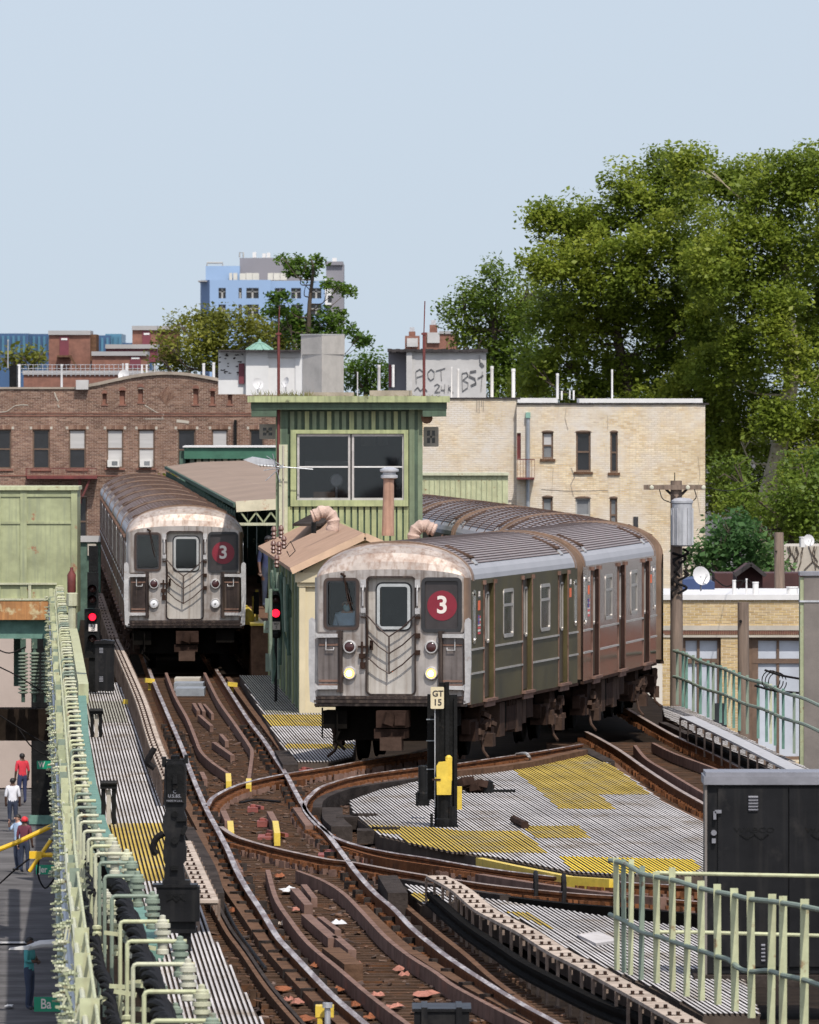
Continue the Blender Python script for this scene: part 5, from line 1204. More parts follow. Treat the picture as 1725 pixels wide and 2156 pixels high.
b = MB(); b.add([(fx(75),UY,fz(900)),(fx(75),UY,fz(265)),(fx(20),UY+5,fz(265)),(fx(20),UY+5,fz(900))],[(0,1,2,3)]); b.add([(fx(20),UY+5,fz(900)),(fx(20),UY+5,fz(262)),(fx(-2),UY+22,fz(262)),(fx(-2),UY+22,fz(900))],[(0,1,2,3)]); b.add([(fx(455),UY,fz(900)),(fx(455),UY,fz(265)),(fx(455),UY+1.2,fz(265)),(fx(455),UY+1.2,fz(900))],[(0,3,2,1)]); b.build('corner_wall','blue_wall_shade',UB)
b = MB(); b.box(fx(0),fx(800),UY+1.5,UY+22,fz(275),fz(268)); b.build('roof','roof_pale',UB)
for a,c,kk in wcol:
    for d0,d1 in wrow+[(520,590),(620,690)]:
        o = UY + (1.2 if a > 455 else 0)
        b = MB(); b.box(fx(a),fx(c),o+.5,o+.55,fz(d1),fz(d0)); wq = b.build('window','window_dark',UB)
        b = MB(); xm = (fx(a)+fx(c))/2; b.box(xm-.12,xm+.12,o+.35,o+.49,fz(d1),fz(d0)); b.box(fx(a),fx(c),o+.35,o+.49,fz(d0+ (d1-d0)*.35)-.08,fz(d0+(d1-d0)*.35)+.08); b.build('mullion','frame_grey',wq)
zb('blue_wall','setback_wall',50,262,178,268,12,4); zb('tower_grey','penthouse',262,640,128,268,12,8); zb('tower_grey','stair_tower',800,910,165,700,15,2); zb('tower_grey','stair_cap',795,905,150,172,15,1.5)
zb('white_clean','white_strip',793,832,262,420,1,1); zb('window_dark','stair_window',812,836,265,300,.2,.9); zb('window_dark','stair_window',812,836,362,402,.2,.9); zb('white_clean','stair_vent',838,866,128,152,2,4)
for i,(a,c,y0) in enumerate([(197,215,222),(222,246,222),(262,300,224),(302,340,222),(342,382,222),(437,470,222),(474,512,222),(515,555,224)]): zb('tank_cream','roof_unit',a,c,y0,266,2,-.0+1.5)
for a,y0,y1 in ((318,195,222),(405,190,215),(352,92,126),(412,100,126),(440,95,126),(520,105,126)): zb('white_clean','roof_unit',a-10,a+12,y0,y1,2,9)
b = MB(); P = [Z2(262,125),Z2(262,95),Z2(285,95),Z2(285,125)]; b.tube([Q(x,y,UY+8) for x,y in P],.12,5); P = [Z2(60,178),Z2(60,160),Z2(155,160),Z2(155,178)]; b.tube([Q(x,y,UY+5) for x,y in P],.15,5); b.build('roof_rail','frame_grey',UB)
# -- white bulkheads, turret and chimney between the trees
WB = thing('white_bulkhead','peeling white painted roof bulkhead with maroon door','bulkhead',Q(540,830,460))
part('wall','white_paint',WB,[(460,518,741,830)],458.4,6); part('wall','white_paint',WB,[(518,566,739,832)],458,8); part('wall','white_clean',WB,[(566,625,752,832)],458.06,5); part('wall','white_paint',WB,[(622,636,741,832)],458,8)
part('coping','grey_paint',WB,[(564,636,739,753)],457.97,8); part('coping','tar',WB,[(459,636,736.5,740)],457.6,9); part('door','door_maroon',WB,[(503,515,765,808)],458.4,.1,-.1)
for i in range(26):
    x,y = random.uniform(462,512),random.uniform(745,790)
    b = MB(); P = [(QX(x+random.uniform(0,5)*math.cos(t),458),QZ(y+random.uniform(.8,2.5)*math.sin(t),458)) for t in np.linspace(0,5.2,6)]; b.prism([(float(a),float(c)) for a,c in P][::-1],458.385,458.399); b.build('peeled_patch','tar',WB)
CT = thing('copper_turret','green copper ventilator turret above the white bulkhead','turret',Q(547,740,464)); b = MB(); c = Q(547,739,464); s = F/464
b.lathe((c[0],c[1],c[2]),[(29/s,0),(29/s,.05),(11/s,14/s),(11/s,17/s),(4/s,19/s),(3/s,23/s),(.5/s,25/s)],10); b.build('roof','copper_green',CT)
for k in range(10): a=2*math.pi*k/10; b = MB(); b.tube([(c[0]+29/s*math.cos(a),c[1]+29/s*math.sin(a),c[2]+.06),(c[0]+11/s*math.cos(a),c[1]+11/s*math.sin(a),c[2]+15/s)],.03,5); b.build('seam','copper_green',CT)
CH = thing('chimney','broad weathered grey white parged chimney behind the tower roof','chimney',Q(680,830,440)); Yc=440.
def ch(x0,xc,x1,y0,y1,m,name,g=0):
    A,C,D = (QX(x0-g,Yc+1.2),Yc+1.2),(QX(xc,Yc),Yc-g*.02),(QX(x1+g,Yc+1.6),Yc+1.6); b = MB(); b.slab([A,C,D,(D[0]-.6,Yc+2.6),(A[0]+.5,Yc+2.6)],QZ(y1,Yc),QZ(y0,Yc)); return b.build(name,m,CH)
ch(637,678,724,746,840,'parge','shaft'); ch(634,678,726,706,746,'parge','head'); ch(633,678,725,703,706,'grey_paint','cap',1)
GB = thing('graffiti_bulkhead','pale grey painted roof bulkhead with black graffiti letters','bulkhead',Q(930,830,420))
part('wall','grey_paint',GB,[(860,1024,740,838)],420,6); part('side_wall','tower_grey',GB,[(818,860,738,836)],421,5); part('door','door_maroon',GB,[(819,829,768,815)],421,.1,-.1); part('corner','grey_paint',GB,[(856,868,738,838)],420,.3,-.1)
b = MB()
for i in range(24):
    x = 816+i*8.8; b.box(QX(x,420),QX(x+8.8,420),419.8,426,QZ(741+random.uniform(-1,1.5),420),QZ(735+random.uniform(-1,1),420))
b.build('coping','tar',GB)
def scr(b,px,wd=.03): 
    P = [Q(x,y,419.97) for x,y in px]
    for p_,s_ in zip(P,P[1:]): b.beam(p_,s_,.012,wd)
b = MB(); scr(b,[(877,808),(876,782),(884,777),(892,783),(890,791),(878,794)]); scr(b,[(902,795),(901,784),(908,777),(915,783),(914,796),(907,801),(902,795)]); scr(b,[(918,781),(938,775)]); scr(b,[(929,779),(930,802)])
scr(b,[(974,824),(973,786),(983,784),(986,791),(975,800)]); scr(b,[(975,800),(986,806),(985,816),(974,824)]); scr(b,[(1003,781),(990,783),(988,792),(1001,798),(1003,807),(992,812)],.075); scr(b,[(1006,797),(1018,790)],.05); scr(b,[(1016,782),(1013,825)],.05)
scr(b,[(915,812),(921,808),(926,812),(916,826),(927,825)]); scr(b,[(930,812),(929,821),(937,821)]); scr(b,[(937,808),(936,828)]); scr(b,[(945,810),(944,827)]); scr(b,[(953,810),(945,818),(955,827)]); scr(b,[(873,822),(880,815),(886,823),(893,815),(900,824)],.03); scr(b,[(1010,748),(1012,765),(1018,772)],.12); scr(b,[(858,790),(864,795),(858,800)],.1)
b.build('graffiti','graffiti',GB)
FC = thing('twin_chimneys','distant brick chimneys with white stacks right of the rod','chimney',Q(900,740,700))
part('block','brick_flat',FC,[(853,884,707,745),(895,964,700,745)],700,6); part('white_band','grey_paint',FC,[(857,880,712,730),(900,926,700,722)],700,.2,-.2); part('stack','brick_flat',FC,[(861,875,698,711),(905,921,684,700)],701,2); part('stack_cap','galv',FC,[(863,873,689,698),(908,918,674,684)],701,1.4); part('capping','roof_pale',FC,[(926,962,697,703)],700,6,-.1)

# -- cream brick house
EY = 400.
q = lambda x: QX(x,EY); r = lambda y: QZ(y,EY)
CB = thing('apartment_house','cream painted brick apartment house behind the curving train','building',(q(1250),EY+5,STREET))
wr = [(1142,1165,910,966),(1213,1244,910,993),(1285,1301,910,995),(1142,1164,1047,1110),(1212,1243,1049,1120),(1284,1300,1049,1120),(1088.6,1097,912,966)]
ops = [(q(a),q(c),r(d_),r(e_)) for a,c,e_,d_ in wr]
b = MB(); panel(b,q(1088),q(1485),STREET,r(850),ops,lambda u,v,d:(u,EY+d,v),.16); b.box(q(1484),q(1485),EY+.01,EY+12,STREET,r(850)); b.box(q(1088),q(1089),EY+.17,EY+.34,STREET,r(850)); b.build('wall','mortar_cream',CB)
tag(bricks(MB(),q(1088),q(1485),r(1230),r(850),EY,ops,proud=.006).build('bricks','brick_cream',CB),kind='stuff')
b = MB(); b.box(q(880),q(1088),EY+.35,EY+12,STREET,r(838)); b.build('wall','mortar_cream',CB)
tag(bricks(MB(),q(880),q(1088),r(1150),r(839),EY+.35,[],proud=.006).build('bricks','brick_cream',CB),kind='stuff')
b = MB()
for x in range(1088,1485,9): b.box(q(x),q(x+9),EY-.06,EY+.5,r(851.5+random.uniform(-.6,.8)),r(848.5))
for x in range(880,1088,9): b.box(q(x),q(x+9),EY+.29,EY+.9,r(840+random.uniform(-.6,.8)),r(837))
b.build('coping','tar',CB)
b = MB(); b.box(q(1090),q(1175),EY+.3,EY+6,r(848),r(838)); b.box(q(1220),q(1480),EY+.3,EY+6,r(848),r(839)); b.build('roof_upstand','white_clean',CB)
b = MB(); b.box(q(1089),q(1484),EY+.5,EY+12,r(853),r(851)); b.build('roof','roof_pale',CB)
fl = [('window_grey',.5),('window_dark',0),('window_dark',.0),('window_grey',0),('window_grey',0),('window_grey',0)]
for i,o in enumerate(ops[:6]):
    wq = win(CB,*o,EY,'wood_frame' if i != 4 else 'frame_grey',fl[i][0],True,fl[i][1],'timber_brown'); b = MB(); hw=(o[1]-o[0])/2; cx=(o[0]+o[1])/2
    P = [(cx+hw*1.15*math.cos(t),o[3]+.07*math.sin(t)) for t in np.linspace(0,math.pi,8)]; b.prism([(float(x),float(z)) for x,z in P][::-1],EY-.02,EY+.1); b.build('arch_lintel','wood_frame',wq)
win(CB,*ops[6],EY,'rust_red','door_maroon',False,0,None)
D_ = MB(); D_.tube([(q(1112),EY-.1,r(1090)),(q(1112),EY-.1,r(876))],.07,8); D_.build('downpipe','conduit_grey',CB); D_ = MB(); D_.box(q(1107),q(1117),EY-.2,EY,r(880),r(868)); D_.build('hopper','copper_green',CB)
b = MB(); b.box(q(1088),q(1125),EY-.7,EY-.02,r(1009),r(1005)); b.box(q(1088),q(1125),EY-.7,EY-.67,r(968),r(966))
for x in range(1089,1126,6): b.box(q(x),q(x+.8),EY-.7,EY-.68,r(1005),r(967))
tag(b.build('fire_escape','rust_red'),'small rust red balcony on the cream house by the downpipe','balcony')
for px_,w_ in [([(1203, 985), (1210, 1005), (1202, 1020), (1208, 1045)], 0.03), ([(1192, 860), (1190, 880), (1196, 905)], 0.025), ([(1140, 1030), (1200, 1034), (1280, 1032)], 0.02), ([(1165, 985), (1162, 1040)], 0.02), ([(1470, 960), (1474, 1000), (1468, 1040), (1474, 1080)], 0.02), ([(1280, 875), (1280, 905)], 0.02)]:
    b = MB(); strip(b,px_,w_,EY,-.012); b.build('wall_crack','parapet',CB)
part('wall_vent','gasket',CB,[(1334,1344,1088,1112)],EY,.05,-.05)
strp = MB()
for x in (1003,1008,1013,1017): strp.box(QX(x,402),QX(x+1.6,402),EY+.32,EY+.34,QZ(843+random.uniform(12,30),402),QZ(841,402))
strp.build('tar_drip','parapet',CB)

# -- low yellow brick shop at the right
YY = 300.
q = lambda x: QX(x,YY); r = lambda y: QZ(y,YY)
YB = thing('shop_building','low yellow brick shop building with white roof edge and curtained windows','building',(q(1600),YY+6,STREET))
ops = [(q(1424),q(1518),r(1600),r(1342)),(q(1577),q(1700),r(1600),r(1342)),(q(1712),q(1800),r(1600),r(1342))]
b = MB(); panel(b,q(1395),q(1830),STREET,r(1262),ops,lambda u,v,d:(u,YY+d,v),.25); b.build('wall','mortar_yellow',YB)
tag(bricks(MB(),q(1395),q(1830),r(1620),r(1263),YY,ops,bl=.21).build('bricks','brick_yellow',YB),kind='stuff')
b = MB(); b.box(q(1395),q(1830),YY-.08,YY+10,r(1263),r(1252)); b.build('roof','white_clean',YB)
b = MB(); k = 1396
while k < 1830: b.box(q(k),q(k+3.2),YY-.05,YY,r(1336),r(1328)); k += 4.6
b.build('dentil_course','brick_flat',YB); b = MB(); b.box(q(1395),q(1830),YY-.06,YY,r(1327),r(1317)); b.box(q(1395),q(1830),YY-.04,YY,r(1342),r(1337)); b.build('cornice','stone_sill',YB)
for (x0,x1,z0,z1) in ops:
    wq = win(YB,x0,x1,z0,z1,YY,'wood_frame','curtain',False,0,None,1,.09,depth=.22); b = MB(); b.box(x0+.09,x1-.09,YY+.15,YY+.2,r(1397),r(1387)); b.box(x0+.09,x0+.25,YY+.16,YY+.19,z0,z1); b.build('transom','wood_frame',wq)
b = MB(); b.box(q(1500),q(1530),YY-.3,YY-.1,r(1610),r(1480)); tag(b.build('shop_banner','window_dark'),'dark panel in front of the shop pier','panel')
dish(1476,1213,21,297,'large white satellite dish on the shop roof near the train',.4); dish(1703,1138,13,330,'small white satellite dish at the right edge roof',.3)
b = MB(); P = [(1421,1243),(1505,1243),(1505,1226),(1470,1218),(1421,1222)]; b.prism([(QX(x,308),QZ(y,308)) for x,y in P],308,312); tag(b.build('tarpaulin','tarp_blue'),'blue tarpaulin behind the shop roof','tarpaulin')
SH = thing('roof_shed','dark red gabled shed behind the shop roof','shed',Q(1580,1246,314)); b = MB(); b.prism([(QX(x,314),QZ(y,314)) for x,y in [(1552,1246),(1606,1246),(1606,1208),(1580,1188),(1552,1208)]],314,318); b.build('wall','shed_red',SH)
b = MB(); b.beam(Q(1546,1212,313.8),Q(1581,1187,313.8),.8,.1); b.beam(Q(1581,1187,313.8),Q(1612,1212,313.8),.8,.1); b.build('roof','tar',SH)
b = MB(); boxpx(b,1505,1730,1207,1247,319,3); tag(b.build('low_wall','shed_red'),'dark red low wall behind the shop roof','wall')
b = MB(); boxpx(b,1648,1790,1150,1206,335,6); RW = b.build('garden_wall','stone_sill'); tag(RW,'pale wall with dry vines at the right edge','wall')
b = MB()
for i in range(14): x = 1655+random.uniform(0,70); strip(b,[(x,1150),(x+random.uniform(-6,6),1165),(x+random.uniform(-10,10),1182),(x+random.uniform(-12,12),1200)],.03,335,-.03)
b.build('vine','bark_dark',RW)
for i,(x,y0,y1,wv) in enumerate([(1546,1221,1252,8),(1591,1225,1252,13),(1572,1218,1252,4),(1668,1235,1256,24),(1690,1130,1152,14)]): vent(x,y0,y1,301 if i < 4 else 333,wv,'white roof vent on the shop side, %s from the dish'%nm[i],grp='vents at the shop')
b = MB(); b.tube(spline([Q(x,y,301) for x,y in [(1500,1215),(1530,1235),(1560,1222),(1590,1240),(1572,1219),(1555,1240)]],4),.018,5); tag(b.build('roof_cable','cable'),'black cable looping over the shop roof','cable')

# ------------------------------------------------------------------ trees
def leaves(name, m, parent, blobs, Y, dy, leaf, dens, per=26, clump=.42, seed=1, flat=.8):
    g = np.random.default_rng(seed); pts = []
    s = F/Y
    for bl_ in blobs:
        x,y,rp = bl_[:3]; R_ = rp/s; c = np.array(Q(x,y,Y+ (bl_[3] if len(bl_) > 3 else g.uniform(-dy,dy)))); n = max(5,int(dens*R_*R_))
        d = g.normal(size=(n,3)); d /= np.linalg.norm(d,axis=1)[:,None]; d *= (R_*g.uniform(.35,1.03,size=(n,1))); d[:,1] *= .9
        cl = c+d; k = g.poisson(per,size=n)+3
        cc = np.repeat(cl,k,axis=0); sz = np.repeat(g.uniform(.6,1.25,size=n),k)
        off = np.clip(g.normal(size=cc.shape),-1.5,1.5)*clump*sz[:,None]; off[:,2] *= .7; pts.append(cc+off)
    P = np.concatenate(pts); n = len(P); loc = np.array(LOC[parent.name]); P = P-loc
    nr = g.normal(size=(n,3)); nr[:,2] = np.abs(nr[:,2])*.9+flat; nr /= np.linalg.norm(nr,axis=1)[:,None]
    t = np.cross(nr,g.normal(size=(n,3))); t /= np.linalg.norm(t,axis=1)[:,None]; bt = np.cross(nr,t); L = (leaf*g.choice([.65,.85,1.0,1.5],size=n,p=[.3,.3,.25,.15]))[:,None]
    V = np.stack([P-t*L*.5, P+bt*L*.33-nr*L*.1, P+t*L*.55, P-bt*L*.33-nr*L*.1],axis=1).reshape(-1,3)
    me = bpy.data.meshes.new(name); me.vertices.add(4*n); me.vertices.foreach_set('co',V.astype(np.float32).ravel()); me.loops.add(4*n); me.loops.foreach_set('vertex_index',np.arange(4*n,dtype=np.int32)); me.polygons.add(n); me.polygons.foreach_set('loop_start',np.arange(0,4*n,4,dtype=np.int32))
    try: me.polygons.foreach_set('loop_total',np.full(n,4,dtype=np.int32))
    except Exception: pass
    me.update(); me.validate(); me.materials.append(MT[m]); o = bpy.data.objects.new(name,me); COL.objects.link(o); o.parent = parent; return o
def limbs(parent, m, trunk, Y, r0, r1, blobs, lr=.09, every=1, seed=3):
    g = random.Random(seed); T = spline([Q(x,y,Y) for x,y in trunk],6); n = len(T); rs = [r0+(r1-r0)*i/(n-1) for i in range(n)]
    b = MB(); b.tube(T,rs,10); s = F/Y
    for i,bl_ in enumerate(blobs):
        if i % every: continue
        e = Vector(Q(bl_[0],bl_[1],Y+g.uniform(-1.5,1.5))); k = min(range(n),key=lambda j:(Vector(T[j])-e).length+ (2.5 if T[j][2] > e.z-.8 else 0)); p = Vector(T[k]); mid = (p+e)/2+Vector((g.uniform(-.4,.4),g.uniform(-.3,.3),-.35))
        P = spline([p,mid,e],5); b.tube(P,[lr*(1-.75*j/(len(P)-1)) for j in range(len(P))],6)
        for _ in range(3):
            d = e+Vector((g.uniform(-1,1),g.uniform(-1,1),g.uniform(-.3,1)))*(bl_[2]/s*.8); b.tube([tuple(mid*.35+e*.65),tuple((e+d)/2+Vector((0,0,.1))),tuple(d)],[lr*.35,lr*.25,lr*.1],5)
    return b.build('trunk',m,parent,smooth=True)
def tree(name,label,m,bark,trunk,Y,blobs,dy=3.0,leaf=.2,dens=13,r0=.35,r1=.1,per=26,clump=.42,seed=1,lr=.09,cat='tree',base=None,every=1):
    T = thing(name,label,cat,Q(trunk[0][0],trunk[0][1],Y)); limbs(T,bark,trunk,Y-(.5 if bark=='bark_plane' else 0),r0,r1,blobs,lr,every); leaves('crown',m,T,blobs,Y,dy,leaf,dens,per,clump,seed); return T
gy = HY+(H-STREET)*F/445
tree('plane_tree','huge plane tree with pale trunk rising at the right edge','leaf_plane','bark_plane',[(1575,gy),(1600,1150),(1640,950),(1668,780),(1660,650),(1650,540),(1640,450)],445,
     [(1500,365,55),(1440,350,50),(1560,400,80),(1640,400,80),(1700,375,70),(1760,390,80),(1530,500,90),(1650,520,100),(1750,540,90),(1560,620,90),(1700,640,90),(1580,740,90),(1730,760,90),(1600,850,80),(1720,880,90),(1560,930,70),(1650,980,80),(1740,1000,80),(1600,1060,70),(1690,1110,80),(1780,680,90),(1780,900,90),(1490,560,70),(1500,680,70),(1510,780,70),(1640,640,60,-2.5),(1670,760,55,-2.5),(1650,880,60,-2.5),(1630,700,40,-3)],3.5,.18,24,.45,.12,per=70,clump=.34,seed=5,lr=.06,every=3)
tree('plane_tree','broad leafy tree rising behind the cream house roof','leaf_plane','bark_dark',[(1330,gy),(1335,1000),(1330,850),(1300,700),(1310,560)],452,
     [(1150,455,42),(1185,480,60),(1250,470,70),(1330,420,80),(1400,365,60),(1420,420,80),(1150,560,50),(1200,570,80),(1290,560,95),(1390,530,105),(1470,580,90),(1160,650,65),(1240,680,95),(1350,660,100),(1450,690,95),(1180,760,75),(1280,780,85),(1390,790,90),(1490,800,90),(1240,850,60),(1350,860,70),(1460,870,80),(1130,790,55),(1510,940,70),(1520,1040,60)],3.5,.18,24,.4,.1,per=70,clump=.34,seed=8)
tree('leafy_tree','smaller dark tree lobe at the left of the big trees','leaf_dark','bark_dark',[(1040,gy),(1040,900),(1045,780),(1040,680)],470,
     [(1045,590,38),(1010,620,42),(975,640,30),(950,655,18),(985,690,40),(1040,670,58),(1085,650,40),(1000,740,40),(1060,760,60),(1100,730,45),(1010,790,36),(1080,820,50),(1150,830,40),(1110,680,45),(1120,620,35),(1120,760,45)],2.,.165,28,.3,.1,per=54,clump=.4,seed=12)
tree('leafy_tree','dark tree mass with reddish tips below the plane tree','leaf_dark','bark_dark',[(1660,gy),(1665,1200),(1670,1100)],400,
     [(1700,990,50),(1660,1040,50),(1740,1030,60),(1640,1100,45),(1700,1100,60),(1590,1090,40),(1540,1000,40),(1560,1060,40)],2.,.165,30,.2,.08,per=54,seed=21)
tree('shrub','bright green bushy shrub beside the white transformer','leaf_bright','bark_dark',[(1560,1330),(1560,1240),(1555,1170)],330,
     [(1535,1110,38),(1560,1095,30),(1520,1150,42),(1575,1140,42),(1605,1175,38),(1550,1185,42),(1500,1185,28),(1625,1205,26),(1590,1215,32),(1480,1160,18),(1640,1195,18)],1.2,.18,55,.12,.05,26,.24,seed=31,lr=.04,cat='shrub')
tree('shrub','small light green weeds at the foot of the transformer pole','leaf_bright','bark_dark',[(1440,1330),(1442,1240),(1445,1190)],330,[(1445,1165,16),(1470,1175,18),(1450,1190,18),(1480,1200,20)],.6,.15,40,.05,.03,16,.2,seed=33,lr=.02,cat='shrub')
tree('leafy_tree','olive green tree behind the arched brick parapet','leaf_mid','bark_dark',[(450,900),(455,780),(450,700)],540,
     [(385,690,26),(420,680,34),(455,668,26),(470,690,38),(520,690,36),(560,700,36),(600,700,34),(365,735,32),(410,735,40),(470,735,42),(530,735,40),(590,735,40),(345,765,24),(395,775,34)],2.,.18,26,.25,.1,per=50,seed=41)
tree('ailanthus_tree','sparse feathery tree standing before the blue tower','leaf_fresh','bark_dark',[(650,900),(650,740),(652,640),(660,570),(655,545)],505,
     [(600,550,12),(625,545,16),(645,560,18),(670,550,14),(615,570,12),(650,580,14),(690,600,8),(715,608,12),(735,612,8),(600,622,8),(578,630,10),(572,655,11),(600,660,12),(625,665,20),(650,690,30),(690,665,16),(715,660,13),(700,690,24),(735,695,16),(755,712,10),(770,720,7),(610,690,28),(640,710,28),(690,715,22)],.8,.2,40,.14,.04,30,.22,seed=51,lr=.035)
tree('leafy_tree','mid green tree between chimney and graffiti bulkhead','leaf_fresh','bark_dark',[(770,950),(770,850),(772,790)],560,[(745,775,24),(775,765,24),(800,775,24),(750,805,30),(785,805,30),(815,800,26)],1.5,.18,30,.2,.08,per=46,seed=61)
tree('shrub','weedy bush growing between brick house and station roof','leaf_mid','bark_dark',[(350,1120),(352,1060),(355,1020)],430,[(350,1010,16),(365,1030,16),(345,1035,16),(362,1055,14)],.8,.17,30,.06,.03,18,.22,seed=71,lr=.03,cat='shrub')
for i,(x,y) in enumerate([(30,755),(70,750)]):
    tree('leafy_tree','hazy low tree far left below the blue blocks, %s one'%('left','right')[i],'leaf_mid','bark_dark',[(x,900),(x,800),(x,760)],900,[(x-18,y+4,16),(x,y-4,18),(x+16,y+2,16)],2.,.4,5,.25,.1,18,.6,seed=80+i)

RB = thing('unseen_garage','added unseen red brick garage with pale upper storey, mirrored in the second train car','building',(21,306,STREET))  # out of frame, added to colour the second car's side by reflection
b = MB(); b.box(14.6,27,300,312,STREET,.1); b.build('lower_wall','brick_flat',RB); b = MB(); b.box(14.6,27,299.9,312,.1,2.6); b.build('upper_wall','grey_paint',RB)
for k in range(9): b = MB(); b.box(15.2+k*1.3,15.75+k*1.3,299.85,299.9,.25,1.9); b.build('window','window_dark',RB)  # dark bars added to streak the mirrored upper wall
tree('leafy_tree','dense dark green tree, unseen, added to be mirrored in the leading train car','leaf_dark','bark_dark',[(3500,1900),(3500,1400),(3480,900)],305,[(3250+i*110,1250+j*130,120) for i in range(7) for j in range(-4,3)],2.,.5,5,.3,.1,per=20,clump=.5,seed=91)  # out of frame, added only for its reflection in the train side
# ------------------------------------------------------------------ left cable railing
def pl(me, name, parent, loc, rot=None, scale=None):
    o = bpy.data.objects.new(name, me); COL.objects.link(o); o.parent = parent; po = LOC.get(parent.name,(0,0,0))
    o.location = (loc[0]-po[0],loc[1]-po[1],loc[2]-po[2])
    if rot: o.rotation_euler = rot
    if scale: o.scale = scale
    return o
CR_ = thing('cable_railing','pale green railing with cable brackets and insulators along the left edge','railing',U(.5,180,-.3))
post = MB().box(-.065,.065,-.012,.012,-.5,1.02); post_l = post.mesh('post','sage_light'); post_g = post.mesh('post','sage_blue'); post_s = post.mesh('post','sage')
bolt = MB(); bolt.lathe((.01,-.03,.78),[(.028,.0),(.028,-.02),(.012,-.03)],6,'y'); bolt.lathe((.01,-.03,.35),[(.028,.0),(.028,-.02),(.012,-.03)],6,'y'); bolt_m = bolt.mesh('bolt','sage_pale')
def brk(L):
    b = MB(); b.tube([(0,0,-.35),(0,0,1.07),(.012,0,1.095),(.035,0,1.105),(L,0,1.105)],.02,8); return b
br = {k:[brk(k).mesh('bracket',m) for m in ('sage_pale','sage_blue','sage_light')] for k in (.2,.25,.32,.4,.46,.54)}
ins = MB(); ins.lathe((0,0,1.09),[(.012,.07),(.03,.06),(.03,.03),(.055,.015),(.055,-.005),(.075,-.01),(.075,-.05),(.05,-.055),(.05,-.075),(.08,-.08),(.08,-.115),(.05,-.12),(.05,-.14),(.075,-.145),(.075,-.18),(.05,-.19),(.045,-.25),(.06,-.26),(.06,-.3),(.02,-.31)],12)
ins_m = [ins.mesh('insulator',m) for m in ('insul_cream','sage_pale','sage_blue')]
for me in ins_m: me.polygons.foreach_set('use_smooth',[True]*len(me.polygons)); me.set_sharp_from_angle(angle=.6)
clip = MB(); clip.lathe((0,0,0),[(.035,-.04),(.06,-.03),(.06,.03),(.035,.04)],8,'x'); clip.box(-.1,.1,-.02,.02,-.03,.03); clip_m = clip.mesh('clamp','sage_pale'); clip_c = clip.mesh('clamp','insul_cream')
ys_near = [90.5,94.9,99.3,103.4,107.6,112.8,117.7,121.2]
YS = ys_near + [123.4,125.6] + [127.6+2.45*i for i in range(80)]
def bu(Y):
    return .64+.27*min(1,(121-Y)/31) if Y < 121 else .445+.195*max(0,(135-Y)/14)
def bL(Y): return .54 if Y < 104 else .46 if Y < 115 else .4 if Y < 124 else .32 if Y < 130 else .25 if Y < 141 else .2
def pu_(Y): return .33+.08*max(0,min(1,(150-Y)/50))
for i,Y in enumerate(YS):
    t = max(0,min(1,(125-Y)/34)); j = random.uniform(-.02,.02)
    pl(random.choice([post_l,post_g,post_s,post_l]),'post',CR_,U(pu_(Y)+j,Y-.3,random.uniform(-.05,.05)),(0,0,random.uniform(-.05,.05)),(.75+.6*t,1,1))
    pl(bolt_m,'bolt',CR_,U(pu_(Y)+j,Y-.33,0))
    L = bL(Y)
    c = 1 if 112 < Y < 122 or (random.random() < .12) else random.choice([0,0,2])
    u = bu(Y)+random.uniform(-.012,.012)
    pl(br[L][c],'bracket',CR_,U(u,Y,random.uniform(-.015,.015)),(0,0,random.uniform(-.05,.05)))
    pl(random.choice(ins_m) if c != 1 else ins_m[2],'insulator',CR_,U(u+L-.06*(1 if L > .3 else .6),Y,0),None,None if L > .3 else (.55,.55,.9))
    if Y < 170: pl(random.choice(ins_m),'insulator',CR_,U(u+L-.09+random.uniform(-.03,.03),Y+.9,-.42),None,(.9,.9,.8))
for u,z,rr,m in ((.27,.62,.03,'conduit_grey'),(.30,.12,.04,'conduit_grey'),(.31,.9,.025,'sage_pale'),(.36,.42,.03,'sage_light'),(.24,-.25,.04,'sage_blue'),(.40,1.0,.016,'sage_light')):
    b = MB(); b.tube([U(u+.08*max(0,(125-Y)/34),Y,z+random.uniform(-.012,.012)) for Y in range(86,330,6)],rr,7); b.build('conduit',m,CR_)
b = MB(); b2 = MB(); g = random.Random(4)
for i in range(900):
    Y = 92+230*(i/900)**1.15; u = .26+g.uniform(-.07,.08); z = g.uniform(-.75,.95); bb = b if g.random() < .4 else b2
    bb.lathe(U(u,Y,z),[(.01,-.028),(.022,-.024),(.022,-.006),(.01,0),(.022,.006),(.022,.024),(.01,.028)],6,'x')
    bb.obox(U(u,Y,z+.0),(.13,.02,.02),(0,g.uniform(-.3,.3),0))
    if g.random() < .4: bb.obox(U(u+.05,Y,z+g.uniform(-.1,.1)),(.02,.02,.14),(0,g.uniform(-.5,.5),0))
tag(b.build('cable_fittings','sage_pale',CR_),kind='stuff'); tag(b2.build('cable_fittings','sage',CR_),kind='stuff')
b = MB()
for i in range(260):
    Y = 92+220*(i/260)**1.2; u = bu(Y)+g.uniform(-.12,bL(Y)); z = g.uniform(-.2,.85)
    if g.random() < .5: b.lathe(U(u,Y,z),[(.02,-.06),(.05,-.05),(.05,-.02),(.03,0),(.05,.02),(.05,.05),(.02,.06)],7)
    else: b.obox(U(u,Y,z),(.2,.03,.04),(0,g.uniform(-.2,.2),0))
tag(b.build('cable_fittings','sage_light',CR_),kind='stuff')
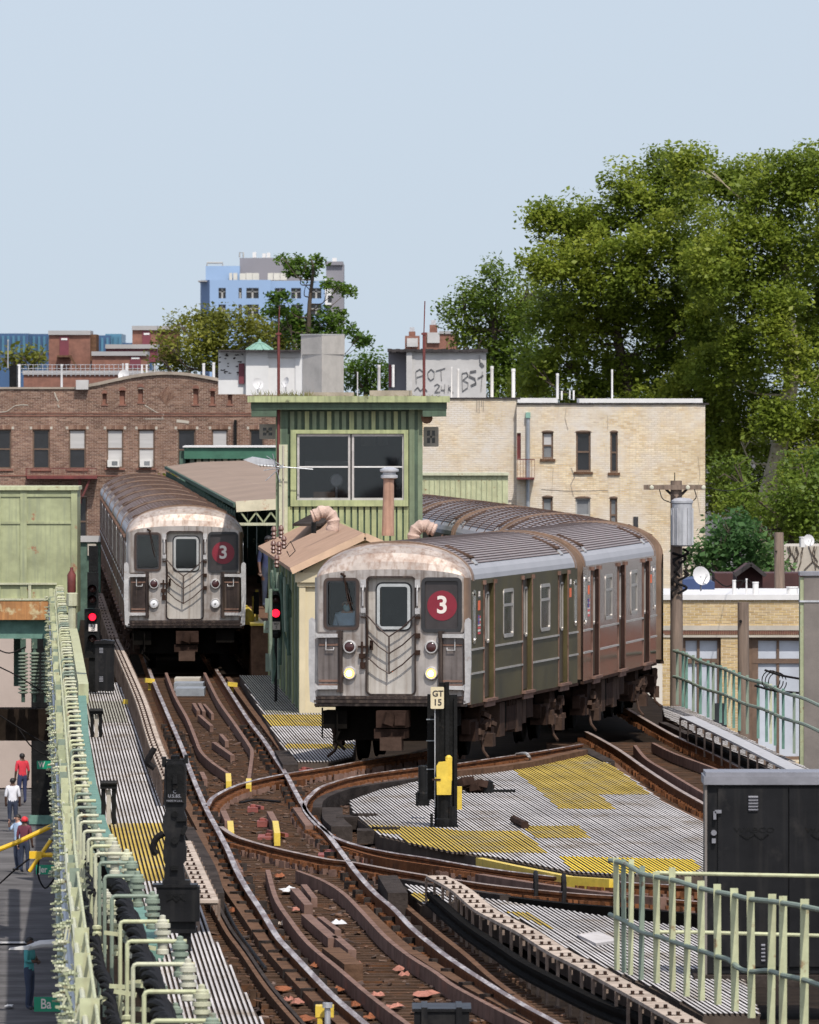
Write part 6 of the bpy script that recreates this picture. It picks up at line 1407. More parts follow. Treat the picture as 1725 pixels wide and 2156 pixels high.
# twisted black cables slung under the brackets
for (u0,z0,Ya,Yb,rh) in ((.80,.86,86,123,.055),(.92,.55,86,124,.05),(.52,.35,86,200,.04),(.56,.75,123,240,.03)):
    for k in range(3):
        P = []; Y = Ya
        while Y < Yb:
            t = max(0,(125-Y)/34); a = Y*2.0+k*2.094; sag = .05*math.sin(Y*.7)
            P.append(U(u0+.28*t+rh*1.15*math.cos(a),Y,z0+sag+rh*1.15*math.sin(a))); Y += .22
        b = MB(); b.tube(P,rh*.6,6); b.build('black_cable','cable',CR_,smooth=True)
b = MB(); b.sweep([G(x,y,.12) for x,y in [(172,1440),(178,1551),(192,1648),(212,1730),(240,1800),(285,1900),(330,1990)]],[(-.08,-.25),(-.08,0),(.08,0),(.08,-.25)])
tag(b.build('kerb_beam','teal_paint'),'teal painted kerb beam between railing and ribbed walkway',kind='structure')
b = MB(); b.sweep([G(x,y,.35) for x,y in [(137,1255),(158,1340),(176,1440)]],[(-.1,-.8),(-.1,0),(.1,0),(.1,-.8)]); tag(b.build('kerb_beam','sage_light'),'pale green sloping beam beside the left signal',kind='structure')
b = MB(); c = Q(151,1222,262.); b.lathe((c[0],c[1],c[2]-.32),[(.06,0),(.1,.06),(.1,.45),(.04,.55),(.04,.62)],10); FB = b.build('red_cylinder','rust_red',None,smooth=True); tag(FB,'rust red cylinder hung on the railing beside the green wall','cylinder')
b = MB(); b.lathe((c[0]+.02,c[1]-.2,c[2]-1.1),[(.1,0),(.1,.5),(.14,.52),(.14,.8),(.09,.82)],9); b.build('bracket','sage_pale',FB,smooth=True)

# ------------------------------------------------------------------ signals and cases
def lens(T,c,rad,m,hood=True):
    b = MB(); b.lathe(c,[(rad*1.3,.06),(rad*1.3,-.02),(rad*1.05,-.02),(rad,.02)],16,'y'); q_ = b.build('lens_ring','black_iron',T,smooth=True)
    b = MB(); b.lathe((c[0],c[1],c[2]),[(rad,0.0),(rad*.8,-.03),(rad*.3,-.05),(.004,-.052)],16,'y'); b.build('lens',m,q_,smooth=True)
    if hood:
        b = MB(); n=10; o=[]
        for k in range(n+1):
            a=math.pi*(-.05+1.1*k/n); o.append((c[0]+rad*1.3*math.cos(a),c[2]+rad*1.3*math.sin(a)))
        for p_,s_ in zip(o,o[1:]): b.add([(p_[0],c[1]-.22,p_[1]),(s_[0],c[1]-.22,s_[1]),(s_[0],c[1]+.02,s_[1]),(p_[0],c[1]+.02,p_[1])],[(0,1,2,3)])
        b.build('hood','black_iron',q_)
SY=235.
def X(x): return QX(x,SY)
def Z(y): return QZ(y,SY)
S1 = thing('signal','black railway signal with glowing red lamp beside the left train','signal',(X(192),SY,-.1))
b = MB(); b.box(X(178),X(209),SY,SY+.3,Z(1385),Z(1282)); b.box(X(184),X(207),SY+.02,SY+.28,Z(1280),Z(1205)); b.box(X(187),X(204),SY+.05,SY+.2,Z(1460),Z(1385)); b.build('housing','black_iron',S1)
for y,m in ((1240,'amber_dark'),(1262,'amber_dark'),(1299,'signal_red'),(1345,'amber_dark')): lens(S1,(X(195),SY-.02,Z(y)),.075,m)
b = MB(); b.box(X(187),X(205),SY-.03,SY-.01,Z(1329),Z(1314)); pt = b.build('number_plate','sign_white',S1); b = MB(); put_text(b,'R2',(X(196),SY-.032,Z(1318)),.09,.003); put_text(b,'22',(X(196),SY-.032,Z(1325.5)),.07,.002); b.build('lettering','sign_black',pt)
b = MB(); b.box(X(186),X(205),SY+.4,SY+.6,Z(1205),Z(1150)); b.build('back_box','black_iron',S1)
RC = thing('relay_case','small black relay case at the end of the ribbed walkway','relay case',(X(224),SY-1,-.05)); b = MB(); b.box(X(204),X(243),SY-1.3,SY-.8,Z(1452),Z(1352)); b.build('case','black_case',RC)
b = MB(); b.prism([(X(202),Z(1353)),(X(245),Z(1353)),(X(244),Z(1347)),(X(224),Z(1344)),(X(203),Z(1347))],SY-1.36,SY-.75); b.build('lid','black_case',RC)
for y in (1362,1422):
    b = MB()
    for k in range(4): b.box(X(213),X(221),SY-1.315,SY-1.3,Z(y+10-k*3),Z(y+8.2-k*3))
    b.build('louvre','case_lid',RC)
# centre-left red signal on the house flank
S2_ = thing('signal','black signal with red lamp beside the green house flank','signal',Q(580,1500,227)); SY=227.
b = MB(); b.box(X(573),X(590),SY,SY+.25,Z(1330),Z(1245)); b.lathe((X(582),SY+.1,Z(1345)),[(.02,0),(.09,.03),(.11,.1),(.09,.2)],10); b.box(X(578),X(584),SY+.08,SY+.14,Z(1480),Z(1345)); b.build('housing','black_iron',S2_)
for y,m in ((1262,'amber_dark'),(1291,'signal_red')): lens(S2_,(X(581),SY-.02,Z(y)),.08,m)
b = MB(); b.box(X(574),X(590),SY-.03,SY-.01,Z(1326),Z(1309)); pt=b.build('number_plate','stone_sill',S2_); b = MB(); put_text(b,'907',(X(582),SY-.032,Z(1314)),.07,.002); put_text(b,'2',(X(582),SY-.032,Z(1321)),.07,.002); b.build('lettering','sign_black',pt)
# small black stands on the walkway
for i,(x,y,h) in enumerate(((203,1552,.5),(229,1736,.62))):
    c = G(x,y,-.02); T = thing('track_stand','low black iron stand on the ribbed walkway, %s one'%('farther','nearer')[i],'stand',c)
    b = MB()
    for dx in (-.075,.075): b.box(c[0]+dx-.03,c[0]+dx+.03,c[1]-.03,c[1]+.03,c[2],c[2]+h*.9)
    b.build('legs','black_iron',T); b = MB(); b.box(c[0]-.12,c[0]+.12,c[1]-.06,c[1]+.06,c[2]+h*.82,c[2]+h); b.tube([(c[0]-.12,c[1]-.05,c[2]+h*.95),(c[0]+.12,c[1]-.05,c[2]+h*.95)],.04,8); b.build('head','black_iron',T)
    b = MB(); b.box(c[0]-.03,c[0]+.03,c[1]+.0,c[1]+.02,c[2],c[2]+h*.8); b.build('tag','stone_sill',T)
# near black signal, seen from behind
SY = 124.8
NS = thing('signal','tall black cast iron signal seen from behind, near the left railing','signal',(X(378),SY,-.1))
b = MB(); b.prism([(X(x),Z(y)) for x,y in [(347,1700),(344,1690),(347,1612),(352,1603),(386,1603),(392,1612),(392,1700),(388,1708),(393,1722),(393,1745),(388,1760),(393,1790),(392,1812),(386,1820),(390,1855),(345,1855),(348,1820),(344,1812),(344,1790),(348,1760),(343,1745),(343,1722),(349,1708)][::-1]],SY,SY+.22); b.build('case','black_case',NS)
b = MB(); b.prism([(X(x),Z(y)) for x,y in [(352,1690),(351,1616),(355,1609),(384,1609),(388,1616),(388,1690)][::-1]],SY-.035,SY-.001); b.build('cover_plate','black_iron',NS)
b = MB(); b.obox((X(369),SY-.06,Z(1640)),(.05,.06,.1)); b.lathe((X(369),SY-.035,Z(1658)),[(.028,0),(.028,-.02),(.016,-.02)],10,'y'); b.lathe((X(368),SY,Z(1714)),[(.035,0),(.035,-.03),(.02,-.03)],10,'y'); b.lathe((X(368),SY,Z(1770)),[(.04,0),(.04,-.03),(.02,-.03)],10,'y'); b.box(X(372),X(394),SY-.05,SY,Z(1729),Z(1723)); b.box(X(360),X(375),SY-.05,SY,Z(1832),Z(1822)); b.obox((X(388),SY-.03,Z(1748)),(.05,.06,.1),(0,.4,0)); b.build('fitting','black_iron',NS)
b = MB(); b.box(X(341),X(350),SY,SY+.2,Z(1615),Z(1594)); b.box(X(388),X(396),SY,SY+.2,Z(1608),Z(1590)); b.box(X(345),X(392),SY+.02,SY+.18,Z(1603),Z(1599)); b.lathe((X(369),SY+.1,Z(1600)),[(.05,0),(.05,.04),(.03,.05)],8); b.build('top_clamp','black_iron',NS)
b = MB(); b.box(X(330),X(420),SY-.06,SY+.35,Z(1940),Z(1866)); b.box(X(322),X(416),SY-.08,SY+.37,Z(1868),Z(1862)); b.box(X(342),X(400),SY-.02,SY+.25,Z(1862),Z(1853)); b.box(X(352),X(412),SY-.0,SY+.3,Z(1965),Z(1940)); b.box(X(375),X(402),SY+.05,SY+.2,-.3,Z(1965)); b.build('base_box','black_case',NS)
b = MB(); strip_ = [(352,1896),(364,1890),(372,1898),(380,1890),(392,1896)]; P=[(X(x),SY-.065,Z(y)) for x,y in strip_]
for p_,s_ in zip(P,P[1:]): b.beam(p_,s_,.01,.012)
put_text(b,'WABCO',(X(372),SY-.062,Z(1886)),.06,.001); b.build('embossing','black_iron',NS)
b = MB(); put_text(b,'U.S.&S.',(X(368),SY-.037,Z(1676)),.05,.001); put_text(b,'MADE IN U.S.A.',(X(368),SY-.037,Z(1686)),.026,.0005); put_text(b,'C',(X(368),SY-.037,Z(1667)),.05,.001); b.build('cast_lettering','case_lid',NS)
b = MB(); b.tube(spline([(X(345),SY+.05,Z(1755)),(X(330),SY+.05,Z(1765)),(X(322),SY+.05,Z(1785)),(X(330),SY+.05,Z(1800))],5),.035,8); b.tube(spline([(X(300),SY+6,Z(1610)),(X(285),SY+6,Z(1640)),(X(300),SY+6,Z(1655))],5),.035,8); b.build('hose','cable',NS,smooth=True)
# GT 15 post group on the ribbed platform
SY = 160.
GP = thing('signal_post','black steel signal post with cream GT 15 plate and yellow box','signal post',(X(935),SY,0))
b = MB(); b.box(X(915),X(925),SY,SY+.12,Z(1742),Z(1470)); b.box(X(925),X(942),SY+.05,SY+.09,Z(1742),Z(1437)); b.box(X(938),X(946),SY,SY+.12,Z(1744),Z(1436)); b.box(X(946),X(963),SY+.06,SY+.1,Z(1744),Z(1463)); b.box(X(956),X(963),SY,SY+.12,Z(1744),Z(1467)); b.build('mast','black_iron',GP)
b = MB(); b.box(X(900),X(915),SY+.3,SY+.42,Z(1685),Z(1463)); b.tube([(X(916),SY-.03,Z(1490)),(X(916),SY-.03,Z(1700))],.008,5,1); b.build('rear_mast',['black_iron','galv'],GP)
for y in (1515,1560,1620): b = MB(); b.box(X(898),X(916),SY+.28,SY+.3,Z(y+2),Z(y)); b.build('clamp','conduit_grey',GP)
b = MB(); b.prism(rrect(X(907),X(935),Z(1492),Z(1446),.015),SY-.08,SY-.06); pt=b.build('sign_plate','cream_wall',GP)
b = MB(); put_text(b,'GT',(X(922),SY-.082,Z(1460.5)),.115,.003); put_text(b,'15',(X(921.5),SY-.082,Z(1479)),.125,.003); b.build('lettering','sign_black',pt)
b = MB(); b.prism([(X(x),Z(y)) for x,y in [(920,1672),(919,1612),(924,1604),(940,1602),(944,1612),(944,1640),(951,1640),(950,1672)]],SY-.3,SY-.06); b.box(X(916),X(951),SY-.28,SY-.1,Z(1640),Z(1636)); b.obox((X(946),SY-.2,Z(1620)),(.08,.1,.3)); b.lathe((X(945),SY-.2,Z(1598)),[(.02,-.04),(.05,-.02),(.05,.03),(.02,.06)],10); yb_=b.build('yellow_box','yellow_paint',GP)
b = MB(); b.box(X(910),X(928),SY-.31,SY-.3,Z(1642),Z(1638)); b.build('latch','under_brown',yb_)
b = MB(); b.box(X(961),X(973),SY+.1,SY+.3,Z(1705),Z(1657)); b.build('yellow_panel','yellow_paint',GP)
b = MB(); b.lathe((X(936),SY-.15,Z(1742)),[(.13,0),(.13,.12),(.1,.14),(.1,.45),(.12,.47)],12); b.box(X(905),X(965),SY-.3,SY+.2,Z(1746),Z(1738)); b.box(X(906),X(912),SY-.2,SY-.1,Z(1740),Z(1712)); b.lathe((X(952),SY-.2,Z(1742)),[(.06,0),(.06,.3)],8); b.build('base','black_iron',GP)
b = MB(); b.lathe((X(891),SY+3,Z(1704)),[(.1,0),(.1,.12),(.065,.14),(.065,.5),(.05,.52)],12); b.box(X(876),X(905),SY+2.9,SY+3.2,Z(1712),Z(1702)); b.tube([(X(880),SY+2.9,Z(1705)),(X(878),SY+2.9,Z(1685)),(X(884),SY+2.9,Z(1682))],.02); b.build('trip_cylinder','black_iron',GP)
c = G(1000,1672); TG = thing('trip_gear','rusty dark trip mechanism lying on the ribbed platform','mechanism',c); b = MB(); g = random.Random(9)
for k in range(16): b.obox((c[0]+g.uniform(-.25,.22),c[1]+g.uniform(-.3,.3),c[2]+g.uniform(.04,.2)),(g.uniform(.08,.2),g.uniform(.1,.3),g.uniform(.05,.13)),(g.uniform(-.3,.3),g.uniform(-.4,.4),g.uniform(-.8,.8)))
b.build('linkage','under_brown',TG); b = MB(); b.lathe((c[0]+.2,c[1]-.3,c[2]+.02),[(.08,0),(.08,.18),(.05,.2)],10); b.obox((c[0]+.42,c[1],c[2]+.05),(.4,.1,.04)); b.build('cylinder','black_iron',TG)
c = G(1096,1745); b = MB(); b.tube([(c[0]-.08,c[1]+1.2,.09),(c[0]+.06,c[1]-.6,.07)],.06,8); tag(b.build('loose_pipe','under_brown',None,smooth=True),'short rusty pipe lying on the ribbed platform','pipe')
b = MB(); b.tube(spline([G(1088,1588,.05),G(1105,1586,.2),G(1114,1592,.2),G(1118,1603,.03)],5),.025,6); tag(b.build('white_hose','guard_pale'),'bent white hose by the dark timber edge','hose')

# ------------------------------------------------------------------ black cabinet and fences at the right
SY = 119.4
CAB = thing('equipment_cabinet','large black steel equipment cabinet with louvred doors at the right','cabinet',(X(1640),SY+.5,-.2))
b = MB(); b.box(X(1486),X(1800),SY,SY+1.0,Z(2050),Z(1640)); b.build('body','black_case',CAB); b = MB(); b.box(X(1484),X(1489),SY-.02,SY+.05,Z(2052),Z(1640)); b.build('edge_strip','concrete_post',CAB)
b = MB(); b.box(X(1482),X(1805),SY-.06,SY+1.06,Z(1652),Z(1634)); b.box(X(1486),X(1800),SY-.03,SY+1.03,Z(1634),Z(1626)); b.build('lid','case_lid',CAB)  # grey lid on a black case paints the light on its top
for x0,x1 in ((1512,1659),(1662,1800)):
    b = MB(); b.box(X(x0),X(x1),SY-.03,SY,Z(2035),Z(1658)); d_ = b.build('door','black_case',CAB)
    for y in (1678,2020-30):
        b = MB()
        xa = x0+64 if y < 1800 else x0+85
        for k in range(5): b.obox(((X(xa)+X(xa+20))/2,SY-.04,Z(y+k*6.6 if y < 1800 else y+k*8)),(.10 if y < 1800 else .04,.03,.012),(.5,0,0))
        b.build('louvre','case_lid',d_)
    b = MB(); P=[(X(x0+46+k*15),SY-.034,Z(1756 if k%2 == 0 else 1766)) for k in range(5)]
    for p_,s_ in zip(P,P[1:]): b.beam(p_,s_,.012,.015)
    put_text(b,'WABCO',(X(x0+76),SY-.032,Z(1748)),.075,.001,sx=1.5); b.build('embossing','black_iron',d_)
b = MB(); b.box(X(1502),X(1508),SY-.06,SY,Z(1725),Z(1708)); b.box(X(1505),X(1519),SY-.06,SY-.03,Z(1712),Z(1705)); b.lathe((X(1503),SY-.03,Z(1753)),[(.03,0),(.03,-.03),(.015,-.03)],10,'y'); b.box(X(1499),X(1507),SY-.05,SY,Z(1775),Z(1765)); b.build('lock','case_lid',CAB)
b = MB(); b.box(X(1460),X(1800),SY-.3,SY+1.2,Z(2075),Z(2052)); b.build('plinth','timber_dark',CAB)
zz7 = lambda zx,zy: ((1350+zx/2.3925)/1.2006,(1800+zy/2.3925)/1.2006)
PFN = thing('picket_fence','pale green picket fence with wavy pipe rails at the lower right','fence',G(1500,2080,.2))
pk = [(485,520,880,1560),(530,560,890,1575),(568,600,890,1590),(632,665,930,1620),(722,763,965,1640),(818,858,940,1690),(903,943,995,1720),(992,1035,1020,1745),(1090,1135,1040,1770),(1192,1240,1065,1810),(1293,1340,1085,1850),(1410,1458,1100,1900),(1482,1530,1112,1920),(1608,1660,1130,1960),(1730,1780,1150,2000)]
def fy(zx): return 115.2-(zx-485)/1240*9.8
for i,(a,c,y0,y1) in enumerate(pk):
    Y = fy((a+c)/2); p0,p1 = zz7(a,y0),zz7(c,y1); b = MB(); x0,x1 = QX(p0[0],Y),QX(p1[0],Y); lean = random.uniform(-.015,.015)
    b.prism([(x0,QZ(p1[1],Y)),(x1,QZ(p1[1],Y)),(x1+lean,QZ(p0[1],Y)),(x0+lean,QZ(p0[1],Y))],Y-.012,Y+.012); b.build('picket','sage_blue' if i in (1,3) else 'sage_light',PFN)
for R_ in ([(460,895),(560,920),(650,975),(760,1000),(860,1020),(990,1060),(1090,1085),(1200,1105),(1300,1130),(1440,1145),(1600,1170),(1725,1195),(1850,1220)],[(460,1225),(560,1270),(650,1330),(760,1360),(860,1395),(1000,1440),(1100,1475),(1180,1500),(1250,1555),(1330,1570),(1420,1565),(1520,1595),(1640,1620),(1725,1650),(1850,1680)]):
    b = MB(); b.tube(spline([Q(*zz7(x,y),fy(x)-.035) for x,y in R_],5),.026,8); b.build('pipe_rail','sage_blue',PFN,smooth=True)
RL = thing('handrail','straight pale green pipe rails in front of the black cabinet','handrail',G(1600,2060,.1))
for R_ in ([(735,972),(1000,978),(1725,992),(1850,994)],[(720,1330),(1000,1332),(1725,1352),(1850,1356)]): b = MB(); b.tube([Q(*zz7(x,y),117.5) for x,y in R_],.02,8); b.build('pipe_rail','sage_light',RL)
zz8 = lambda zx,zy: ((1550+zx/3.08)/1.2006,(1200+zy/3.08)/1.2006)
TF = thing('picket_fence','teal green picket fence along the far right walkway','fence',Q(1550,1560,205))
def fy2(zx): return 223-(zx-480)/980*35
for i,zx in enumerate([500,545,572,625,680,740,780,838,875,908,940,985,1045,1130,1195,1228,1262,1325,1410]):
    Y=fy2(zx); yt=1375+(zx-480)*.372-25; yb2=1785+(zx-490)*.42; wv=14; p0,p1=zz8(zx-wv*.8,yt),zz8(zx+wv*.8,yb2); b = MB(); b.box(QX(p0[0],Y),QX(p1[0],Y),Y-.012,Y+.012,QZ(p1[1],Y),QZ(p0[1],Y)); b.build('picket','sage_pale' if i in (9,15) else ('teal_paint' if i%3 else 'sage_blue'),TF)
for off in (0,200):
    b = MB(); b.tube([Q(*zz8(zx,1375+off+(zx-480)*.372+ (6*math.sin(zx*.02))),fy2(zx)-.03) for zx in range(470,1640,40)],.03,7); b.build('pipe_rail','sage_blue',TF,smooth=True)
b = MB()
for k in range(3): b.tube([Q(*zz8(1230+70*math.cos(t)+k*25,1600+75*math.sin(t)+k*8),198) for t in np.linspace(0,6.0,18)],.010,5)
b.tube(spline([Q(*zz8(x,y),195) for x,y in [(1180,1520),(1300,1560),(1460,1590)]],4),.02,5); b.tube(spline([Q(*zz8(x,y),195) for x,y in [(1100,1640),(1250,1680),(1460,1700)]],4),.02,5); tag(b.build('cable_coil','cable'),'coiled black cable hung on the teal fence','cable')
SY=190.
CP = thing('steel_column','tall grey weathered steel column at the right edge','column',(X(1720),SY,-.2)); b = MB(); b.box(X(1693),X(1800),SY,SY+.6,-.3,Z(1208)); b.build('shaft','concrete_post',CP); b = MB(); b.box(X(1685),X(1693),SY+.02,SY+.58,-.3,Z(1215)); b.build('flange','sage',CP); b = MB(); b.box(X(1684),X(1800),SY-.03,SY+.62,Z(1212),Z(1204)); b.build('cap','case_lid',CP); b = MB(); b.box(X(1684),X(1800),SY-.015,SY+.61,Z(1268),Z(1264)); b.build('strap','galv',CP)
# ------------------------------------------------------------------ utility poles
SY=262.
UP = thing('utility_pole','wooden utility pole with crossarm and white transformer behind the train','utility pole',(X(1424),SY,STREET))
b = MB(); b.tube([(X(1427),SY,STREET),(X(1424),SY,Z(1012))],[.19,.13],10); b.build('pole','pole_wood',UP,smooth=True); b = MB(); b.box(X(1355),X(1484),SY-.2,SY-.1,Z(1031),Z(1021)); b.build('crossarm','pole_wood',UP)
b = MB(); b.beam((X(1402),SY-.12,Z(1030)),(X(1421),SY-.12,Z(1048)),.03,.06); b.beam((X(1446),SY-.12,Z(1030)),(X(1428),SY-.12,Z(1048)),.03,.06); b.tube([(X(1421),SY,Z(1012)),(X(1421),SY,Z(995))],.012,5); b.build('brace','timber_dark',UP)
for x in (1372,1448,1481): b = MB(); b.lathe((X(x),SY-.22,Z(1026)),[(.02,.0),(.05,-.03),(.05,-.09),(.03,-.1)],10,'y'); b.build('insulator','insul_cream',UP)
b = MB(); b.lathe((X(1436),SY-.35,Z(1150)),[(.2,0),(.23,.03),(.23,.98),(.25,1.0),(.25,1.05),(.18,1.1),(.05,1.12)],18); tr_=b.build('transformer','galv',UP,smooth=True)
for k in range(12): a=2*math.pi*k/12; b = MB(); b.box(-.006,.006,-.03,.0,0,.85); o=b.build('fin','galv',tr_,rel=False); o.location=(X(1436)+.23*math.cos(a)-LOC[tr_.name][0],SY-.35+.23*math.sin(a)-LOC[tr_.name][1],Z(1147)-LOC[tr_.name][2]); o.rotation_euler=(0,0,a+math.pi/2)
b = MB(); b.tube(spline([(X(1388),SY-.2,Z(1030)),(X(1395),SY-.2,Z(1050)),(X(1412),SY-.2,Z(1058))],4),.012,5); b.tube(spline([(X(1462),SY-.2,Z(1030)),(X(1465),SY-.2,Z(1048)),(X(1450),SY-.2,Z(1060))],4),.012,5); b.tube(spline([(X(1484),SY-.2,Z(1026)),(X(1600),SY+20,Z(1046)),(X(1800),SY+60,Z(1030))],5),.01,5); b.build('drop_wire','cable',UP)
b = MB(); g=random.Random(2)
for k in range(10): b.tube(spline([(X(1425+g.uniform(-12,14)),SY-.2,Z(1155+k*9)),(X(1425+g.uniform(-22,26)),SY-.25,Z(1165+k*9)),(X(1425+g.uniform(-10,12)),SY-.2,Z(1178+k*9))],4),.03,5)
b.build('cable_tangle','cable',UP)
for lab,x0,y0,yb3,Yp,rr in (('thick weathered wooden pole standing before the yellow shop',1565,1268,1700,215,.105),('wooden pole stub behind the dark red shed',1640,1121,1250,310,.13)):
    T = thing('wooden_pole',lab,'pole',Q(x0,yb3,Yp)); b = MB(); b.tube([Q(x0+2,yb3,Yp),Q(x0,y0,Yp)],[rr*1.12,rr],12); b.build('shaft','pole_wood',T,smooth=True); b = MB(); c=Q(x0-6,y0+40,Yp); b.lathe((c[0],c[1]-rr,c[2]),[(.03,0),(.03,-.03)],8,'y'); b.build('bolt','black_iron',T)
# ------------------------------------------------------------------ bits on the track
def scrap(x,y,sz,m,label,z=-.17,name='paper_scrap',cat='scrap'):
    g = random.Random(int(x*7+y)); c=G(x,y,z); b = MB(); n=9; ring1=[]; ring2=[]
    for k in range(n):
        a=2*math.pi*k/n; rr=sz*g.uniform(.55,1.1); ring1.append((c[0]+rr*math.cos(a),c[1]+rr*4.5*math.sin(a),z+g.uniform(0,.02))); rr*=g.uniform(.4,.75); ring2.append((c[0]+rr*math.cos(a),c[1]+rr*4.2*math.sin(a),z+g.uniform(.01,.055)))
    b.add(ring1+ring2+[(c[0],c[1],z+g.uniform(.01,.05))],[(k,(k+1)%n,n+(k+1)%n,n+k) for k in range(n)]+[(n+k,n+(k+1)%n,2*n) for k in range(n)])
    tag(b.build(name,m),label,cat,'scraps littering the track')
zz4 = lambda zx,zy: ((450+zx/2.464)/1.2006,(2050+zy/2.464)/1.2006)
SC=[(630,410,.1,'leaf_orange'),(730,620,.09,'paper_pink'),(1050,980,.1,'paper_pink'),(1112,955,.1,'paper_pink'),(1375,990,.1,'paper_pink'),(1410,1025,.1,'paper_pink'),(650,1115,.15,'leaf_orange'),(690,1180,.08,'paper_pink'),(745,1200,.13,'paper_pink'),(1000,1120,.1,'leaf_orange'),(1250,1150,.13,'paper_pink'),(1540,1145,.2,'paper_pink'),(1350,1220,.13,'paper_pink'),(810,1300,.16,'leaf_orange'),(335,625,.07,'leaf_orange'),(855,970,.08,'leaf_orange'),(950,1215,.09,'paper_pink'),(1100,1215,.1,'leaf_orange'),(640,710,.05,'cover_board'),(1190,1290,.1,'leaf_orange')]
nm2=nm+['thirteenth','fourteenth','fifteenth','sixteenth','seventeenth','eighteenth','nineteenth','twentieth','twenty-first']
for i,(x,y,sz,m) in enumerate(sorted(SC,key=lambda t:t[1])): scrap(*zz4(x,y),sz*.75,m,'crumpled %s scrap on the near track, %s of the scraps counting from the top'%('salmon pink' if m=='paper_pink' else 'rusty orange' if m=='leaf_orange' else 'beige',nm2[i]))
scrap(*zz4(685,495),.12,'white_clean','torn white sheet between the near guard rails',-.15,'white_sheet','sheet'); scrap(*zz4(1000,705),.1,'white_clean','white rim of a broken box on the near ties',-.1,'white_sheet','sheet')
for i,(x,y,sx_,sy_,sz) in enumerate([(533,1706,.16,.7,.1),(553,1737,.15,.6,.12),(690,1764,.12,.5,.1),(566,1762,.3,1.2,.05),(690,1803,.25,.9,.08),(780,1812,.22,.8,.07),(600,1634,.2,.7,.05),(640,1626,.16,.6,.1)]):
    c=G(x,y,-.17); b = MB(); sz*=.7; b.box(c[0]-sx_/2,c[0]+sx_/2,c[1]-sy_/2,c[1]+sy_/2,-.19,-.19+sz); b.lathe((c[0],c[1],-.19+sz),[(.05,0),(.05,.03),(.02,.04)],8); b.obox((c[0]+sx_*.4,c[1],-.12),(.05,sy_*1.2,.05),(0,0,.2)); tag(b.build('switch_plate','red_plate' if i != 2 else 'under_dark'),'%s fitting bolted at the switch, %s'%('reddish steel' if i != 2 else 'dark steel',('above the yellow rail ends','between the yellow rail ends','beside the right switch blade','flat below the yellow rail ends','left of the rail crossing','right of the rail crossing','at the left end of the curved rail','under the curved rail by the train')[i]),'rail fitting','fittings of the switch')
c=G(396,1440,-.12); DV=thing('trip_device','grey ribbed device between the rails below the left train','device',c)
for k,(y,wv) in enumerate(((1428,.55),(1438,.62),(1449,.6))): c=G(396+k*3,y,-.05); b = MB(); b.box(c[0]-wv/2,c[0]+wv/2,c[1]-1,c[1]+.7,-.19,-.03); b.build('bar','conduit_grey' if k else 'stone_sill',DV)
for i,(x,y) in enumerate(((315,1433),(489,1441),(270,1478),(516,1350))):
    c=G(x,y,.02); b = MB(); b.obox(c,(.2,.3,.09),(0,.1,.1)); b.box(c[0]-.03,c[0]+.03,c[1]-.05,c[1]+.05,c[2]-.2,c[2]-.04); tag(b.build('yellow_marker','yellow_paint'),'small yellow marker %s'%('left of the left train rails','right of the left train rails','on the cover board end','near the station platform end')[i],'marker')
c=G(684,2150,-.1); YC=thing('rail_clamp','bright yellow clamp with steel bolt on the near left rail','clamp',c); b = MB(); b.box(c[0]-.09,c[0]+.09,c[1]-.25,c[1]+.1,-.05,.06); b.box(c[0]-.07,c[0]-.02,c[1]-.3,c[1],-.2,-.06); b.build('body','yellow_paint',YC); b = MB(); b.lathe((c[0]+.03,c[1]-.35,-.2),[(.03,0),(.03,.25),(.05,.25),(.05,.3)],10); b.build('bolt','galv',YC)
c=G(930,2162,-.15); BC=thing('black_case','black plastic case between the rails at the bottom edge','case',c); b = MB(); b.prism(rrect(c[0]-.27,c[0]+.27,-.19,.04,.03),c[1]-.6,c[1]+.5); b.build('box','black_case',BC); b = MB(); b.box(c[0]-.29,c[0]+.29,c[1]-.62,c[1]+.52,.03,.06)
for e in (-.17,.17): b.box(c[0]+e-.03,c[0]+e+.03,c[1]-.64,c[1]+.53,-.1,.075)
b.build('lid','black_case',BC)
for i,(x,y) in enumerate(((1300,1905),(1128,1885),(1187,1892))):
    c=G(x,y,-.1); b = MB(); P=[(c[0],c[1]+.3,-.12),(c[0],c[1]+.2,.16),(c[0],c[1]-.6,.16),(c[0],c[1]-.8,.0),(c[0]-.03,c[1]-.9,-.3)]; b.tube(spline(P,4),.028,7); tag(b.build('cable_hoop','cable',None,smooth=True),'black hoop over the crossover conduits, %s one'%('right','left','middle')[i],'hoop')
for i,(x,y) in enumerate(((745,1722),(790,1751))):
    c=G(x,y,.0); b = MB(); b.box(c[0]-.25,c[0]+.22,c[1]-.5,c[1]+.5,-.15,.03); b.obox((c[0]+.15,c[1],.05),(.3,.3,.03),(0,0,.4)); tag(b.build('point_lever','timber_dark'),'dark steel lever plate at the platform tip, %s one'%('upper','lower')[i],'lever')
    b = MB()
b = MB(); b.slab(gx([(1215,1972),(1262,1966),(1300,1985),(1255,1992)],-.03),-.03,.0); tag(b.build('lifted_deck_board','grate_white'),'loose pale board lifted on the lower ribbed deck','board')

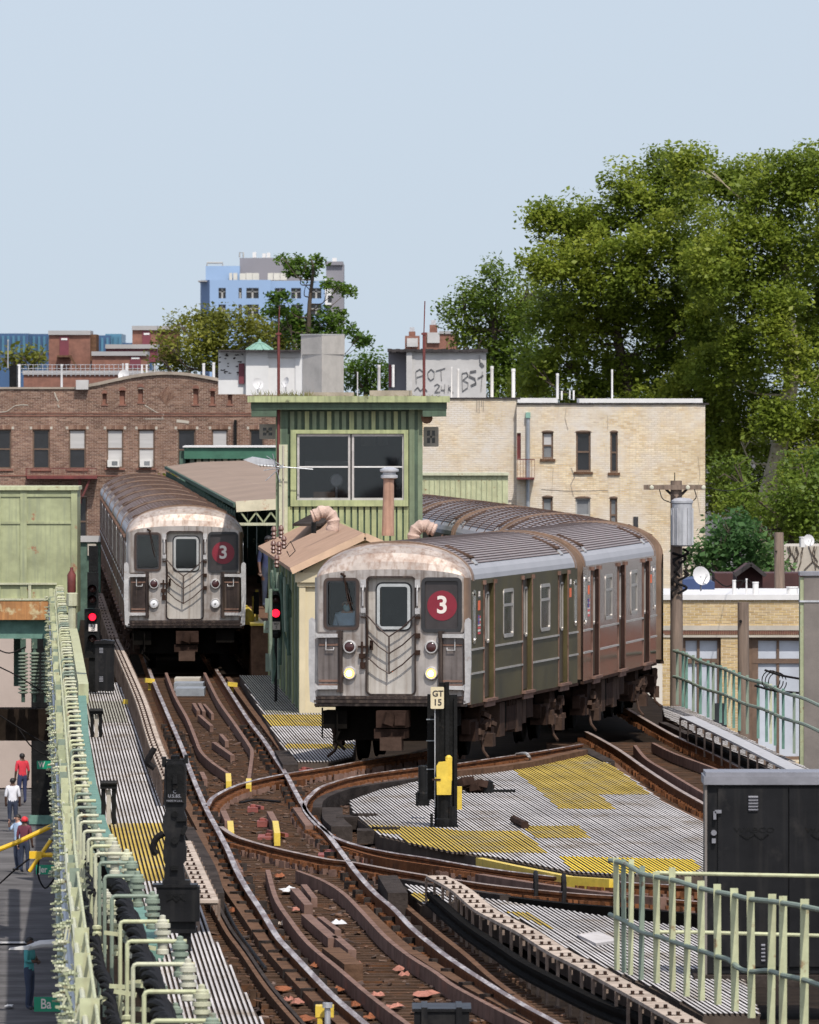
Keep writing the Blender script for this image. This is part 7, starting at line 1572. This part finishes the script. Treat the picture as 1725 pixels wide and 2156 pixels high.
# ------------------------------------------------------------------ people
def person(label, loc, rz, cols, pose=None, h=1.74, hair=True, cap=None, mask=False, seated=False, name='person'):
    R_ = thing(name,label,'person',loc,rz); k=h/1.74
    J={'pel':(0,0,.95,.135),'sp':(0,0,1.14,.13),'ch':(0,0,1.34,.15),'nk':(0,0,1.50,.058),'hd':(0,-.015,1.585,.082),'ht':(0,-.01,1.675,.085)}
    for s,sx in (('l',1),('r',-1)):
        J.update({s+'sh':(sx*.175,0,1.41,.07),s+'el':(sx*.225,.02,1.14,.05),s+'wr':(sx*.23,-.06,.90,.034),s+'ha':(sx*.225,-.09,.83,.038),s+'hp':(sx*.09,0,.88,.105),s+'kn':(sx*.1,-.02,.50,.07),s+'an':(sx*.1,.02,.10,.046),s+'to':(sx*.115,-.13,.045,.042)})
    if pose: 
        for n_,p_ in pose.items(): J[n_]=(*p_,J[n_][3])
    names=list(J); idx={n_:i for i,n_ in enumerate(names)}
    E=[('pel','sp'),('sp','ch'),('ch','nk'),('nk','hd'),('hd','ht')]
    for s in 'lr': E+=[('ch',s+'sh'),(s+'sh',s+'el'),(s+'el',s+'wr'),(s+'wr',s+'ha'),('pel',s+'hp'),(s+'hp',s+'kn'),(s+'kn',s+'an'),(s+'an',s+'to')]
    me=bpy.data.meshes.new('sk'); me.from_pydata([tuple(c*k for c in J[n_][:3]) for n_ in names],[(idx[a],idx[c]) for a,c in E],[])
    o=bpy.data.objects.new('sk',me); COL.objects.link(o); md=o.modifiers.new('Skin','SKIN'); md.use_smooth_shade=True
    if not me.skin_vertices: 
        bpy.context.view_layer.objects.active=o; bpy.ops.mesh.customdata_skin_add()
    for i,n_ in enumerate(names): me.skin_vertices[0].data[i].radius=(J[n_][3]*k,J[n_][3]*k*(.82 if n_ in ('pel','sp','ch') else 1)); me.skin_vertices[0].data[i].use_root=(n_=='pel')
    sb=o.modifiers.new('Sub','SUBSURF'); sb.levels=2; sb.render_levels=2
    dg=bpy.context.evaluated_depsgraph_get(); dg.update(); bm=bpy.data.meshes.new_from_object(o.evaluated_get(dg)); bpy.data.objects.remove(o)
    skin,shirt,trous,shoe,hairm=cols; bm.name='body'; bm.materials.clear()
    for m_ in (skin,shirt,trous,shoe): bm.materials.append(MT[m_])
    pts=[Vector(J[n_][:3])*k for n_ in names]
    for p_ in bm.polygons:
        c=p_.center; near=names[min(range(len(names)),key=lambda i:(pts[i]-c).length-J[names[i]][3]*.6)]
        p_.material_index = 0 if near in ('nk','hd','ht','lwr','rwr','lha','rha') else 2 if near in ('lhp','rhp','lkn','rkn','lan','ran') else 3 if near in ('lto','rto') else 1
        if near=='pel': p_.material_index = 2 if c.z < pts[idx['pel']].z+.01 else 1
        if near in ('lel','rel') and c.z < pts[idx[near]].z-.03: p_.material_index=0
    ob=bpy.data.objects.new('body',bm); COL.objects.link(ob); ob.parent=R_
    for p_ in bm.polygons: p_.use_smooth=True
    b=MB()
    for s in 'lr':
        hv=Vector(J[s+'ha'][:3])*k; wv=Vector(J[s+'wr'][:3])*k; d=(hv-wv).normalized(); a=d.cross(Vector((0,1,.2))).normalized(); nn=d.cross(a)
        for q_,(o_,L_) in enumerate(((-.028,.065),(-.01,.078),(.01,.074),(.028,.058))):
            p0=hv+a*o_; b.tube([p0,p0+d*L_*.6,p0+d*L_+nn*.02],[.010,.009,.006],5)
        p0=hv-d*.03+a*-.03; b.tube([p0,p0+d*.03-a*.025,p0+d*.06-a*.03],[.011,.010,.007],5)
    hdv=Vector(J['hd'][:3])*k
    b.tube([hdv+Vector((0,-.08,.045)),hdv+Vector((0,-.105,.01)),hdv+Vector((0,-.085,.0))],[.010,.018,.012],6)
    for sx in (1,-1): b.lathe(hdv+Vector((sx*.085,.01,.02)),[(.005,-.01),(.022,-.004),(.022,.004),(.005,.01)],8,'x')
    b.build('fingers_and_face',skin,R_,smooth=True,rel=False)
    b=MB()
    for sx in (1,-1): b.lathe(hdv+Vector((sx*.033,-.078,.035)),[(.012,0),(.012,-.006),(.004,-.009)],8,'y')
    b.build('eyes','hair_dark',R_,rel=False)
    if not mask: b=MB(); b.tube([hdv+Vector((-.028,-.083,-.035)),hdv+Vector((0,-.09,-.038)),hdv+Vector((.028,-.083,-.035))],.006,5); b.build('mouth','cloth_maroon',R_,rel=False)
    def shell(nm,mat_,rad,z0,zc,ycut,c0):
        b=MB(); n=14; m_=8; V=[]
        for i in range(m_+1):
            th=math.pi*.5*(i/m_)*1.25
            for j in range(n):
                a=2*math.pi*j/n; rr=rad*math.sin(th); z=rad*1.05*math.cos(th); y=rr*math.sin(a); 
                if y < -.02 and z < zc: z=zc
                V.append(c0+Vector((rr*math.cos(a),y*1.1,z)))
        fs=[(i*n+j,i*n+(j+1)%n,(i+1)*n+(j+1)%n,(i+1)*n+j) for i in range(m_) for j in range(n)]; b.add(V,fs); return b.build(nm,mat_,R_,smooth=True,rel=False)
    if hair: shell('hair',hairm,.098*k,0,.03,0,hdv+Vector((0,.012,.045)))
    if cap: shell('cap',cap,.106*k,0,.045,0,hdv+Vector((0,.01,.055))); b=MB(); b.slab([(hdv.x+.07*math.cos(t),hdv.y-.08+.08*math.sin(t)) for t in np.linspace(math.pi,2*math.pi,8)],hdv.z+.09,hdv.z+.1); b.build('cap_peak',cap,R_,rel=False)
    if mask: b=MB(); b.lathe(hdv+Vector((0,-.055,-.035)),[(.062,.02),(.066,-.01),(.05,-.04),(.02,-.055)],12,'y'); b.build('face_mask','mask_blue',R_,smooth=True,rel=False)
    return R_
SEAT={'lkn':(.12,-.42,.92),'rkn':(-.12,-.42,.92),'lan':(.12,-.40,.5),'ran':(-.12,-.40,.5),'lto':(.12,-.54,.46),'rto':(-.12,-.54,.46),'lwr':(.2,-.26,1.05),'rwr':(-.2,-.26,1.05),'lha':(.19,-.33,1.06),'rha':(-.19,-.33,1.06)}
ca=R8(7.7); ox,oy=-.83,.75
op=person('train operator in pale blue shirt and face mask behind the cab window',(-.31+ox*math.cos(ca)+oy*math.sin(ca),189.3-ox*math.sin(ca)+oy*math.cos(ca),1.0),-ca,('skin_light','cloth_blue','cloth_navy','shoe','hair_dark'),SEAT,1.74,True,None,True)
FOLD={'lel':(.26,-.02,1.16),'rel':(-.26,-.02,1.16),'lwr':(.02,-.2,1.2),'rwr':(-.02,-.19,1.16),'lha':(-.08,-.2,1.23),'rha':(.08,-.2,1.14)}
D=math.radians
person('person in teal shirt and dark jeans, arms folded, on the street below',G(62,2128,STREET),D(70),('skin_dark','cloth_teal','cloth_jeans','shoe','hair_dark'),FOLD,1.74)
person('person with red cap and maroon jacket standing below the yellow mast',G(52,1838,STREET),D(160),('skin_dark','cloth_maroon','cloth_jeans','shoe','hair_dark'),None,1.7,True,'cap_red')
person('person in light blue top beside the red capped one',G(38,1834,STREET),D(-60),('skin_light','cloth_blue','cloth_jeans','shoe','hair_dark'),{'rel':(-.25,-.15,1.25),'rwr':(-.1,-.25,1.45),'rha':(-.07,-.26,1.52)},1.74)
person('person in white shirt seen from behind on the far pavement',G(27,1748,STREET),D(180),('skin_dark','cloth_white','cloth_jeans','shoe','hair_dark'),None,1.75)
person('person in red shirt standing by the dark steel column',G(47,1692,STREET),D(200),('skin_dark','cloth_red','cloth_navy','shoe','hair_dark'),None,1.8)
person('person in dark blue waiting in the shade of the station platform',(*U(pu+.75,272,0)[:2],1.02),D(20),('skin_dark','cloth_navy','cloth_jeans','shoe','hair_dark'),None,1.76)
# ------------------------------------------------------------------ street below, left
b=MB(); c=G(88,1735,STREET); b.box(c[0]-.35,c[0]+.38,c[1],c[1]+.6,STREET,-1.6); vcol=b.build('viaduct_column','black_iron'); tag(vcol,'dark steel viaduct column on the street below','column')  # near-black body and extra width paint the shade on a green column
b=MB(); b.box(c[0]+.385,c[0]+.42,c[1]-.03,c[1]+.5,STREET,-1.6); b.box(c[0]-.42,c[0]+.46,c[1]-.08,c[1]+.7,STREET,STREET+.3); b.build('flange','teal_paint',vcol)
for nme,txt,x0,x1,y0,y1,Yv,tx0 in (('street sign cut off after the letters Jer','Jer',76,135,1821,1841,300.,91),('large street sign cut off after the letters Ba','Ba',72,150,2099,2130,230.,97),('small far street sign with a white W','W',78,125,1602,1619,330.,88)):
    T=thing('street_sign','green '+nme,'sign',Q((x0+x1)/2,y1,Yv)); b=MB(); boxpx(b,x0,x1,y0,y1,Yv,.03); b.build('plate','sign_green',T); b=MB(); put_text(b,txt,(QX(tx0,Yv),Yv-.004,QZ((y0+y1)/2,Yv)),(y1-y0)*Yv/F*.95,.004,sx=.8); b.build('lettering','sign_white',T)
    b=MB(); b.tube([Q(x1-8,y0-30,Yv+.1),Q(x1-8,y1+60,Yv+.1)],.04,6); b.build('bracket_post','teal_paint',T)
YM=thing('traffic_signal_arm','yellow traffic signal arm reaching over the street from the left','traffic signal',Q(40,1780,262)); b=MB(); b.tube([Q(-30,1800,262),Q(40,1772,262),Q(118,1735,262)],.055,8); b.build('arm','pole_yellow',YM,smooth=True)
b=MB(); b.tube([Q(62,1835,261),Q(108,1768,261)],.045,8); b.build('brace','pole_yellow',YM); b=MB(); b.box(QX(62,260),QX(88,260),260,260.3,QZ(1808,260),QZ(1793,260)); b.lathe(Q(88,1800,260.1),[(.07,0),(.05,.1),(.06,.25)],10,'x'); b.build('signal_head','pole_yellow',YM)
b=MB(); b.tube(spline([Q(0,1860,261),Q(40,1825,261),Q(80,1800,261),Q(80,1840,261),Q(95,1870,261),Q(115,1850,261)],5),.02,5); b.build('wire','cable',YM)
LA=thing('street_lamp','white street lamp head reaching in from the railing, above the teal shirt','street lamp',Q(70,1990,240)); b=MB(); b.prism([(QX(x,240),QZ(y,240)) for x,y in [(18,2000),(60,2000),(66,1990),(55,1992),(20,1997)]],240,240.25); b.build('lamp_head','white_clean',LA); b=MB(); b.tube([Q(58,1996,240.1),Q(85,1988,240.1),Q(125,1986,240.1)],[.06,.085,.09],9); b.build('arm','white_clean',LA,smooth=True)
PC=thing('parked_car','dark car with red tail lamps half hidden at the left edge','car',G(-14,1575,STREET)); c=G(-14,1575,STREET)
b=MB(); prof=[(-2.1,.35),(-2.1,.85),(-1.9,.95),(-1.3,1.4),(.4,1.42),(1.1,.95),(2.1,.85),(2.15,.35)]; W_=.88
vs_=[(c[0]+s*(W_ if z < 1 else W_*.8),c[1]+y+2,STREET+z) for s in (-1,1) for y,z in prof]; n=len(prof); b.add(vs_,[tuple(range(n)),tuple(range(2*n-1,n-1,-1))]+[(k,n+k,n+(k+1)%n,(k+1)%n) for k in range(n)]); b.build('body','car_paint',PC)
b=MB(); b.add([(c[0]-.66,c[1]+.14,STREET+.99),(c[0]+.66,c[1]+.14,STREET+.99),(c[0]+.62,c[1]+.62,STREET+1.36),(c[0]-.62,c[1]+.62,STREET+1.36)],[(0,1,2,3)]); b.build('rear_window','window_dark',PC)
for s in (-1,1):
    b=MB(); b.box(c[0]+s*.7-.15,c[0]+s*.7+.15,c[1]-.13,c[1]-.1,STREET+.68,STREET+.82); b.build('tail_lamp','tail_red',PC)
    for yy in (.75,3.4): b=MB(); b.lathe((c[0]+s*.8,c[1]+yy,STREET+.32),[(.1,-.1),(.32,-.1),(.32,.1),(.1,.1)],16,'x'); b.build('wheel','gasket',PC)
b=MB(); b.add([(QX(-80,380),270,STREET+.004),(QX(140,380)-1.5,270,STREET+.004),(QX(140,380)-1.5,270.35,STREET+.004),(QX(-80,380),270.35,STREET+.004)],[(0,1,2,3)]); b.add([(-40,300,STREET+.004),(-9,300,STREET+.004),(-9,301,STREET+.004),(-40,301,STREET+.004)],[(0,1,2,3)])
tag(b.build('road_marking','grey_paint'),'worn pale stop lines on the street',kind='structure')
scrap(20,2118,.12,'white_clean','white litter on the street by the teal shirted person',STREET+.01,'litter','litter')

# ------------------------------------------------------------------ loose grit, chips and rubbish on the track bed
mat('grit', (.1,.07,.05), .95, var=.3, scale=6, island=[(.04,.026,.02),(.09,.048,.03),(.14,.072,.04),(.07,.046,.035),(.20,.13,.095)])
b = MB(); g = random.Random(17)
for i in range(2600):
    Y = g.uniform(106,215); xl_, xr_ = at_Y(PL,Y), at_Y(PR,Y)
    if xl_ is None or xr_ is None: continue
    x = g.uniform(xl_-.75, xr_+.75); sz = g.uniform(.01,.032)*(1.6 if g.random() < .1 else 1)
    b.obox((x,Y,-.185+sz*.2),(sz*g.uniform(.8,2.2),sz*g.uniform(1,4),sz*.6),(g.uniform(-.3,.3),g.uniform(-.3,.3),g.uniform(0,3)))
tag(b.build('grit','grit'),'rusty grit and chips strewn over the track bed',kind='stuff')
b = MB()
for px in ([(470,1900),(500,1960),(560,2040)],[(880,1935),(940,1990),(1010,2040),(1080,2090)],[(505,1690),(540,1684),(590,1688)],[(700,1775),(720,1795),(760,1800)]):
    b = MB(); b.tube(spline([G(x,y,-.15) for x,y in px],6),.02,5); tag(b.build('track_cable','cable'),'thin black cable lying on the track %s'%{470:'left of the near left rail',880:'right of the near right rail',505:'between the switch rails',700:'by the lower crossing'}[px[0][0]],'cable')
